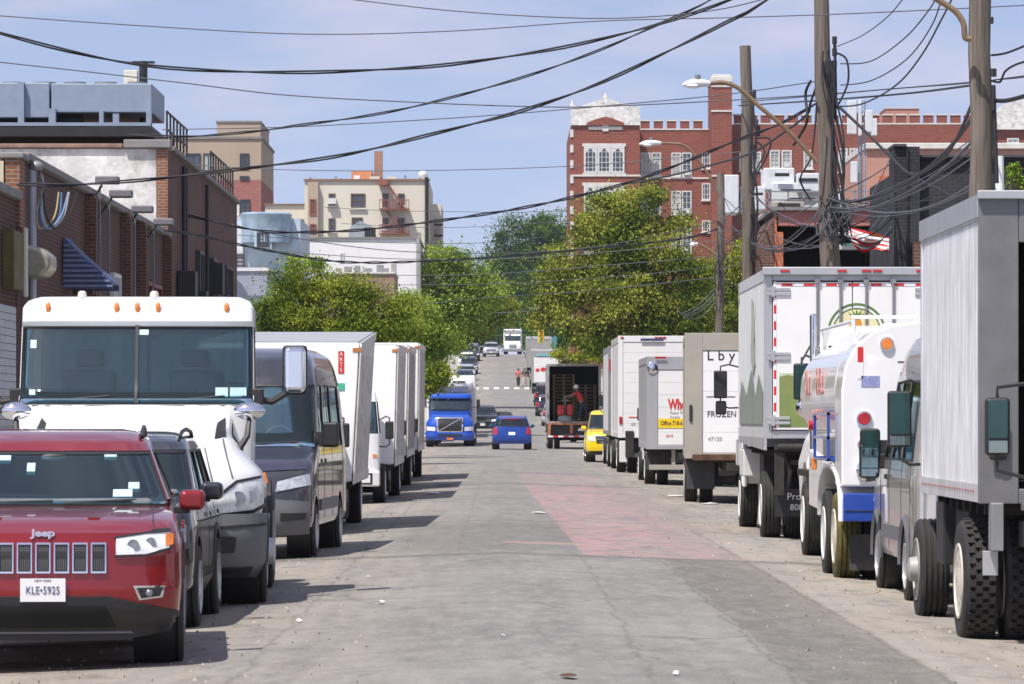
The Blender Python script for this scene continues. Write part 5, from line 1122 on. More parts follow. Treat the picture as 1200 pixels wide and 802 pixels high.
W1 = dict(pelvis=(0, 0, .93), chest=(0, .0, 1.30), neck=(0, 0, 1.48), head=(0, 0, 1.55), top=(0, 0, 1.70), sl=(-.19, 0, 1.42), el=(-.26, .06, 1.14), hl=(-.24, -.08, .92), sr=(.19, 0, 1.42), er=(.26, -.04, 1.14), hr=(.25, -.2, .98),
          pl=(-.1, 0, .88), kl=(-.1, -.12, .5), al=(-.1, -.2, .08), tl=(-.1, -.36, .03), pr=(.1, 0, .88), kr=(.1, .08, .5), ar=(.1, .25, .12), tr=(.1, .12, .03), face=(0, -1, 0))
pink = mat('pink_shirt_cloth', (.62, .14, .14), .8, var=.1); blk = mat('black_cloth', (.02, .02, .02), .9, var=.2)
person('pedestrian in a pink-red shirt and dark shorts at the far crosswalk', (1.55, 384, ground(1.55, 384)), .2, W1, pink, blk, hair=hairm)
person('pedestrian in black beside the one in pink at the far crosswalk', (2.15, 385, ground(2.15, 385)), -.3, W1, blk, mat('pale_trousers', (.5, .45, .4), .9), hair=hairm)
person('pedestrian in a grey shirt by the parked cars past the crosswalk', (2.75, 378, ground(2.75, 378)), 2.9, W1, mat('grey_shirt_cloth', (.2, .2, .22), .9), blk, hair=hairm)
# ================================================================ ground
def grid_obj(name, xs, ys, zf, m):
    vs = [(x, y, zf(x, y)) for y in ys for x in xs]; n = len(xs)
    fs = [(j * n + i, j * n + i + 1, (j + 1) * n + i + 1, (j + 1) * n + i) for j in range(len(ys) - 1) for i in range(n - 1)]
    mb = MB(); mb.add(vs, fs); return mb.build(name, m, sharp=60)
KL, KR = -4.95, 6.55
def expr(nt):
    def M(op, a, b=None, c=None, clamp=False):
        n = nt.nodes.new('ShaderNodeMath'); n.operation = op; n.use_clamp = clamp
        for i, v in enumerate((a, b, c)):
            if v is None: continue
            if isinstance(v, (int, float)): n.inputs[i].default_value = v
            else: nt.links.new(v, n.inputs[i])
        return n.outputs[0]
    return M
def roadmat():
    m = bpy.data.materials.new('worn_asphalt'); m.use_nodes = True; nt = m.node_tree; p = nt.nodes['Principled BSDF']
    p.inputs['Roughness'].default_value = .82; p.inputs['Specular IOR Level'].default_value = .3
    M = expr(nt); g = node(nt, 'ShaderNodeNewGeometry'); s = node(nt, 'ShaderNodeSeparateXYZ'); nt.links.new(g.outputs['Position'], s.inputs[0]); x, y = s.outputs[0], s.outputs[1]
    def noise(sc_, det=5, stretch=None, rough=.6):
        v = g.outputs['Position']
        if stretch: mp = node(nt, 'ShaderNodeMapping'); mp.inputs['Scale'].default_value = stretch; nt.links.new(v, mp.inputs[0]); v = mp.outputs[0]
        n = node(nt, 'ShaderNodeTexNoise', i_Scale=sc_, i_Detail=float(det), i_Roughness=rough); nt.links.new(v, n.inputs['Vector']); return n.outputs[0]
    nb = noise(.5, 6, (1, .35, 1)); nf = noise(3.0, 8, (1, .5, 1), .7); ns = noise(45, 3, None, .8); nl = noise(1.2, 6, (1.6, .12, 1)); nsm = noise(8.0, 5)
    xd = M('ADD', x, M('MULTIPLY', M('SUBTRACT', nsm, .5), .10)); yd = M('ADD', y, M('MULTIPLY', M('SUBTRACT', nsm, .5), 1.2))
    def st(v, e, w): return M('DIVIDE', M('SUBTRACT', v, e), w, clamp=True)
    def box(x0, x1, y0, y1, w=.03, wy=.6):
        a = M('MULTIPLY', st(xd, x0, w), M('SUBTRACT', 1, st(xd, x1, w))); b = M('MULTIPLY', st(yd, y0, wy), M('SUBTRACT', 1, st(yd, y1, wy))); return M('MULTIPLY', a, b)
    def mixc(f, a, c):
        n = node(nt, 'ShaderNodeMix', data_type='RGBA'); nt.links.new(f, n.inputs[0])
        for k, v in ((6, a), (7, c)):
            if isinstance(v, tuple): n.inputs[k].default_value = v + (1,)
            else: nt.links.new(v, n.inputs[k])
        return n.outputs[2]
    base = ramp(nt, nb, [(.3, (.135, .131, .126)), (.7, (.225, .218, .208))])
    big = M('MULTIPLY_ADD', noise(.9, 7, (1, .22, 1), .7), 6, -2.9, clamp=True); base = mixc(M('MULTIPLY', big, .5), base, (.105, .10, .094))
    big2 = M('MULTIPLY_ADD', noise(1.4, 7, (1, .2, 1), .72), 6, -3.1, clamp=True); base = mixc(M('MULTIPLY', big2, .45), base, (.30, .285, .265))
    # darker strip right of the smooth lane, pale concrete strip beyond it
    base = mixc(M('MULTIPLY', box(1.95, 3.0, -5, 49.5), .72), base, (.10, .095, .085))
    base = mixc(M('MULTIPLY', box(3.0, 4.1, -5, 62), .7), base, (.31, .295, .27))
    base = mixc(M('MULTIPLY', box(-1.6, .95, 50.5, 66), .42), base, (.125, .12, .115))
    base = mixc(M('MULTIPLY', box(-.2, 1.0, 66, 100), .30), base, (.14, .135, .13))
    base = mixc(M('MULTIPLY', box(-2.4, 3.5, 118, 190), .25), base, (.15, .145, .14))
    # dusty tan litter along both kerbs
    edge = M('MAXIMUM', M('SUBTRACT', 1, st(x, -2.6, 2.4), clamp=True), M('MULTIPLY', st(x, 2.3, 1.5), 1.0))
    dust = M('MULTIPLY', edge, M('MULTIPLY_ADD', nl, 3.4, -1.05, clamp=True), clamp=True)
    base = mixc(M('MULTIPLY', dust, .85), base, (.345, .295, .225))
    grime = M('MULTIPLY', M('MULTIPLY_ADD', nf, 5, -2.5, clamp=True), M('MULTIPLY_ADD', edge, .7, .2)); base = mixc(grime, base, (.07, .06, .05))
    # streaks along the lanes
    strk = M('MULTIPLY_ADD', noise(2.2, 4, (1.4, .05, 1)), 3, -1.3, clamp=True); base = mixc(M('MULTIPLY', strk, .38), base, (.10, .095, .09))
    oil = M('MULTIPLY_ADD', noise(1.1, 3, (1, .3, 1)), 7, -4.4, clamp=True); base = mixc(M('MULTIPLY', oil, .5), base, (.07, .065, .06))
    # seams and cracks across the street
    cr = node(nt, 'ShaderNodeTexVoronoi', feature='DISTANCE_TO_EDGE', i_Scale=.42)
    mp = node(nt, 'ShaderNodeMapping'); mp.inputs['Scale'].default_value = (1, .5, 1); wv = node(nt, 'ShaderNodeMix', data_type='VECTOR'); wv.inputs[0].default_value = .06
    nn = node(nt, 'ShaderNodeTexNoise', i_Scale=3.0); nt.links.new(g.outputs['Position'], nn.inputs['Vector'])
    nt.links.new(g.outputs['Position'], mp.inputs[0]); va = node(nt, 'ShaderNodeVectorMath', operation='MULTIPLY_ADD'); nt.links.new(nn.outputs['Color'], va.inputs[0]); va.inputs[1].default_value = (.5, .5, .5); nt.links.new(mp.outputs[0], va.inputs[2]); nt.links.new(va.outputs[0], cr.inputs['Vector'])
    crk = M('MULTIPLY', M('SUBTRACT', 1, st(cr.outputs['Distance'], .006, .02), clamp=True), M('MULTIPLY_ADD', nb, 3, -1.2, clamp=True)); mot = M('MULTIPLY_ADD', noise(5.0, 9, (1, .28, 1), .8), 6, -2.7, clamp=True); base = mixc(M('MULTIPLY', mot, .5), base, (.29, .275, .25))
    base = mixc(M('MULTIPLY', crk, .7), base, (.06, .055, .05))
    for (y0, y1, a, b, k) in ((49.6, 50.3, -4.9, 6.5, .7), (100.5, 101.6, -4.9, 3.4, .65), (66.0, 66.5, -1.7, 1.0, .5), (38, 38.3, -2.3, 1.9, .25), (84, 84.8, -4, .6, .35), (118, 119.5, -4.9, 6.5, .4)): base = mixc(M('MULTIPLY', box(a, b, y0, y1, .1, .25), k), base, (.08, .075, .07))
    base = mixc(M('MULTIPLY', box(1.93, 2.95, -5, 49.5, .14), M('MULTIPLY_ADD', nf, .9, -.15, clamp=True)), base, (.09, .085, .076))
    base = mixc(M('MULTIPLY', box(-1.5, .95, 51, 64, .2, 1.5), .35), base, (.09, .087, .083))
    # lengthwise seams
    wob = M('MULTIPLY', M('SUBTRACT', noise(.7, 5, (0, 1, 1)), .5), .35)
    for x_, k_, y0_, y1_ in ((-1.75, .5, 20, 90), (-.55, .35, 48, 140), (.98, .5, 20, 50), (1.93, .7, 15, 50), (2.98, .55, 15, 65), (1.5, .35, 104, 200), (-2.2, .4, 60, 150)):
        d_ = M('ABSOLUTE', M('SUBTRACT', M('ADD', x, wob), x_)); ln = M('SUBTRACT', 1, M('DIVIDE', d_, .035, clamp=True)); yy = M('MULTIPLY', M('GREATER_THAN', y, y0_), M('LESS_THAN', y, y1_)); base = mixc(M('MULTIPLY', M('MULTIPLY', ln, yy), k_ * .7), base, (.05, .045, .04))
    # faded red paint
    wear = M('MULTIPLY_ADD', nf, -6.0, 3.7, clamp=True)
    w2 = M('SUBTRACT', 1, M('MULTIPLY', M('MULTIPLY_ADD', nl, 3.6, -1.9, clamp=True), .75))
    # left edge steps out with distance: near 1.02, farther .55 ; right part fades into dust
    xs_ = M('SUBTRACT', xd, M('MULTIPLY_ADD', M('SUBTRACT', y, 50), -.0092, 1.0))
    red = M('MULTIPLY', M('MULTIPLY', st(xs_, 0, .03), M('SUBTRACT', 1, st(x, 2.1, 1.3))), M('MULTIPLY', st(yd, 50.2, .2), M('SUBTRACT', 1, st(yd, 100.5, .8))))
    w3 = M('MULTIPLY_ADD', noise(1.3, 8, (1, .22, 1), .75), -7, 4.3, clamp=True); red = M('MULTIPLY', M('MULTIPLY', red, M('MULTIPLY_ADD', w3, .7, .3)), M('MULTIPLY', wear, w2)); base = mixc(M('MULTIPLY', red, .72), base, (.40, .21, .21))
    r2 = M('MULTIPLY', box(.5, 2.6, 103, 118, .1), .35); base = mixc(M('MULTIPLY', r2, wear), base, (.36, .22, .215))
    r3 = box(-.02, 1.0, 54.2, 55.0, .1, .2); base = mixc(M('MULTIPLY', r3, .5), base, (.42, .25, .2))
    # specks
    base = mixc(M('MULTIPLY', M('MULTIPLY_ADD', ns, 4, -1.7, clamp=True), .35), base, (.40, .38, .34))
    nt.links.new(base, p.inputs['Base Color'])
    b = node(nt, 'ShaderNodeBump', i_Strength=.35, i_Distance=.012); nt.links.new(ns, b.inputs['Height']); b2 = node(nt, 'ShaderNodeBump', i_Strength=.5, i_Distance=.05); nt.links.new(nf, b2.inputs['Height']); nt.links.new(b.outputs[0], b2.inputs['Normal']); nt.links.new(b2.outputs[0], p.inputs['Normal'])
    return m
ys = [-30 + 4 * i for i in range(62)] + [220 + 8 * i for i in range(60)] + [700, 760, 830, 900]
xs = [KL, -4, -3, -2, -1, 0, 1, 2, 3, 4, 5, KR]
struct(grid_obj('road', xs, ys, ground, roadmat()))
conc = mat('sidewalk_concrete', (.32, .31, .28), .85, var=.12, dirt=.5, dcol=(.16, .14, .11), vscale=.8, bump=.3)
for nm, a, b in (('sidewalk', KL - 4.2, KL), ('sidewalk', KR, KR + 3.6)):
    struct(grid_obj(nm, [a, (a + b) / 2, b], ys, lambda x, y: prof(y) - .03, conc))
    e = b if a < 0 else a
    kb = MB(); n = len(ys)
    vs = []
    for y in ys: vs += [(e, y, prof(y) - .35), (e, y, prof(y) - .03), (e + (.15 if a < 0 else -.15) , y, prof(y) - .03 - .004), (e + (.15 if a < 0 else -.15), y, prof(y) - .35)]
    kb.add(vs, [(j * 4 + k, j * 4 + (k + 1) % 4, (j + 1) * 4 + (k + 1) % 4, (j + 1) * 4 + k) for j in range(n - 1) for k in range(4)]); struct(kb.build('kerb', conc, smooth=False))
soil = mat('bare_ground', (.16, .15, .11), .95, var=.25, dirt=.6, dcol=(.06, .08, .03), vscale=.15)
gx = [-1500, -700, -300, -120, -60, -30, -12, -8, -4, 0, 4, 8, 12, 30, 60, 120, 300, 700, 1500]
gy = [-60 + 12 * i for i in range(70)] + [900, 1100, 1500, 2200, 3500]
struct(grid_obj('terrain', gx, gy, lambda x, y: prof(y) - (.45 if y < 900 else .3), soil))
cw = MB()
for k in range(7): x = -3.6 + k * .95; cw.add([(x, 378, ground(x, 378) + .012), (x + .5, 378, ground(x, 378) + .012), (x + .5, 383, ground(x, 383) + .012), (x, 383, ground(x, 383) + .012)], [(0, 1, 2, 3)])
struct(cw.build('crosswalk_paint', mat('worn_white_road_paint', (.6, .6, .58), .7, var=.2, dirt=.6, dcol=(.25, .25, .24)), smooth=False))
# litter, one small thing each
for lab, px, py, s_, m_ in (('crumpled white paper lying left of the lane near the day-cab tractor', 447, 708, .05, whitet), ('small white scrap alone in the middle of the near lane', 589, 755, .03, whitet), ('flattened white sheet on the asphalt beside the second box truck', 508, 579, .22, whitet),
                            ('reddish flattened carton scrap at the bottom of the picture', 668, 800, .08, rustm), ('pale scrap near the right dark strip', 792, 792, .03, whitet), ('white scrap below the small wholesale box truck', 832, 585, .22, whitet), ('scattered pale scrap beside the grey-framed truck', 792, 578, .25, cream),
                            ('brown paper scrap on the red painted strip edge', 632, 603, .16, cream), ('dark tyre shred on the asphalt by the third box truck', 522, 571, .22, rubber), ('tiny white scrap left of the day-cab wheel shadow', 350, 727, .035, whitet)):
    d = FP * (EYE + .04) / (py - HY); x = (px - CX) / FP * d; z = ground(x, d) + .012
    mb = MB(); n = 9; vs = [(x + s_ * math.cos(2 * PI * k / n) * random.uniform(.5, 1), d + s_ * 2 * math.sin(2 * PI * k / n) * random.uniform(.5, 1), z + random.uniform(0, .02)) for k in range(n)] + [(x, d, z + .025)]
    mb.add(vs, [(k, (k + 1) % n, n) for k in range(n)] + [tuple(range(n))]); tag(mb.build('litter_scrap', m_, smooth=False), lab, 'litter', 'litter on the street')

# ================================================================ buildings
def mp(d): return lambda px, py: ((px - CX) / FP * d, EYE + (HY - py) / FP * d)
def bld(name, label, cat, x, y): return thing(name, label, cat, (x, y, ground(0, y) if abs(x) > 9 or True else 0), 0)
wfr = mat('window_frame_white', (.62, .62, .6), .5, var=.06); dfr = mat('dark_window_frame', (.05, .05, .055), .5, var=.1); bfr = mat('brown_window_frame', (.12, .09, .07), .6)
pane = mat('window_pane_dark', (.05, .06, .075), .08, spec=.8, var=.5, vscale=.8); panel_ = mat('window_pane_blinds', (.38, .40, .38), .35, var=.4, vscale=.7)
stone = mat('pale_stone_trim', (.62, .60, .56), .8, var=.1, dirt=.35, dcol=(.3, .27, .24), vscale=2)
def win(root, x0, x1, z0, z1, y, fr=wfr, pn=pane, face='y', mull=1, rows=2, sill=None, arch=False, proud=.06, t=.09, nrm=-1, ac=False, name='window'):
    """window on a wall plane; face 'y': the wall faces -y at y ; face 'x': the wall faces +x at y(=x value), x0,x1 are then y values"""
    def bx(mb, a, b, c, e, p0, p1):
        if face == 'y': mb.box(a, b, y - p1, y - p0, c, e)
        else: mb.box(y + p0, y + p1, a, b, c, e)
    f = MB(); g0 = t
    bx(f, x0, x0 + g0, z0, z1, -.05, proud); bx(f, x1 - g0, x1, z0, z1, -.05, proud); bx(f, x0 + g0, x1 - g0, z1 - g0, z1, -.05, proud); bx(f, x0 + g0, x1 - g0, z0, z0 + g0, -.05, proud)
    for k in range(1, mull + 1):
        c = x0 + (x1 - x0) * k / (mull + 1); bx(f, c - .03, c + .03, z0 + g0, z1 - g0, -.05, proud * .8)
    for k in range(1, rows):
        c = z0 + (z1 - z0) * k / rows; bx(f, x0 + g0, x1 - g0, c - .025, c + .025, -.05, proud * .6)
    w = f.build(name, fr, root, world=True)
    p_ = MB(); bx(p_, x0 + g0 * .9, x1 - g0 * .9, z0 + g0 * .9, z1 - g0 * .9, .003, .012); p_ = p_.build('pane', pn, w)
    if sill:
        s = MB(); bx(s, x0 - .1, x1 + .1, z0 - .14, z0 - .003, -.05, proud + .08); s.build('sill', sill, w)
    if ac:
        a = MB(); c = (x0 + x1) / 2; bx(a, c - .32, c + .32, z0 + g0, z0 + g0 + .42, .013, .45); a.build('air_conditioner', wfr, w)
    return w

# ---- near left brick building row (street face at x = -8.5)
brick1 = brickmat('dark_red_brick', (.115, .042, .030), (.085, .032, .025), (.12, .10, .085), dirt=.5)
brick2 = brickmat('brown_brick', (.16, .065, .045), (.12, .05, .036), (.17, .14, .12), dirt=.45)
obrick = brickmat('orange_brick', (.30, .11, .055), (.24, .09, .045), (.3, .25, .2), dirt=.35)
cop = mat('grey_coping', (.22, .21, .20), .8, var=.15, dirt=.3); XL = -8.5
r = bld('brick_building', 'low dark red brick building with grey coping nearest on the left, behind the day-cab tractor', 'building', -12, 58)
MB().box(-16, XL, 40, 71.6, -.2, 5.45).build('wall', brick1, r, world=True, smooth=False); MB().box(-16.1, XL + .12, 39.9, 71.7, 5.453, 5.62).build('coping', cop, r, world=True, bevel=.03)
sh_ = MB()
for k in range(26): sh_.box(XL + .003, XL + .06, 64, 71.2, .2 + k * .13, .32 + k * .13)
sh_.build('roller_shutter', mat('pale_shutter', (.42, .44, .47), .5, var=.1, dirt=.3), r, world=True)
MB().box(XL + .003, XL + .05, 52, 62, .2, 3.2).build('roller_shutter', MC['pale_shutter'], r, world=True)
r = bld('shop_sign', 'weathered olive box sign with a rounded grey drum, high on the left brick wall', 'sign', XL, 71)
MB().box(XL + .003, XL + .22, 69.6, 71.0, 3.85, 4.85).build('sign_box', mat('olive_sign_face', (.12, .095, .03), .7, var=.3, dirt=.6, dcol=(.2, .12, .05)), r, world=True, bevel=.02)
MB().box(XL + .20, XL + .27, 71.0, 71.2, 3.75, 4.95).build('sign_edge', cream, r, world=True, bevel=.02)
MB().prism([(XL + .1, 4.1), (XL + .1, 4.7), (XL + .45, 4.62), (XL + .62, 4.5), (XL + .62, 4.25), (XL + .45, 4.1)], 'xz', 71.4, 72.6).build('rounded_drum', mat('tarnished_metal', (.38, .36, .27), .35, metal=.5, var=.3, dirt=.4), r, world=True, bevel=.08)
# ---- main brick building 75..104
r = bld('brick_building', 'long two-storey dark brick building with a blue awning and four floodlights', 'building', -12, 90)
MB().box(-18, XL, 71.8, 104, -.2, 6.22).build('wall', brick1, r, world=True, smooth=False); MB().box(-18, XL + .14, 72.6, 104, 6.223, 6.36).build('coping', cop, r, world=True, bevel=.03)
MB().box(XL - .20, XL + .06, 71.72, 72.5, 5.0, 6.19).build('corner_pier', obrick, r, world=True, smooth=False); MB().box(XL - .28, XL + .14, 71.65, 72.58, 6.193, 6.30).build('pier_cap', cop, r, world=True, bevel=.03)
MB().box(-17, XL - .22, 71.68, 71.79, 5.64, 6.15).build('plaster_panel', mat('cream_plaster', (.55, .47, .34), .85, dirt=.3), r, world=True)
for y0, y1, z0, z1, fr_, pn_ in ((78.0, 79.4, .8, 3.3, wfr, panel_), (80.5, 82.2, .9, 2.9, dfr, pane), (88.6, 90.3, 2.6, 4.8, wfr, panel_), (97.2, 101.2, 2.3, 4.9, mat('dark_red_frame', (.16, .03, .03), .5), mat('poster_pane', (.38, .40, .36), .4, var=.5, vscale=1.2)), (92, 94, .6, 2.9, dfr, pane)): win(r, y0, y1, z0, z1, XL, fr_, pn_, 'x', 2, 3, proud=.12)
for y in (83.6, 91.4, 95.4, 102.8): MB().box(XL + .003, XL + .22, y, y + .35, -.1, 6.2).build('brick_pilaster', brick2, r, world=True, smooth=False)
for y, z in ((81.2, 4.1), (92.3, 3.3)): MB().box(XL + .02, XL + .4, y, y + .3, z, z + .5).build('meter_box', rustm, r, world=True, bevel=.02)
aw = thing('awning', 'blue corrugated metal awning with scalloped edge on the left brick wall', 'awning', (XL, 81, 4), 0)
P = lambda u, v: Vector((XL + .03 + .95 * v, 79.2 + 1.3 * u, 5.12 - .85 * v ** .9 - .03 * abs(math.sin(u * PI * 5)) * (v > .95) + .02 * math.sin(u * PI * 12)))
mb = MB(); mb.sheet(P, 84, 8, .01, .03); mb.build('awning_sheet', mat('blue_awning_metal', (.09, .12, .22), .5, metal=.2, var=.15, dirt=.25), aw, world=True)
e = MB()
for yy in (79.2, 80.5): e.prism([(XL + .03, 5.10), (XL + .98, 4.27), (XL + .98, 4.14), (XL + .03, 4.16)], 'xz', yy - .015, yy + .015)
e.build('awning_end', MC['blue_awning_metal'], aw, world=True)
for k in range(9): zz = 4.18 + k * .098; MB().box(XL + .03, XL + .03 + min(.95, (5.07 - zz) * 1.14), 79.13, 79.183, zz, zz + .045).build('awning_rib', mat('lightened_rib_blue', (.16, .20, .32), .5), aw, world=True)  # ribs coloured paler than the same metal sheet so their relief shows
def smooth_(pts, n=6):
    out = []
    for i in range(len(pts) - 1):
        p0, p1, p2, p3 = pts[max(i - 1, 0)], pts[i], pts[i + 1], pts[min(i + 2, len(pts) - 1)]
        for k in range(n):
            t = k / n; out.append(.5 * ((2 * p1) + (p2 - p0) * t + (2 * p0 - 5 * p1 + 4 * p2 - p3) * t * t + (3 * p1 - p0 - 3 * p2 + p3) * t ** 3))
    return out + [pts[-1]]
# service mast with cables
pm_ = thing('conduit_mast', 'pale grey conduit mast with a weatherhead and blue, yellow and white cable loops', 'conduit', (XL + .2, 72.9, 0), 0)
a = at(38, 199, 72.9); MB().tube([(a.x, 72.9, 2.2), (a.x, 72.9, a.z)], .07, 12).build('conduit_pipe', mat('pale_pipe', (.42, .45, .50), .4, var=.1), pm_, world=True)
MB().ball(a + Vector((.06, 0, .06)), .14, .12, .10).build('weatherhead', galv, pm_, world=True)
for col_, off, dx in (((.12, .26, .5), .0, .22), ((.55, .45, .25), .03, .14), ((.6, .6, .6), .05, .30), ((.25, .38, .58), .08, .26), ((.03, .03, .03), .1, .40)):
    pts = [a + Vector((.12, 0, .02)), a + Vector((.2, -off, -.3)), a + Vector((dx * .6, -off, -.75)), a + Vector((dx, -off, -1.05)), a + Vector((dx + .25, -off, -.85)), a + Vector((dx + .3 + off, 0, -.4))]
    MB().tube(smooth_(pts), .017, 6).build('cable_loop', mat('cable_%s' % str(col_)[1:4], col_, .4), pm_, world=True)
# flood lights on arms
for k, (px, py, d) in enumerate(((126, 212, 84), (142, 228, 86), (167, 246, 92), (192, 261, 97))):
    a = at(px, py, d); f = thing('floodlight', ('grey floodlight hanging over the roof edge of the dark brick building, %s of four' % ('leftmost', 'second', 'third', 'rightmost')[k]), 'floodlight', (XL, d, a.z), 0, 'floodlights on the left brick building')
    MB().box(a.x - .24, a.x + .24, d - .2, d + .2, a.z - .07, a.z + .09).build('lamp_head', mat('grey_lamp_housing', (.17, .16, .17), .5), f, world=True, bevel=.03)
    MB().tube([(XL + .02, d, a.z - .5), (XL + .3, d, a.z - .1), (a.x - .2, d, a.z)], .025).build('lamp_arm', blackp, f, world=True)
    MB().tube([(XL + .25, d + .1, a.z - .1), (XL + .25, d + .1, 3.0)], .02).build('lamp_conduit', galv, f, world=True)
# ---- white painted end wall building 104..131
wbrick = mat('flaking_white_wall', (.66, .65, .62), .85, var=.25, dirt=1, dcol=(.26, .20, .16), vscale=1.6, bump=1.0, bscale=5)
r = bld('brick_building', 'taller brick building with a flaking white end wall and rooftop cooling unit', 'building', -12, 118)
MB().box(-30, XL, 104.2, 131.5, -.2, 8.5).build('wall', brick2, r, world=True, smooth=False)
MB().box(-30, XL - .28, 104.1, 104.19, 0, 8.49).build('end_wall', wbrick, r, world=True, smooth=False)
MB().box(XL - .27, XL + .01, 104.08, 104.19, 0, 8.49).build('corner_quoins', obrick, r, world=True, smooth=False)
MB().box(-30, XL - 1.12, 104.0, 104.6, 8.503, 8.62).build('coping', mat('rusty_coping', (.26, .16, .12), .8, var=.3, dirt=.4), r, world=True, bevel=.03); MB().box(XL - 1.1, XL + .1, 103.95, 104.6, 8.503, 8.72).build('coping', cop, r, world=True, bevel=.03)
MB().box(XL - .3, XL + .12, 105, 131.6, 8.503, 8.62).build('coping', cop, r, world=True, bevel=.02)
for y0, y1 in ((113.5, 115.2), (118.8, 120.6), (124.5, 127.5)): win(r, y0, y1, 2.8, 6.3, XL, dfr, panel_ if y0 > 120 else pane, 'x', 2, 4, proud=.15)
for y in (108.2, 109.0, 116.8): MB().tube([(XL + .1, y, .5), (XL + .1, y, 8.3)], .055, 8).build('drain_pipe', blackp, r, world=True)
for y, z in ((107, 4.6), (111, 4.2), (117.5, 5.2)): MB().box(XL + .02, XL + .5, y, y + .8, z, z + .9).build('meter_box', blackp, r, world=True, bevel=.03)
rl = thing('roof_railing', 'dark metal railing stepping down along the roof edge of the taller left brick building', 'railing', (XL, 115, 8.4), 0)
for (y0, y1, z0) in ((105.2, 112, 8.62), (121, 131, 8.62)):
    mb = MB()
    for h in (.45, .9): mb.tube([(XL - .1, y0, z0 + h), (XL - .1, y1, z0 + h)], .03)
    k = y0
    while k <= y1: mb.tube([(XL - .1, k, z0), (XL - .1, k, z0 + .92)], .028); k += 1.1
    mb.build('rail', blackp, rl, world=True)
# rooftop cooling unit
bg = mat('blue_grey_unit_paint', (.24, .30, .38), .5, metal=.1, var=.07, dirt=.25, dcol=(.15, .15, .15)); hv = thing('cooling_unit', 'large blue-grey rooftop cooling unit on legs above the flaking white wall', 'hvac unit', (-12, 107, 8.9), 0)
q = mp(106)
def qb(px0, px1, py0, py1, y0, y1):
    x0, z1 = q(px0, py0); x1, z0 = q(px1, py1); return (x0, x1, y0, y1, z0, z1)
MB().box(*qb(-60, 58, 97, 138, 106, 110)).build('unit_cabinet', bg, hv, world=True, bevel=.03)
MB().box(*qb(60, 178, 98, 132, 106, 110)).build('unit_cabinet', bg, hv, world=True, bevel=.03)
for a_ in ((22, 29, 97, 148), (58, 66, 128, 148), (117, 122, 130, 150), (172, 178, 130, 150), (133, 140, 134, 150)): MB().box(*qb(*a_, 105.8, 106.1)).build('unit_leg', bg, hv, world=True)
MB().box(*qb(-60, 180, 149.5, 161, 105.7, 110)).build('unit_frame', blackp, hv, world=True); MB().box(*qb(-60, 178, 144.5, 148.5, 105.75, 106)).build('frame_rail', bg, hv, world=True)
a_, b_ = at(66, 141, 107), at(98, 141, 107); MB().cyl(a_, b_, .22, seg=18).build('compressor', blackp, hv, world=True); MB().cyl(at(-20, 141, 107), at(40, 141, 107), .2, seg=18).build('compressor', chas, hv, world=True)
for k in range(6): c_ = at(-20 + k * 36, 99, 108); MB().cyl(c_, c_ + Vector((0, 0, .05)), .3, seg=18).build('fan_ring', galv, hv, world=True)
mst = thing('roof_mast', 'black rooftop post with a pale box on it beside the cooling unit', 'mast', (-9.3, 108, 8.6), 0)
a = at(168, 72, 108); MB().tube([(a.x, 108, 8.5), (a.x, 108, a.z)], .11, 8).build('post', blackp, mst, world=True); MB().box(a.x - .5, a.x - .14, 107.8, 108.1, a.z - .75, a.z - .25).build('pale_box', cream, mst, world=True, bevel=.02); MB().box(a.x - .3, a.x + .3, 107.95, 108.05, a.z - .06, a.z).build('top_bar', blackp, mst, world=True)
# ---- tan block
tan = mat('tan_stucco', (.40, .32, .24), .9, var=.05, dirt=.15, vscale=.3); rb_ = brickmat('red_block_brick', (.36, .14, .12), (.32, .12, .10), (.35, .25, .22), bw=.5, bh=.2, dirt=.2)
D = 330; q = mp(D); r = bld('apartment_building', 'tan and red-brick apartment block rising behind the left brick buildings', 'building', q(250, 0)[0], D)
x0, x1 = q(150, 0)[0], q(306, 0)[0]; g0 = ground(0, D) - 1
MB().box(x0, x1, D, D + 18, q(0, 211)[1], q(0, 163)[1]).build('upper_wall', tan, r, world=True, smooth=False); MB().box(q(254, 0)[0], x1 - .05, D + .05, D + 12, q(0, 163)[1] + .003, q(0, 144)[1]).build('stair_tower', tan, r, world=True)
MB().box(x0, x1, D, D + 18, g0, q(0, 211)[1] - .003).build('lower_wall', rb_, r, world=True, smooth=False); MB().box(x0 - .1, x1 + .1, D - .12, D + 18.1, q(0, 163)[1] + .003, q(0, 161)[1] + .05).build('coping', cop, r, world=True); MB().box(q(253, 0)[0], x1, D - .03, D + 12.1, q(0, 144)[1] + .003, q(0, 142.5)[1] + .05).build('coping', cop, r, world=True)
for a_, b_, c_, e_, p_ in ((218, 235, 180, 201, pane), (238, 250, 180, 201, panel_), (281, 292, 180, 198, pane), (237, 252, 206.5, 211, pane), (281, 292, 206.5, 211, pane), (250, 265, 234, 253, pane), (281, 293, 234, 253, pane), (218, 235, 234, 253, pane)):
    win(r, q(a_, 0)[0], q(b_, 0)[0], q(0, e_)[1], q(0, c_)[1], D, dfr, p_, mull=1, rows=1, proud=.1)
MB().box(q(265.5, 0)[0], q(280.5, 0)[0], D - .04, D - .003, q(0, 253)[1], q(0, 234)[1]).build('white_panel', white2, r, world=True); MB().box(q(222, 0)[0], q(300, 0)[0], D - .25, D - .003, q(0, 256)[1], q(0, 254)[1]).build('ledge', stone, r, world=True)
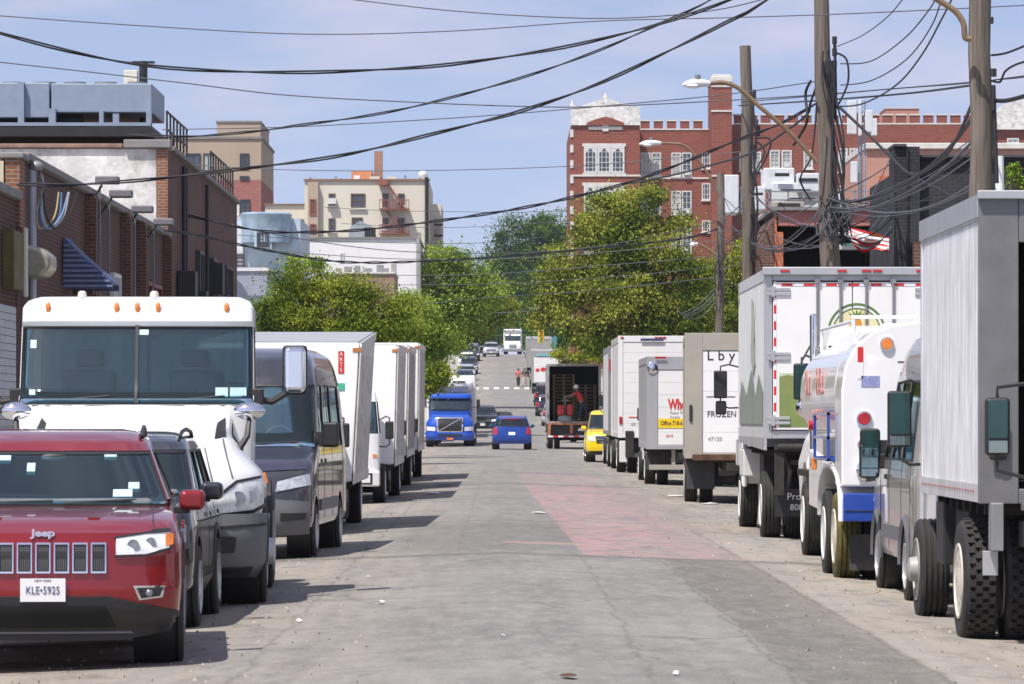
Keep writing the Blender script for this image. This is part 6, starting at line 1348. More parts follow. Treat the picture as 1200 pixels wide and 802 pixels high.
wt = thing('water_tank', 'pale blue cylindrical tank on the roof between the brick building and the tan block', 'tank', at(232, 262, 200), 0); t_ = at(232, 262, 200); MB().lathe([(.01, 0), (.42, 0), (.44, .02), (.42, .1), (.42, 2.1), (.3, 2.25), (.01, 2.3)], t_, 'z', 24).build('tank_shell', mat('sky_blue_paint', (.35, .48, .60), .5, var=.15, dirt=.3), wt, world=True)
# ---- blue metal-clad low building with round drum
D = 205; q = mp(D); r = bld('industrial_building', 'pale blue metal-clad building with a round drum, left of the cream apartment house', 'building', q(285, 0)[0], D)
blu = mat('patchy_sky_blue_cladding', (.42, .52, .60), .5, var=.2, dirt=.8, dcol=(.66, .68, .68), vscale=1.2, stretch=(1, 1, .6))
MB().box(q(258, 0)[0], q(352, 0)[0], D, D + 10, 1, q(0, 256)[1]).build('wall', blu, r, world=True, smooth=False)
c_ = q(312, 0)[0]; MB().lathe([(.01, q(0, 285)[1]), (1.25, q(0, 285)[1]), (1.22, q(0, 262)[1]), (1.27, q(0, 256)[1]), (1.3, q(0, 252)[1]), (1.2, q(0, 250)[1]), (.01, q(0, 249)[1])], (c_, D - .2, 0), 'z', 36).build('drum', mat('blue_metal_drum', (.30, .40, .50), .4, metal=.2, var=.35, vscale=1.5, dirt=.3, dcol=(.6, .62, .62)), r, world=True)
win(r, q(303, 0)[0], q(317, 0)[0], q(0, 291)[1], q(0, 274)[1], D - 1.4, dfr, pane, mull=3, rows=2); MB().box(q(300, 0)[0], q(320, 0)[0], D - 1.36, D - .003, q(0, 293)[1], q(0, 272)[1]).build('window_bay', blu, r, world=True)
MB().box(q(262, 0)[0], q(285, 0)[0], D - .3, D - .003, q(0, 316)[1], q(0, 262)[1]).build('white_section', mat('white_section_paint', (.6, .62, .66), .6, dirt=.4), r, world=True); win(r, q(276, 0)[0], q(287, 0)[0], q(0, 316)[1], q(0, 298)[1], D - .3, dfr, mat('grey_shutter_pane', (.25, .25, .28), .6), mull=0, rows=4)
sl_ = MB()
for k in range(12): a = q(0, 348 - k * 2.6)[1]; sl_.box(q(262, 0)[0], q(316, 0)[0], D - 2.5, D - 2.42, a, a + .095)
sl_.build('slatted_screen', mat('lavender_grey_slats', (.34, .36, .44), .6, var=.1), r, world=True)
MB().box(q(262, 0)[0], q(318, 0)[0], D - 2.6, D - .3, q(0, 320)[1], q(0, 316)[1]).build('canopy', white2, r, world=True)
# ---- cream apartment house
creamw = mat('cream_render', (.62, .59, .49), .9, var=.04, dirt=.22, dcol=(.42, .40, .33), vscale=.35)
D = 300; q = mp(D); r = bld('apartment_building', 'cream apartment house with a rust-red fire escape and a tall brick chimney', 'building', q(430, 0)[0], D)
g0 = ground(0, D) - 1
MB().box(q(357, 0)[0], q(503, 0)[0], D, D + 16, g0, q(0, 212)[1]).build('wall', creamw, r, world=True, smooth=False)
MB().box(q(503, 0)[0] + .003, q(516, 0)[0], D + 4, D + 16, g0, q(0, 236)[1]).build('rear_wing', creamw, r, world=True); MB().box(q(308, 0)[0], q(358, 0)[0] - .003, D + 3, D + 16, g0, q(0, 238)[1]).build('side_wing', creamw, r, world=True, smooth=False)
MB().box(q(307, 0)[0], q(358, 0)[0] - .01, D + 2.85, D + 16, q(0, 238)[1] + .003, q(0, 236.5)[1]).build('coping', obrick, r, world=True)
MB().box(q(356, 0)[0], q(504, 0)[0], D - .15, D + .25, q(0, 212)[1] + .003, q(0, 210)[1]).build('coping', obrick, r, world=True)
MB().box(q(433, 0)[0], q(445, 0)[0], D - .1, D + 1, q(0, 212)[1] + .004, q(0, 207)[1]).build('parapet_block', creamw, r, world=True); MB().box(q(454, 0)[0], q(464, 0)[0], D - .1, D + 1, q(0, 212)[1] + .004, q(0, 207)[1]).build('parapet_block', creamw, r, world=True)
MB().box(q(436, 0)[0], q(446, 0)[0], D + 5, D + 5.7, q(0, 214)[1], q(0, 172)[1]).build('chimney', brickmat('chimney_brick', (.40, .20, .13), (.34, .16, .10), (.3, .22, .18), dirt=.3), r, world=True, smooth=False)
MB().box(q(410, 0)[0], q(434, 0)[0], D + 3, D + 8, q(0, 214)[1], q(0, 197)[1]).build('bulkhead', mat('orange_bulkhead', (.50, .20, .10), .8, var=.08), r, world=True); MB().box(q(413, 0)[0], q(420, 0)[0], D + 2.95, D + 2.997, q(0, 212)[1], q(0, 203)[1]).build('bulkhead_door', wfr, r, world=True)
for a_, b_, c_, e_, ac in ((385, 393, 227, 241, 1), (411, 428, 227, 244, 0), (448, 455, 227, 244, 0), (466, 474, 227, 241, 0), (385, 393, 256, 271, 0), (412, 425, 255, 265, 0), (448, 455, 256, 268, 0), (466, 474, 256, 270, 0), (385, 393, 285, 300, 0), (448, 455, 286, 300, 0)):
    win(r, q(a_, 0)[0], q(b_, 0)[0], q(0, e_)[1], q(0, c_)[1], D, bfr, pane, mull=0 if b_ - a_ < 10 else 2, rows=2, proud=.08, sill=stone, ac=ac)
for c_, e_ in ((255, 271), (281, 297)): win(r, q(346, 0)[0], q(354, 0)[0], q(0, e_)[1], q(0, c_)[1], D + 3, bfr, pane, mull=0, ac=True)
for c_, e_ in ((234, 253), (263, 274)): win(r, q(363, 0)[0], q(371, 0)[0], q(0, e_)[1], q(0, c_)[1], D - .5, mat('brown_red_frame', (.25, .10, .07), .7), mat('brown_pane', (.16, .07, .05), .4), mull=0)
MB().box(q(361, 0)[0], q(373, 0)[0], D - .497, D - .003, g0 + 2, q(0, 214)[1]).build('brown_bay', mat('weathered_bay', (.42, .33, .26), .8, var=.15), r, world=True)
fe = MB(); rs = mat('rust_red_steel', (.24, .09, .06), .7, var=.2)
for z_ in (246, 275):
    fe.box(q(445, 0)[0], q(480, 0)[0], D - 1.1, D - .05, q(0, z_)[1] - .05, q(0, z_)[1] + .05)
    for k in range(12): x = q(445 + k * 3.1, 0)[0]; fe.box(x, x + .05, D - 1.1, D - 1.05, q(0, z_)[1], q(0, z_ - 10)[1])
    fe.box(q(445, 0)[0], q(480, 0)[0], D - 1.1, D - 1.04, q(0, z_ - 10)[1], q(0, z_ - 10)[1] + .07)
for (a_, b_, c_, e_) in ((452, 212, 474, 246), (452, 246, 474, 275), (446, 209, 452, 218)): fe.tube([Vector((q(a_, 0)[0], D - .8, q(0, b_)[1])), Vector((q(c_, 0)[0], D - .8, q(0, e_)[1]))], .09); fe.tube([Vector((q(a_, 0)[0], D - .4, q(0, b_)[1])), Vector((q(c_, 0)[0], D - .4, q(0, e_)[1]))], .09)
fe.box(q(444, 0)[0], q(455, 0)[0], D - 1, D - .05, q(0, 218)[1], q(0, 210)[1] - .1); fe.build('fire_escape', rs, r, world=True)
fe = MB()
for z_ in (262, 275, 290): fe.box(q(508, 0)[0], q(518, 0)[0], D + 2.9, D + 3.9, q(0, z_)[1], q(0, z_)[1] + .12); fe.box(q(509, 0)[0], q(509.6, 0)[0], D + 2.9, D + 3, q(0, z_)[1], q(0, z_ - 9)[1]); fe.box(q(517, 0)[0], q(517.6, 0)[0], D + 2.9, D + 3, q(0, z_)[1], q(0, z_ - 9)[1])
fe.build('fire_escape', blackp, r, world=True); MB().tube([(q(500, 0)[0], D - .2, g0 + 2), (q(500, 0)[0], D - .2, q(0, 208)[1])], .14).build('drain_pipe', blackp, r, world=True)
ve = MB()
for px, h in ((362, 5), (392, 6), (398, 4), (474, 7), (492, 9), (478, 3)): ve.tube([(q(px, 0)[0], D + 2, q(0, 212)[1]), (q(px, 0)[0], D + 2, q(0, 211 - h)[1])], .09)
ve.build('roof_vent', galv, r, world=True); MB().ball((q(495, 0)[0], D + 2, q(0, 203)[1]), .35, .3, .3).build('satellite_dish', wfr, r, world=True)
# low white building in front of it
D = 240; q = mp(D); r = bld('warehouse', 'long low white warehouse wall in front of the cream apartment house', 'building', q(425, 0)[0], D)
MB().box(q(358, 0)[0], q(490, 0)[0], D, D + 14, 0, q(0, 280)[1]).build('wall', mat('bright_white_wall', (.74, .74, .74), .8, var=.03, dirt=.15), r, world=True, smooth=False); MB().box(q(357, 0)[0], q(492, 0)[0], D - .1, D + 14, q(0, 280)[1] + .003, q(0, 278)[1]).build('coping', cop, r, world=True)
win(r, q(398, 0)[0], q(403, 0)[0], q(0, 307)[1], q(0, 296)[1], D, wfr, panel_, mull=0); MB().box(q(488, 0)[0], q(492, 0)[0], D - .2, D - .103, 2, q(0, 279)[1]).build('dark_pier', greyp, r, world=True)
sk_ = MB().prism([(q(406, 0)[0], q(0, 280)[1]), (q(409, 0)[0], q(0, 264)[1]), (q(421, 0)[0], q(0, 257)[1]), (q(435, 0)[0], q(0, 264)[1]), (q(440, 0)[0], q(0, 280)[1])], 'xz', D + 2, D + 6).build('skylight_lantern', mat('lantern_grey', (.34, .38, .40), .5, metal=.3, var=.2), r, world=True); MB().box(q(426, 0)[0], q(439, 0)[0], D + 1.9, D + 1.997, q(0, 279)[1], q(0, 265)[1]).build('lantern_opening', blackp, sk_)
D = 225; q = mp(D); r = bld('low_building', 'low brown brick roofline with vents in front of the white warehouse', 'building', q(430, 0)[0], D)
MB().box(q(384, 0)[0], q(462, 0)[0], D, D + 8, 0, q(0, 321)[1]).build('wall', brickmat('pale_brown_brick', (.34, .20, .15), (.3, .17, .13), (.3, .25, .2), dirt=.3), r, world=True, smooth=False); MB().box(q(383, 0)[0], q(463, 0)[0], D - .1, D + 8, q(0, 321)[1] + .003, q(0, 319)[1]).build('coping', stone, r, world=True)
ve = MB()
for px, w_, h in ((392, 5, 6), (402, 8, 8), (414, 6, 9), (424, 10, 6), (440, 8, 10), (448, 6, 6)): ve.box(q(px, 0)[0], q(px + w_, 0)[0], D + 2, D + 3, q(0, 319)[1], q(0, 319 - h)[1])
ve.build('roof_vents', galv, r, world=True); MB().box(q(458, 0)[0], q(464, 0)[0], D + .5, D + 1.2, q(0, 321)[1], q(0, 309)[1]).build('chimney', greyp, r, world=True)

# ---- school
sb = brickmat('school_red_brick', (.27, .075, .048), (.21, .058, .04), (.24, .13, .10), bw=.9, bh=.3, ms=.03, dirt=.4, bump=.2, dcol=(.18, .07, .05))
D = 450; q = mp(D); sch = bld('school_building', 'red brick school with battlements, white stone gable and square chimney tower', 'building', q(720, 0)[0], D)
g0 = ground(0, D) - 2; X = lambda p: q(p, 0)[0]; Z = lambda p: q(0, p)[1]
MB().box(X(669), X(750), D, D + 30, g0, Z(147)).build('pavilion_wall', sb, sch, world=True, smooth=False)
MB().box(X(750) + .003, X(834), D + 3.0, D + 30, g0, Z(150)).build('wing_wall', sb, sch, world=True, smooth=False)
MB().box(X(834) + .003, X(858), D + .2, D + 8, g0, Z(96)).build('chimney_tower', sb, sch, world=True, smooth=False)
MB().box(X(858) + .003, X(1215), D + 3.0, D + 30, g0, Z(150)).build('wing_wall', sb, sch, world=True, smooth=False)
tw = MB(); tw.box(X(833), X(859), D + .05, D + 8.1, Z(96) + .003, Z(90)); tw.box(X(835), X(857), D + .3, D + 7.8, Z(90) + .003, Z(87)); tw.build('tower_cap', stone, sch, world=True, bevel=.05)
for z_ in (101, 130): MB().box(X(833.5), X(858.5), D + .1, D + .197, Z(z_) - .1, Z(z_) + .08).build('tower_band', stone, sch, world=True)
def merl(x0, x1, zb, zt, y, step=13.5, w_=8.2, name='battlement'):
    p = x0
    while p + w_ <= x1 + .1:
        b_ = MB().box(X(p), X(p + w_), y, y + .8, Z(zb), Z(zt)).build(name, sb, sch, world=True, smooth=False); MB().box(X(p) - .08, X(p + w_) + .08, y - .08, y + .88, Z(zt) + .003, Z(zt) + .16).build('battlement_cap', stone, b_)
        p += step
    MB().box(X(x0), X(x1), y - .08, y + .88, Z(zb) - .16, Z(zb) - .003).build('parapet_band', stone, sch, world=True)
merl(752, 832, 148.6, 140, D + 3, 15.6, 10.5); merl(862, 1165, 142, 133, D + 3.1, 16, 11.5)
MB().box(X(859), X(1168), D + 3.05, D + 4, Z(150), Z(142) - .17).build('parapet_wall', sb, sch, world=True, smooth=False)
for z_ in (206,): 
    MB().box(X(669) - .05, X(750) + .05, D - .12, D - .003, Z(z_) - .1, Z(z_) + .1).build('stone_band', stone, sch, world=True); MB().box(X(750.3), X(833.9), D + 2.88, D + 2.997, Z(207) - .1, Z(207) + .08).build('stone_band', stone, sch, world=True); MB().box(X(834), X(858), D + .08, D + .197, Z(206) - .1, Z(206) + .08).build('stone_band', stone, sch, world=True)
def gable(xa, xb, zb):
    c = (xa + xb) / 2; h = (xb - xa) / 2
    pr = [(xa, zb), (xa, zb - 20), (xa + 4, zb - 20), (xa + 4, zb - 24), (xa + 9, zb - 21), (xa + h * .45, zb - 25), (c - 8, zb - 29), (c, zb - 33), (c + 8, zb - 29), (xb - h * .45, zb - 25), (xb - 9, zb - 21), (xb, zb - 22), (xb, zb)]
    g_ = MB().prism([(X(a), Z(b)) for a, b in pr], 'xz', D - .25, D + .35).build('stone_gable', mat('white_stone_relief_shade', (.70, .69, .66), .85, var=.25, dirt=1, dcol=(.22, .20, .19), vscale=2.6, bump=.9, bscale=3), sch, world=True, smooth=False)  # dark mottling in the colour stands in for the carving's relief shade
    MB().prism([(X(a), Z(b)) for a, b in ((xa + 18, zb), (xa + 19, zb - 3), (c - 8, zb - 8), (c, zb - 10), (c + 8, zb - 8), (xb - 19, zb - 3), (xb - 18, zb))], 'xz', D - .28, D - .253).build('brick_tympanum', sb, g_, smooth=False)
    for a in (xa + 1.5, c): MB().tube([(X(a), D, Z(zb - 22 if a != c else zb - 32)), (X(a), D, Z(zb - 30 if a != c else zb - 38))], [.28, .03]).build('finial', stone, g_)
    gm = MB(); gm.box(X(c - 20), X(c + 20), D - .1, D - .003, Z(zb + 5) , Z(zb + 1.5)); gm.box(X(c - 3.5), X(c + 3.5), D - .12, D - .002, Z(zb + 7), Z(zb - .5)); gm.build('stone_tablet', stone, sch, world=True)
gable(669, 750, 147)
g2 = MB(); 
for k in range(14): 
    z_ = 152 + k * 18; g2.box(X(668), X(672), D - .1, D - .004, Z(z_ + 9), Z(z_))
g2.build('corner_quoins', stone, sch, world=True)
def tri(x0, x1, y0, y1):
    n = 3; w_ = (x1 - x0) / n
    MB().box(X(x0) - .15, X(x1) + .15, D - .1, D - .003, Z(y1) - .25, Z(y1) - .01).build('window_sill', stone, sch, world=True); MB().box(X(x0) - .15, X(x1) + .15, D - .1, D - .003, Z(y0) + .01, Z(y0) + .35).build('window_lintel', stone, sch, world=True)
    for k in range(n):
        a, b = X(x0 + k * w_), X(x0 + (k + 1) * w_)
        w0 = win(sch, a + .02, b - .02, Z(y1), Z(y0), D, wfr, pane, mull=2, rows=5, proud=.12, t=.20); MB().prism([(a + .2, Z(y0) - .2), (a + .2, Z(y0) - .75), ((a + b) / 2, Z(y0) - .21)], 'xz', D - .1, D - .02).build('arch_spandrel', wfr, w0); MB().prism([(b - .2, Z(y0) - .2), (b - .2, Z(y0) - .75), ((a + b) / 2, Z(y0) - .21)], 'xz', D - .1, D - .02).build('arch_spandrel', wfr, w0)
tri(684, 732, 172, 203); tri(684, 732, 218, 249); tri(684, 732, 264, 296); tri(684, 732, 310, 342)
for (a, b) in ((752, 776), (788, 812)):
    for c, e_ in ((177, 205), (222, 250), (267, 296)):
        s_ = (a + b) / 2
        for u0, u1 in ((a, s_ - .5), (s_ + .5, b)): win(sch, X(u0), X(u1), Z(e_), Z(c), D + 3, wfr, panel_ if u0 == a or a < 760 else pane, mull=1, rows=4, proud=.1, t=.14, sill=stone, ac=(u0 != a and a > 780))
for c, e_ in ((177, 196), (213, 233), (257, 271)): win(sch, X(824), X(834), Z(e_), Z(c), D + 3, wfr, pane, mull=2, rows=3, proud=.1, t=.14, sill=stone)
for (a, b, c, e_) in ((904, 916, 174, 196), (918, 930, 174, 196), (985, 996, 172, 200), (998, 1008, 172, 200), (944, 955, 174, 196), (904, 916, 214, 236), (985, 996, 216, 240), (1184, 1198, 160, 182), (868, 880, 176, 198), (882, 894, 176, 198)): win(sch, X(a), X(b), Z(e_), Z(c), D + 3, wfr, panel_, mull=1, rows=4, proud=.1, t=.16, sill=stone, ac=(a == 918))
MB().prism([(X(a), Z(b)) for a, b in ((1166, 150), (1166, 128), (1172, 126), (1180, 120), (1195, 116), (1215, 112), (1215, 150))], 'xz', D + 2.5, D + 3.2).build('stone_gable', MC['white_stone_relief_shade'], sch, world=True, smooth=False)
MB().box(X(1050), X(1090), D + 12, D + 20, Z(150), Z(118)).build('penthouse', mat('salmon_render', (.46, .24, .18), .85, var=.08, dirt=.3), sch, world=True)
MB().box(X(1049), X(1091), D + 11.9, D + 20.1, Z(118) + .003, Z(117)).build('penthouse_coping', stone, sch, world=True)
# pink rendered building with white cornice
D = 300; q = mp(D); r = bld('building_block', 'salmon pink rendered building with a white cornice below the school battlements', 'building', q(1100, 0)[0], D)
MB().box(q(1014, 0)[0], q(1260, 0)[0], D, D + 20, 1, q(0, 175)[1]).build('wall', MC['salmon_render'], r, world=True, smooth=False); MB().box(q(1013, 0)[0], q(1260, 0)[0], D - .3, D + 20, q(0, 175)[1] + .003, q(0, 168)[1]).build('cornice', stone, r, world=True, bevel=.05)
MB().box(q(1030, 0)[0], q(1048, 0)[0], D - .05, D - .003, q(0, 248)[1], q(0, 206)[1]).build('orange_panel', mat('orange_red_panel', (.50, .14, .07), .6), r, world=True)
# white rooftop plant between poles
D = 170; q = mp(D); r = bld('rooftop_plant', 'white rooftop cooling machinery and ducts above the rusty canopy', 'rooftop machinery', q(930, 0)[0], D)
MB().box(q(898, 0)[0], q(1045, 0)[0], D + 1, D + 9, 0, q(0, 246)[1]).build('building_wall', mat('dull_white_wall', (.5, .5, .49), .8, dirt=.4, vscale=.8), r, world=True)
pm2 = mat('plant_white', (.62, .64, .66), .5, var=.08, dirt=.3)
for a in ((848, 866, 205, 250, 0), (868, 898, 218, 246, .3), (896, 932, 196, 222, .5), (905, 960, 214, 246, .2), (934, 962, 203, 226, 0), (962, 988, 228, 246, .4)): MB().box(q(a[0], 0)[0], q(a[1], 0)[0], D + a[4], D + a[4] + 2, q(0, a[3])[1], q(0, a[2])[1]).build('machine_housing', pm2, r, world=True, bevel=.05)
for a in ((908, 925, 203, 207), (936, 958, 209, 213), (880, 894, 226, 229), (915, 950, 222, 225), (925, 955, 232, 236)): MB().box(q(a[0], 0)[0], q(a[1], 0)[0], D - .04, D - .01 + .02, q(0, a[3])[1], q(0, a[2])[1]).build('louvre', blackp, r, world=True)
fr_ = MB()
for px in (900, 922, 940, 960, 980, 1000, 1020, 1040): fr_.box(q(px, 0)[0], q(px, 0)[0] + .07, D - .4, D - .33, q(0, 247)[1], q(0, 225)[1])
for z_ in (226, 236): fr_.box(q(895, 0)[0], q(1045, 0)[0], D - .4, D - .34, q(0, z_)[1], q(0, z_)[1] + .06)
fr_.build('guard_rail', galv, r, world=True)
# antenna mast
D = 165; q = mp(D); r = thing('antenna_mast', 'grey steel cell antenna mast with white panel antennas behind the leaning wooden pole', 'antenna', (q(1010, 0)[0], D, q(0, 246)[1]), 0)
mb = MB()
for dx, dy in ((-.12, 0), (.12, 0), (0, .2)): mb.tube([(q(1010, 0)[0] + dx, D + dy, q(0, 246)[1]), (q(1010, 0)[0] + dx, D + dy, q(0, 118)[1])], .035)
for k in range(22): z = q(0, 246)[1] + k * .2; mb.tube([(q(1010, 0)[0] - .12, D, z), (q(1010, 0)[0] + .12, D, z + .2)], .015, 4)
mb.build('lattice_mast', mat('mast_blue_grey', (.30, .36, .42), .5, metal=.3), r, world=True)
for a in ((992, 1003, 119, 158), (1005, 1009, 118, 160), (1013, 1022, 130, 156), (1020, 1027, 140, 160), (996, 1004, 190, 215)): MB().box(q(a[0], 0)[0], q(a[1], 0)[0], D - .4, D - .2, q(0, a[3])[1], q(0, a[2])[1]).build('panel_antenna', pm2, r, world=True, bevel=.03)
mb = MB(); mb.tube([(q(996, 0)[0], D - .2, q(0, 140)[1]), (q(1024, 0)[0], D - .2, q(0, 140)[1])], .05); mb.tube([(q(996, 0)[0], D - .2, q(0, 128)[1]), (q(1024, 0)[0], D - .2, q(0, 150)[1])], .03); mb.build('cross_arm', galv, r, world=True)
# rusty canopy shed
D = 112; q = mp(D); r = bld('open_shed', 'dark open shed with a faded red steel lintel and orange posts behind the produce truck', 'building', q(980, 0)[0], D)
fadr = mat('faded_red_lintel', (.42, .16, .13), .7, var=.15, dirt=.4, dcol=(.2, .12, .1))
MB().box(q(912, 0)[0], q(1052, 0)[0], D, D + .4, q(0, 265)[1], q(0, 247)[1]).build('lintel', fadr, r, world=True, bevel=.02); MB().box(q(905, 0)[0], q(1052, 0)[0], D - .15, D + 9, q(0, 247)[1] + .003, q(0, 243)[1]).build('roof_edge', cop, r, world=True)
for a in ((911, 918, 272, 330), (908, 910.5, 250, 330)): MB().box(q(a[0], 0)[0], q(a[1], 0)[0], D + .05, D + .35, -.1, q(0, a[2])[1]).build('post', mat('orange_post', (.48, .16, .08), .7, var=.15), r, world=True)
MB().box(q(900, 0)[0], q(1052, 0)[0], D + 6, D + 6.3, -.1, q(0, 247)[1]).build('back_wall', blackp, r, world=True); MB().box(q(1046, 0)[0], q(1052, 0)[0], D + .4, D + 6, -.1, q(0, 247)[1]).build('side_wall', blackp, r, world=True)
MB().prism([(q(912, 0)[0], q(0, 247)[1]), (q(890, 0)[0], q(0, 285)[1]), (q(890, 0)[0], -.1), (q(905, 0)[0], -.1), (q(908, 0)[0], q(0, 262)[1])], 'xz', D + .1, D + 6).build('sloping_side', brick2, r, world=True, smooth=False)
for k in range(4): MB().tube([(q(925 + k * 33, 0)[0], D + 3, q(0, 247)[1]), (q(935 + k * 33, 0)[0], D + 3, 2)], .05).build('inner_prop', chas, r, world=True)
acu = thing('air_conditioner', 'grey split air conditioner standing on the edge of the rusty shed roof', 'air conditioner', at(926, 243, 112), 0); MB().box(q(905, 0)[0], q(943, 0)[0], D + .2, D + .9, q(0, 243)[1] + .01, q(0, 236)[1]).build('case', mat('beige_case', (.36, .34, .30), .6, dirt=.3), acu, world=True, bevel=.02); MB().box(q(912, 0)[0], q(938, 0)[0], D + .17, D + .198, q(0, 242)[1], q(0, 238)[1]).build('grille', chas, acu, world=True)
# flag
fl = thing('flag', 'red and white striped flag drooping on a slanted white pole before the dark shed', 'flag', at(985, 272, 90), 0)
MB().tube([at(983, 274, 90), at(1056, 284, 89.5)], .035, 8).build('flag_pole', white, fl, world=True); MB().ball(at(1057, 284, 89.5), .07).build('pole_knob', white, fl, world=True)
def fP(u, v, n0=0, n1=1):
    v = n0 + (n1 - n0) * v; a = at(991 + 52 * u, 268 + 14 * u, 90); return a + Vector((.05 * math.sin(v * 5), .12 * math.sin(u * 9 + v * 3), -(.10 + .33 * math.sin(min(1, u * 1.5) * PI * .8)) * v * 1.1 + .06))
for k in range(7):
    mb = MB(); mb.ctr = None; mb.sheet(lambda u, v, k=k: fP(u, v, k / 7, (k + 1) / 7), 16, 2, .002, .006); mb.build('flag_stripe', redt if k % 2 == 0 else whitet, fl, world=True)
mb = MB(); mb.sheet(lambda u, v: fP(.55 + .25 * u, v * .4) + Vector((0, -.03, .03)), 6, 3, .002, .006); mb.build('orange_patch', mat('orange_cloth', (.7, .25, .08), .8), fl, world=True)
fb = thing('awning', 'small green-edged white awning under the striped flag', 'awning', at(1015, 290, 92), 0); MB().box(*[at(985, 0, 92).x, at(1028, 0, 92).x, 92, 92.6, at(0, 292, 92).z, at(0, 286, 92).z]).build('awning_board', white, fb, world=True); MB().box(*[at(985, 0, 92).x, at(1028, 0, 92).x, 91.95, 91.997, at(0, 287, 92).z, at(0, 285.5, 92).z]).build('green_edge', mat('green_strip', (.05, .3, .18), .5), fb, world=True)
# dark brick building
dkb = brickmat('charcoal_painted_brick', (.042, .043, .050), (.034, .035, .042), (.022, .022, .026), dirt=.5, dcol=(.09, .09, .10), bump=.7)
D = 88; q = mp(D); r = bld('brick_building', 'charcoal painted brick building with a taller corner pier, behind the first wooden pole', 'building', q(1120, 0)[0], D)
MB().box(q(1078, 0)[0], 24, D + .3, D + 12, -.2, q(0, 184)[1]).build('wall', dkb, r, world=True, smooth=False); MB().box(q(1048, 0)[0], q(1078, 0)[0] - .003, D, D + 1.2, -.2, q(0, 172)[1]).build('corner_pier', dkb, r, world=True, smooth=False)
MB().box(q(1078, 0)[0], 24, D + .15, D + 1, q(0, 184)[1] + .003, q(0, 181)[1]).build('coping', mat('dark_coping', (.06, .06, .065), .7), r, world=True); MB().box(q(1047, 0)[0], q(1062, 0)[0], D - .1, D + 1.3, q(0, 172)[1] + .003, q(0, 169)[1]).build('coping', MC['dark_coping'], r, world=True)
MB().tube([(q(1063, 0)[0], D - .04, .5), (q(1063, 0)[0], D - .04, q(0, 172)[1])], .025).build('drain_pipe', blackp, r, world=True)
MB().box(q(1068, 0)[0], q(1079, 0)[0], D - .6, D - .2, -.2, q(0, 286)[1]).build('low_pier', brick2, r, world=True, smooth=False)
wm = thing('white_pole', 'short leaning white pipe above the aluminium truck roof beside the nearest wooden pole', 'pipe', at(1174, 222, 64), 0); MB().tube([Vector((at(1176, 0, 64).x, 64, 0)), at(1171, 183, 64)], .07, 10).build('pipe', white, wm, world=True)

# ================================================================ poles, street lights
wpole = mat('weathered_pole_wood', (.155, .13, .105), .9, var=.45, dirt=.9, dcol=(.04, .033, .028), vscale=2.6, stretch=(7, 7, .30), bump=.8, bscale=6)
def pole(label, x, d, px_t, py_t, r0, r1, lean_px_b, dfar=None):
    p = thing('utility_pole', label, 'utility pole', (x, d, ground(x, d)), 0, 'wooden utility poles on the right kerb')
    b = at(lean_px_b, 480, d); b.z = 0; t = at(px_t, py_t, d)
    mb = MB(); n = 14; mb.tube([Vector((b.x, d, 0)).lerp(t, k / n) + Vector((.02 * math.sin(k * 1.7), 0, 0)) for k in range(n + 1)], [r0 + (r1 - r0) * k / n for k in range(n + 1)], 18)
    mb.build('pole_shaft', wpole, p, world=True); return p, b, t
P1, b1, t1 = pole('thickest wooden utility pole, nearest, rising behind the aluminium box truck', at(1150, 0, 62).x, 62, 1148, -160, .178, .165, 1151)
P2, b2, t2 = pole('leaning dark wooden pole wrapped in black cable, above the produce truck', at(980, 0, 85).x, 85, 958, -90, .26, .14, 984)
P3, b3, t3 = pole('bare-topped wooden pole left of the leaning cable-wrapped pole', at(879, 0, 114).x, 114, 874, 54, .20, .155, 880)
P4, b4, t4 = pole('short thin wooden pole before the big yellow-green tree', at(842, 0, 138).x, 138, 845, 203, .16, .13, 841)
P5, b5, t5 = pole('distant wooden pole at the left edge of the big tree', at(652, 0, 480).x + 2, 480, 672, 300, .2, .16, 672)
def hw(p, d, lst, m_=blackp):
    mb = MB()
    for (x, y, r_, h) in lst: a = at(x, y, d - .25); mb.cyl(a, a + Vector((0, 0, h)), r_, seg=8)
    mb.build('insulator', m_, p, world=True)
hw(P2, 85, [(978, y, .05, .16) for y in (52, 66, 80, 94, 108, 122)] + [(972, 100, .09, .5), (975, 140, .10, .4)]); hw(P1, 62, [(1162, 28, .03, .1), (1164, 90, .05, .12), (1164, 130, .04, .2)]); hw(P3, 114, [(884, 118, .05, .3), (888, 160, .07, .3)])
MB().tube([at(978, 48, 84.8), at(980, 128, 84.8)], .03).build('conductor_rack', blackp, P2, world=True)
MB().tube([at(1164, 100, 61.8), at(1168, 215, 61.8)], .035).build('conduit_pipe', blackp, P1, world=True)
lampb = mat('rusty_lamp_arm', (.21, .14, .08), .65, metal=.1, var=.25, dirt=.4, dcol=(.15, .1, .06)); lampw = mat('lamp_head_white', (.66, .67, .68), .4)
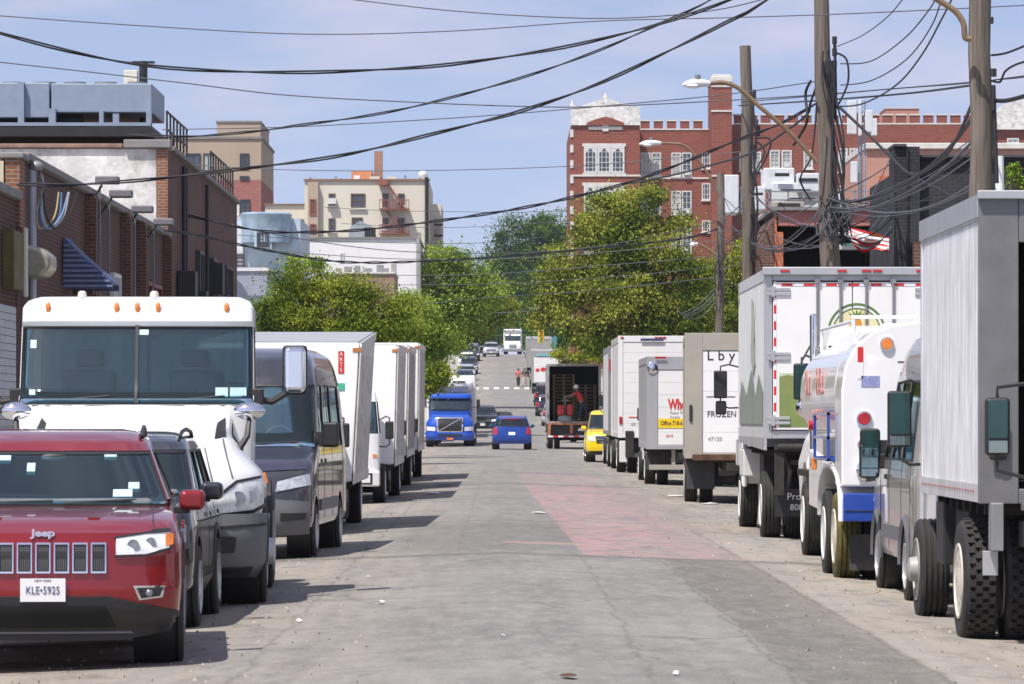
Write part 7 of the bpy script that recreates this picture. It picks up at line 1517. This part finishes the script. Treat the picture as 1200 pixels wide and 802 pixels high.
def cobra(label, d, arm, hx, hy, hl, hh, group='cobra head street lights'):
    s_ = sc(d); p = thing('street_lamp', label, 'street lamp', at(arm[-1][0], arm[-1][1], d), 0, group)
    pts = [at(a, b, d) for a, b in arm]
    # smooth
    out = []
    for i in range(len(pts) - 1):
        p0, p1, p2, p3 = pts[max(i - 1, 0)], pts[i], pts[i + 1], pts[min(i + 2, len(pts) - 1)]
        for k in range(6):
            t = k / 6; out.append(.5 * ((2 * p1) + (p2 - p0) * t + (2 * p0 - 5 * p1 + 4 * p2 - p3) * t * t + (3 * p1 - p0 - 3 * p2 + p3) * t ** 3))
    out.append(pts[-1]); MB().tube(out, .045, 8).build('arm', lampb, p, world=True)
    c = at(hx, hy, d); L = hl / s_ / 2; h = hh / s_
    mb = MB(); vs = []; n = 14
    mb.tube([c + Vector((-L + 2 * L * k / 8, 0, h * .15 * math.sin(PI * k / 8) - h * .2 * (1 - k / 8))) for k in range(9)], [h * v for v in (.12, .38, .52, .58, .58, .55, .5, .42, .3)], 12)
    hd = mb.build('lamp_head', lampw, p, world=True); MB().ball(c + Vector((-L * .25, 0, -h * .35)), L * .5, .12, h * .35).build('lamp_lens', lens, hd)
    MB().cyl(c + Vector((L * .1, 0, h * .5)), c + Vector((L * .1, 0, h * 1.1)), .06, seg=10).build('photocell', galv, hd)
cobra('upper white cobra-head lamp on a long curved rusty arm before the school tower', 84, [(833, 98), (848, 97), (866, 104), (890, 125), (925, 155), (957, 190)], 816, 98, 33, 9)
cobra('lower white cobra-head lamp on a curved rusty arm before the school windows', 137, [(776, 168), (800, 170), (815, 183), (832, 208), (843, 232)], 762, 168, 26, 6)
cobra('rusty lamp arm entering at the top right beside the nearest pole', 61.5, [(1085, -8), (1102, 2), (1120, 14), (1129, 28), (1131, 44), (1138, 46)], 1070, -14, 40, 9)
cobra('small white street lamp at the left edge of the big yellow-green tree', 330, [(640, 363), (655, 372), (668, 385)], 629, 361, 17, 4)
cobra('tiny white lamp in the big tree left of the short thin pole', 136, [(820, 287), (830, 292), (840, 300)], 813, 286, 10, 4)
# signal and street signs far off
D = 372; tl = thing('traffic_light', 'yellow traffic signal hanging at the far crossing before the trees', 'traffic light', at(634, 395, D), 0)
a = at(634, 395, D); h_ = MB().box(a.x - .28, a.x + .28, D - .25, D + .25, a.z - .55, a.z + .65).build('signal_body', mat('dull_signal_yellow', (.62, .42, .03), .5), tl, world=True, bevel=.04)
for k, m_ in enumerate((blackp, blackp, blackp)): MB().cyl((a.x, D - .31, a.z + .45 - k * .4), (a.x, D - .36, a.z + .45 - k * .4), .13, seg=14).build('signal_lens', [mat('dim_red_signal', (.25, .03, .02), .3), mat('dim_amber_signal', (.35, .2, .02), .3), mat('dim_green_signal', (.02, .2, .1), .3)][k], h_)
MB().tube([(a.x, D, a.z + .7), (a.x + .3, D, a.z + 1.3), (7.4, D, a.z + 1.5), (7.4, D, ground(7, D))], .07).build('signal_arm', galv, tl, world=True)
a = at(650, 401, 374); gs_ = thing('street_sign', 'small blue-green street sign at the far crossing', 'sign', a, 0); MB().box(a.x - .2, a.x + .2, 373.97, 374.03, a.z - .5, a.z + .5).build('sign_plate', mat('teal_sign', (.05, .25, .25), .5), gs_, world=True); MB().tube([(a.x, 374.06, a.z + .6), (a.x, 374.06, a.z - 4)], .04).build('sign_post', galv, gs_, world=True)

# ================================================================ wires
wirem = mat('black_cable', (.018, .018, .022), .6, var=.1); wireg = mat('grey_cable', (.09, .095, .11), .5, var=.1)
def smooth(pts, n=8):
    out = []
    for i in range(len(pts) - 1):
        p0, p1, p2, p3 = pts[max(i - 1, 0)], pts[i], pts[i + 1], pts[min(i + 2, len(pts) - 1)]
        for k in range(n):
            t = k / n; out.append(.5 * ((2 * p1) + (p2 - p0) * t + (2 * p0 - 5 * p1 + 4 * p2 - p3) * t * t + (3 * p1 - p0 - 3 * p2 + p3) * t ** 3))
    out.append(pts[-1]); return out
def cable(label, pts, d0, d1, r=.012, twist=False, m_=wirem, group=None, cat='cable', name='overhead_cable'):
    """pts: picture points; the cable hangs from distance d0 to d1"""
    n = len(pts); P = smooth([at(a, b, d0 + (d1 - d0) * ((a - pts[0][0]) / (pts[-1][0] - pts[0][0]) if abs(pts[-1][0] - pts[0][0]) > 3 else i / (n - 1))) for i, (a, b) in enumerate(pts)], 10)
    mb = MB()
    if twist:
        L = 0
        for s_ in (0, 1):
            Q = []; L = 0
            for i, p in enumerate(P):
                if i: L += (p - P[i - 1]).length
                Q.append(p)
            R_ = []
            tot = L; K = int(tot / .35); 
            cum = [0]
            for i in range(1, len(P)): cum.append(cum[-1] + (P[i] - P[i - 1]).length)
            for k in range(K + 1):
                t = tot * k / K; j = max(0, min(len(P) - 2, next((i for i in range(len(cum) - 1) if cum[i + 1] >= t), len(P) - 2))); f = (t - cum[j]) / max(1e-6, cum[j + 1] - cum[j]); c = P[j].lerp(P[j + 1], f)
                a = t * 1.6 + s_ * PI; R_.append(c + Vector((0, math.cos(a), math.sin(a))) * r * 1.25)
            mb.tube(R_, r, 5)
    else: mb.tube(P, r, 5)
    return tag(mb.build(name, m_, sharp=80), label, cat, group)
cable('thick twisted black cable sagging highest across the sky from the left edge', [(-30, 31), (0, 39), (80, 60), (163, 76), (250, 83), (350, 85), (440, 82), (525, 76), (630, 61), (700, 47), (780, 26), (850, 2), (960, -45), (1145, -140)], 58, 62, .014, True)
cable('second black cable rising from above the tan block to the top right', [(150, 158), (222, 160), (300, 154), (350, 147), (430, 136), (507, 120), (612, 91), (700, 60), (780, 25), (840, -4), (960, -80)], 95, 85, .016, True)
cable('thick black cable sagging from the left brick wall up across the sky to the right', [(-10, 214), (60, 217), (99, 216), (170, 211), (233, 204), (300, 196), (379, 186), (440, 174), (496, 160), (560, 144), (612, 130), (700, 99), (790, 57), (860, 22), (905, -4), (1145, -170)], 72, 62, .016, True)
cable('long black cable sagging low over the cream apartment house and up to the leaning pole', [(200, 248), (300, 270), (370, 272), (430, 269), (513, 259), (600, 246), (668, 232), (740, 213), (800, 191), (860, 166), (915, 145), (962, 118)], 110, 85, .019, True)
cable('dark cable crossing the left brick walls to the trees at window height', [(-10, 240), (60, 258), (130, 268), (210, 272), (300, 291), (380, 305), (440, 308), (520, 305), (600, 300), (700, 291), (800, 280), (842, 268)], 90, 138, .019, True)
cable('straight thin wire highest on the left running to the top right', [(-10, 18), (160, 30), (350, 40), (520, 37), (700, 25), (850, 21), (1000, 16), (1210, 6)], 70, 70, .010, m_=wireg)
cable('thin wire entering at the top centre above all the others', [(400, -2), (520, 12), (640, 20), (740, 21), (850, 10), (960, -20)], 70, 64, .010, m_=wireg)
cable('thin wire dropping from the left edge past the rooftop post to the school', [(-10, 72), (100, 84), (220, 98), (340, 112), (507, 121), (620, 125), (700, 125), (850, 118), (1000, 108), (1210, 90)], 90, 90, .014, m_=wireg)
cable('thin wire from the railing up to the school gable', [(190, 152), (340, 149), (507, 140), (620, 132), (700, 125), (850, 111), (960, 95)], 104, 86, .012, m_=wireg)
cable('thin level wire at the height of the school windows', [(180, 190), (330, 199), (500, 200), (668, 195), (760, 188), (870, 178)], 120, 114, .012, m_=wireg)
for k, (lab, pts, d0, d1, r_) in enumerate((
    ('grey wire crossing above the far tree tops, uppermost of the lower set', [(300, 292), (450, 303), (600, 303), (750, 292), (842, 282)], 140, 138, .013),
    ('grey wire second of the lower set crossing the trees', [(300, 318), (420, 322), (560, 322), (700, 312), (842, 300)], 145, 138, .012),
    ('grey wire third of the lower set crossing the trees', [(310, 330), (450, 334), (600, 332), (750, 322), (842, 312)], 150, 138, .011),
    ('grey wire slanting across the tree tops from the left box trucks', [(300, 361), (430, 362), (560, 350), (700, 340), (842, 325)], 150, 138, .012),
    ('thin pale wire across the dark far trees', [(470, 372), (560, 368), (640, 364), (700, 358)], 300, 300, .03),
    ('lowest thin wire over the far end of the street', [(500, 378), (580, 376), (660, 368)], 330, 330, .03),
    ('short wire above the cream house roof running right', [(380, 243), (450, 247), (520, 248), (600, 249), (668, 247)], 200, 200, .014),
    ('pair wire right of the cream apartment house', [(400, 262), (470, 266), (560, 266), (668, 259)], 200, 200, .014),
    ('thin wire right of the blue clad building', [(270, 275), (380, 282), (470, 285), (560, 285), (640, 278)], 190, 200, .014),
    ('low slack wire in front of the white warehouse', [(230, 255), (330, 276), (420, 290), (500, 296), (620, 296), (720, 286), (840, 260)], 130, 138, .014))):
    cable(lab, pts, d0, d1, r_, m_=wireg)
for lab, pts, d0, d1, r_ in (('black cable curving from the leaning pole down left past the bare-topped pole', [(960, 92), (950, 120), (945, 135), (915, 158), (880, 180), (840, 192), (790, 205), (740, 215)], 85, 120, .028),
    ('cable from the leaning pole sweeping up to the top right corner', [(978, 125), (1010, 122), (1050, 100), (1080, 65), (1105, 20), (1120, -10)], 85, 62, .016),
    ('thin cable from the leaning pole up to the sky left of the nearest pole', [(985, 75), (1020, 72), (1060, 45), (1090, 10), (1100, -10)], 85, 62, .012), ('second thin cable from the leaning pole to the upper right', [(985, 100), (1020, 95), (1062, 70), (1092, 30), (1105, -8)], 85, 62, .012), ('thin pale wire from the leaning pole to the top centre right', [(980, 55), (1010, 42), (1040, 20), (1062, -6)], 85, 64, .010),
    ('thick cable from the leaning pole dipping right to the nearest pole', [(980, 122), (1010, 150), (1045, 185), (1070, 205), (1100, 190), (1120, 165), (1142, 115)], 84.5, 62, .028), ('heavy black cable bundle sagging low from shed corner to the nearest pole', [(975, 237), (1010, 235), (1050, 222), (1090, 195), (1120, 165), (1145, 130)], 84.5, 62, .034),
    ('cable crossing from the leaning pole down over the charcoal wall', [(982, 125), (1030, 170), (1060, 200), (1100, 222), (1135, 240)], 84.5, 72, .02), ('long straight wire over the school battlements to the right edge', [(868, 120), (960, 112), (1050, 104), (1130, 98), (1210, 88)], 100, 62, .012), ('dark wire from the bare-topped pole to the right edge', [(866, 124), (960, 118), (1060, 110), (1140, 100)], 114, 62, .02),
    ('short cable right of the nearest pole near the top', [(1162, 65), (1180, 62), (1210, 50)], 62, 60, .018), ('hooked cable right of the nearest pole', [(1162, 95), (1172, 96), (1178, 84), (1190, 76), (1210, 70)], 62, 60, .018), ('thick cable leaving the nearest pole to the right edge', [(1164, 118), (1180, 118), (1210, 110)], 62, 60, .035),
    ('hanging black loop on the left side of the leaning pole', [(950, 95), (944, 110), (946, 140), (938, 158), (930, 170)], 84.6, 86, .03), ('hanging loop cable right of the leaning pole near its top', [(980, 62), (992, 70), (994, 95), (985, 118), (978, 128)], 84.6, 84.6, .022),
    ('cable hanging down between the poles in front of the white plant', [(957, 120), (955, 150), (950, 185), (938, 210), (950, 235)], 84.5, 84.5, .02), ('cable loop on the bare-topped pole before the school wing', [(884, 162), (902, 163), (900, 180), (886, 205)], 113.6, 113.6, .03), ('second cable loop lower on the bare-topped pole', [(886, 165), (896, 178), (886, 200), (884, 215)], 113.6, 113.6, .025)):
    cable(lab, pts, d0, d1, r_)
# slack cables tangled between the poles
rr = random.Random(3)
for k in range(34):
    a0, a1 = rr.choice([((880, rr.uniform(190, 300)), (970, rr.uniform(215, 290))), ((845, rr.uniform(215, 330)), (880, rr.uniform(200, 320))), ((970, rr.uniform(225, 285)), (1045, rr.uniform(180, 300))), ((843, rr.uniform(225, 320)), (972, rr.uniform(225, 300))), ((972, rr.uniform(230, 250)), (1145, rr.uniform(150, 240)))])
    sag = rr.uniform(5, 32); mx_ = (a0[0] + a1[0]) / 2 + rr.uniform(-8, 8); d_ = {880: 113.5, 845: 137.5, 970: 84.5, 843: 137.5, 972: 84.5}[a0[0]]; e_ = {970: 84.5, 880: 113.5, 1045: 88, 972: 84.5, 1145: 62}[a1[0]]
    cable('one of many slack cables tangled between the wooden poles on the right', [a0, ((a0[0] + mx_) / 2, (a0[1] * .75 + a1[1] * .25) + sag * .75), (mx_, (a0[1] + a1[1]) / 2 + sag), ((a1[0] + mx_) / 2, (a1[1] * .75 + a0[1] * .25) + sag * .75), a1], d_, e_, rr.choice((.010, .013, .018)), m_=rr.choice((wirem, wireg, wireg)), group='slack cables tangled between the right-hand poles')
tg = MB()
for k in range(16):
    c = at(rr.uniform(962, 988), rr.uniform(228, 258), 84.4); R_ = rr.uniform(.15, .45); ax = rr.uniform(0, 6)
    tg.tube([c + Vector((R_ * math.cos(t + ax) * .7, .1 * math.sin(t * 2), -abs(R_ * 1.6 * math.sin(t)))) for t in [PI * j / 10 * 1.4 for j in range(11)]], .014, 5)
tag(tg.build('cable_coil', wireg), 'coil of loose grey cable lashed to the leaning wooden pole', 'cable')
tg = MB()
for k in range(5):
    tg.tube(smooth([at(792 + k * 2, 360 + k * 2.4, 137), at(800 + k, 367 + k * 1.5, 137), at(820, 356 + k * 3.4 + 3 * math.sin(k * 2), 137.4), at(838, 338 + k * 4.2, 137.8)], 5), .012, 5)
tag(tg.build('cable_coil', wireg), 'bundled slack cable drooping before the big tree left of the short pole', 'cable')
tg = MB()
for k in range(22):
    x = rr.uniform(834, 858); y = rr.uniform(300, 375); tg.tube(smooth([at(842, y - 30, 137.6), at(x, y - 10, 137.5), at((x + 842) / 2, y, 137.5), at(842, y + rr.uniform(-5, 12), 137.6)], 4), .012, 4)
tag(tg.build('cable_coil', wirem), 'mass of hanging cable ends around the foot of the short thin pole', 'cable')

for k in range(7):
    mb = MB(); o_ = rr.uniform(-.16, .16); mb.tube(smooth([at(964 + k * 2.2 + 3 * math.sin(y * .05 + k) + (y - 60) * .085, y, 84.45 + .1 * (k % 2)) for y in range(60 + 12 * (k % 3), 300, 24)], 4), .03 if k % 2 else .018, 5); tag(mb.build('overhead_cable', wirem), 'one of the black cables running down the leaning wooden pole', 'cable', 'cables running down the leaning pole')
for k in range(4):
    mb = MB(); mb.tube(smooth([at(881 + k * 1.6 + 2 * math.sin(y * .06 + k * 2), y, 113.6) for y in range(110 + 10 * k, 316, 22)], 4), .03, 5); tag(mb.build('overhead_cable', wirem), 'one of the dark tubes darkening the right side of the bare-topped wooden pole', 'cable', 'dark tubes down the right side of the bare-topped pole')  # thin black tubes added to darken the pole's right side
# loose grit in the gutters
g_ = MB(); rg = random.Random(5)
for k in range(2600):
    sd = rg.random()
    x = rg.gauss(4.0, .9) if sd < .6 else rg.gauss(-2.6, .8); y = 24 + 110 * rg.random() ** 1.6
    if not (KL + .2 < x < KR - .2): continue
    z = ground(x, y); s_ = rg.uniform(.008, .03); v = [(x + rg.uniform(-s_, s_), y + rg.uniform(-s_, s_), z - .003) for _ in range(3)] + [(x, y, z + s_ * rg.uniform(.5, 1))]; g_.add(v, [(0, 1, 2), (0, 1, 3), (1, 2, 3), (2, 0, 3)])
o = g_.build('street_grit', mat('pale_grit', (.36, .32, .26), .9, var=.5, vscale=1.3), smooth=False); o['kind'] = 'stuff'; tag(o, 'loose pale grit scattered along both gutters of the street', 'grit')
# ================================================================ trees
bark = mat('tree_bark', (.10, .075, .055), .95, var=.3, bump=.5, bscale=20)
def tree(label, d, blobs, n, leaf, m, trunk_x=None, cat='tree', name='tree', depth=.9, group=None, clump=.5, limbs=True):
    """blobs: (px, py, rx px, ry px) ellipses of the crown as seen, given real depth"""
    s_ = sc(d); B = [(at(a, b, d), rx / s_, ry / s_) for a, b, rx, ry in blobs]
    tx = trunk_x if trunk_x is not None else sum(b[0].x for b in B) / len(B)
    r = thing(name, label, cat, (tx, d, ground(0, d) - .1), 0, group)
    area = [rx * rz for _, rx, rz in B]; tot = sum(area)
    cs = []; 
    for (c, rx, rz), A in zip(B, area):
        k = max(5, int(n / 260 * A / tot)); ry = min(rx, rz * 1.4) * depth
        u = RNG.normal(size=(k, 3)); u /= np.linalg.norm(u, axis=1)[:, None]; rad = RNG.uniform(.12, 1, k) ** .42 * RNG.choice([1, 1, 1, 1.16], k)
        cs.append(np.array(c)[None] + u * rad[:, None] * np.array([rx, ry, rz])[None])
    C = np.concatenate(cs); idx = RNG.integers(0, len(C), n); csz = clump * RNG.uniform(.35, 1.35, len(C))
    P = C[idx] + RNG.normal(size=(n, 3)) * csz[idx][:, None] * np.array([1, 1, .62])
    nz = RNG.normal(size=(n, 3)) + np.array([0, -.1, .7]); nz /= np.linalg.norm(nz, axis=1)[:, None]
    a = np.cross(nz, RNG.normal(size=(n, 3))); a /= np.linalg.norm(a, axis=1)[:, None]; b = np.cross(nz, a)
    L = leaf * RNG.uniform(.6, 1.35, n)[:, None]
    V = np.empty((n, 4, 3)); V[:, 0] = P - a * L; V[:, 1] = P - b * L * .5 + nz * L * .12; V[:, 2] = P + a * L; V[:, 3] = P + b * L * .5 + nz * L * .12
    V = V.reshape(-1, 3) - np.array(r.location)[None]
    me = bpy.data.meshes.new('crown'); me.vertices.add(4 * n); me.vertices.foreach_set('co', V.astype(np.float32).ravel()); me.loops.add(4 * n); me.loops.foreach_set('vertex_index', np.arange(4 * n, dtype=np.int32)); me.polygons.add(n); me.polygons.foreach_set('loop_start', np.arange(0, 4 * n, 4, dtype=np.int32)); me.polygons.foreach_set('loop_total', np.full(n, 4, dtype=np.int32)); me.update(); me.validate()
    me.materials.append(m); o = bpy.data.objects.new('crown', me); COL.objects.link(o); o.parent = r
    zc = min(c.z - rz * .3 for c, rx, rz in B); g = Vector((0, 0, 0)); mb = MB(); top = Vector((0, 0, zc - r.location.z)); R0 = .018 * (max(c.z + rz for c, rx, rz in B) - r.location.z) + .05
    if top.z < .5: top.z = .5
    mb.tube([g, g.lerp(top, .5) + Vector((.1, 0, 0)), top], [R0, R0 * .8, R0 * .65], 10)
    if limbs:
        rs_ = random.Random(len(label))
        for c, rx, rz in B:
            e = c - Vector(r.location); 
            for k in range(3):
                q_ = e + Vector((rs_.uniform(-.6, .6) * rx, rs_.uniform(-.5, .5) * rx, rs_.uniform(-.2, .7) * rz)); m_ = top.lerp(q_, .5) + Vector((0, 0, -.1 * rz)); mb.tube([top - Vector((0, 0, .2)), m_, q_], [R0 * .5, R0 * .28, R0 * .08], 6)
    mb.build('trunk', bark, r); return r
yg = leafmat('yellow_green_leaves', (.035, .07, .012), (.17, .225, .03), (.50, .50, .10), .4)
mg = leafmat('mid_green_leaves', (.045, .085, .012), (.165, .22, .025), (.38, .41, .06), .4)
lg_ = leafmat('light_green_leaves', (.07, .14, .025), (.21, .31, .045), (.40, .50, .10), .4)
dg = leafmat('deep_green_leaves', (.018, .05, .010), (.06, .125, .022), (.13, .23, .04), .3)
tree('bushy mid-green tree directly behind the left box trucks', 140, [(350, 375, 42, 45), (395, 372, 45, 40), (440, 385, 48, 42), (385, 420, 60, 40), (445, 400, 44, 32), (345, 330, 14, 14), (368, 345, 22, 14), (318, 365, 10, 14), (425, 345, 14, 10), (470, 360, 14, 12), (400, 338, 12, 8), (336, 400, 26, 45)], 62000, .055, mg, clump=.34)
tree('light green leafy tree between the left box trucks and the blue semi truck', 158, [(495, 388, 26, 26), (512, 402, 16, 20), (480, 370, 26, 24), (470, 405, 34, 26)], 34000, .062, lg_, clump=.36)
tree('sparse upright tree sprig with gaps over the white warehouse', 150, [(345, 318, 12, 16), (372, 318, 12, 16), (340, 350, 22, 22), (380, 335, 10, 12)], 5200, .06, lg_, clump=.25)
tree('tall airy light-green tree behind, right of the cream apartment house', 250, [(520, 318, 34, 26), (548, 328, 26, 24), (500, 345, 32, 26), (540, 362, 30, 28), (572, 338, 20, 20), (500, 385, 30, 26)], 34000, .095, lg_, clump=.55, trunk_x=-7.2)
tree('darker green tree under the airy one, left of the far street', 330, [(558, 372, 22, 22), (580, 358, 20, 20), (528, 390, 22, 20)], 18000, .13, mg, clump=.6, trunk_x=-7.4)
tree('deep green rounded tree on the skyline beyond the far end of the street', 640, [(605, 290, 26, 30), (635, 285, 32, 30), (660, 295, 28, 32), (590, 320, 24, 30), (630, 325, 44, 36), (670, 330, 30, 36), (610, 355, 40, 30)], 60000, .22, dg, clump=1.3)
tree('large yellow-green street tree overhanging the right side trucks', 195, [(737, 262, 36, 26), (700, 284, 32, 34), (772, 292, 38, 30), (725, 330, 50, 38), (795, 335, 44, 38), (672, 335, 26, 24), (740, 372, 52, 34), (800, 378, 40, 30), (668, 366, 20, 20), (770, 402, 50, 18), (696, 392, 26, 20), (704, 242, 10, 9), (762, 233, 12, 9), (734, 236, 12, 9), (655, 302, 12, 12), (643, 345, 12, 13), (634, 378, 8, 9), (690, 262, 14, 12), (648, 322, 8, 8), (795, 262, 12, 10)], 98000, .078, yg, clump=.46, trunk_x=7.6)
tree('green tree continuing the big one behind the two thin poles', 205, [(838, 335, 26, 34), (845, 380, 30, 36), (868, 300, 14, 16), (815, 395, 30, 30), (885, 345, 20, 26)], 30000, .08, mg, clump=.45, trunk_x=10.5)
tree('low dark tree under the big yellow-green one by the white box trucks', 230, [(682, 396, 18, 14), (710, 402, 28, 16), (750, 406, 36, 18), (800, 410, 36, 18)], 16000, .10, dg, clump=.45, trunk_x=7.9)
tree('small bright yellow-green bush beyond the open stake truck', 300, [(655, 422, 16, 9), (690, 424, 18, 8)], 2500, .13, leafmat('bright_yellow_leaves', (.15, .19, .02), (.28, .32, .03), (.4, .42, .05), .4), clump=.3, cat='bush', name='bush')
tree('green twig bush above the aluminium truck at the right edge', 66, [(1189, 206, 8, 9), (1196, 214, 7, 8)], 700, .035, lg_, clump=.07, trunk_x=at(1190, 0, 66).x, cat='plant', name='rooftop_plant', limbs=True)
for i, (px, py, rx, ry, d, m_, lab) in enumerate(((545, 388, 26, 20, 560, dg, 'dark tree on the left where the street meets the trees'), (570, 382, 18, 22, 700, dg, 'shadowy tree closing the far end of the street, left part'), (605, 372, 18, 22, 760, mg, 'green tree closing the far end of the street, middle'), (632, 380, 20, 22, 720, dg, 'dark tree closing the far end of the street, right part'), (655, 385, 18, 26, 600, dg, 'dark tree on the right where the street meets the trees'), (585, 392, 30, 12, 820, dg, 'low dark growth across the far end of the street'))):
    tree(lab, d, [(px, py, rx, ry), (px - rx * .5, py + ry * .5, rx * .8, ry * .8), (px + rx * .5, py + ry * .4, rx * .8, ry * .8)], 12000, .22, m_, clump=1.1, limbs=False, trunk_x=-8 if px < 590 else 9)
for x0, lab, m_ in ((-40, 'distant tree belt on the hill left of the street', dg), (45, 'distant tree belt on the hill right of the street', dg)):
    V = []; 
    o = tree(lab, 900, [(CX + (x0 + k * 9 - 30) * sc(900), 420 - 12 * math.sin(k * 1.7), 60, 50) for k in range(8)], 14000, .6, m_, clump=2.5, limbs=False, cat='trees', name='tree_belt'); o['kind'] = 'stuff'
# low fill behind the left box trucks: chain link and shrubs
tree('dark green shrub along the left sidewalk behind the last box trucks', 165, [(510, 436, 10, 8), (500, 445, 12, 12)], 6000, .09, mg, clump=.3, cat='bush', name='bush', trunk_x=-6.2)

hz = MB().box(-420, 420, -25, 1250, -1.6, 60).build('haze', None, smooth=False); hz['kind'] = 'stuff'; hz['label'] = 'thin summer haze over the street'
hm = bpy.data.materials.new('haze'); hm.use_nodes = True; hm.node_tree.nodes.remove(hm.node_tree.nodes['Principled BSDF']); pv = hm.node_tree.nodes.new('ShaderNodeVolumePrincipled'); pv.inputs['Color'].default_value = (.86, .90, 1, 1); pv.inputs['Density'].default_value = .00011; pv.inputs['Anisotropy'].default_value = .3
hm.node_tree.links.new(pv.outputs[0], hm.node_tree.nodes['Material Output'].inputs['Volume']); hz.data.materials.append(hm)
# ================================================================ world, sun, camera
w = bpy.data.worlds.new('World'); scene.world = w; w.use_nodes = True; nt = w.node_tree; bgn = nt.nodes['Background']
SUN = Vector((.34, .44, -1)).normalized()      # direction the light travels
el = math.asin(-SUN.z); az = math.atan2(-SUN.x, -SUN.y)   # azimuth of the sun measured from +y towards +x
sky = node(nt, 'ShaderNodeTexSky', sky_type='NISHITA', sun_disc=False); sky.sun_elevation = el; sky.sun_rotation = az; sky.air_density = 1.0; sky.dust_density = .6; sky.ozone_density = 2.5
tc = node(nt, 'ShaderNodeTexCoord'); sp = node(nt, 'ShaderNodeSeparateXYZ'); nt.links.new(tc.outputs['Generated'], sp.inputs[0])
M = expr(nt); zz = M('ADD', M('ABSOLUTE', sp.outputs[2]), .16)
cb = node(nt, 'ShaderNodeCombineXYZ'); nt.links.new(sp.outputs[0], cb.inputs[0]); nt.links.new(sp.outputs[1], cb.inputs[1]); nt.links.new(zz, cb.inputs[2]); nt.links.new(cb.outputs[0], sky.inputs[0])
tint = node(nt, 'ShaderNodeMix', data_type='RGBA', blend_type='MULTIPLY'); tint.inputs[0].default_value = 1; nt.links.new(sky.outputs[0], tint.inputs[6]); tint.inputs[7].default_value = SKYTINT
mpn = node(nt, 'ShaderNodeMapping'); mpn.inputs['Scale'].default_value = (6, 6, 22); nt.links.new(tc.outputs['Generated'], mpn.inputs[0])
cn_ = node(nt, 'ShaderNodeTexNoise', i_Scale=1.7, i_Detail=7.0, i_Roughness=.55); nt.links.new(mpn.outputs[0], cn_.inputs['Vector'])
cf = ramp(nt, cn_.outputs[0], [(.44, (0, 0, 0)), (.70, (.85,) * 3)])
mx = node(nt, 'ShaderNodeMix', data_type='RGBA'); nt.links.new(cf, mx.inputs[0]); nt.links.new(tint.outputs[2], mx.inputs[6]); mx.inputs[7].default_value = CLOUD
nt.links.new(mx.outputs[2], bgn.inputs[0]); bgn.inputs[1].default_value = SKYSTR
L = bpy.data.lights.new('sun', 'SUN'); L.energy = SUNE; L.angle = math.radians(.53); L.color = (1, .955, .89); so = bpy.data.objects.new('sun', L); COL.objects.link(so); so.rotation_euler = SUN.to_track_quat('-Z', 'Y').to_euler()
cam = bpy.data.cameras.new('camera'); co = bpy.data.objects.new('camera', cam); COL.objects.link(co); co.location = (0, 0, EYE); co.rotation_euler = (PI / 2, 0, 0)
cam.sensor_width = 36; cam.lens = FP / 1200 * 36; cam.shift_x = (600 - CX) / 1200; cam.shift_y = (HY - 401) / 1200; cam.clip_end = 6000; cam.clip_start = .5
cam.dof.use_dof = True; cam.dof.focus_distance = 62; cam.dof.aperture_fstop = 13
scene.camera = co
scene.view_settings.view_transform = 'Standard'; scene.view_settings.look = 'None'; scene.view_settings.exposure = EXPO; scene.view_settings.gamma = 1
scene.cycles.max_bounces = 6; scene.cycles.transparent_max_bounces = 12; scene.cycles.use_denoising = True
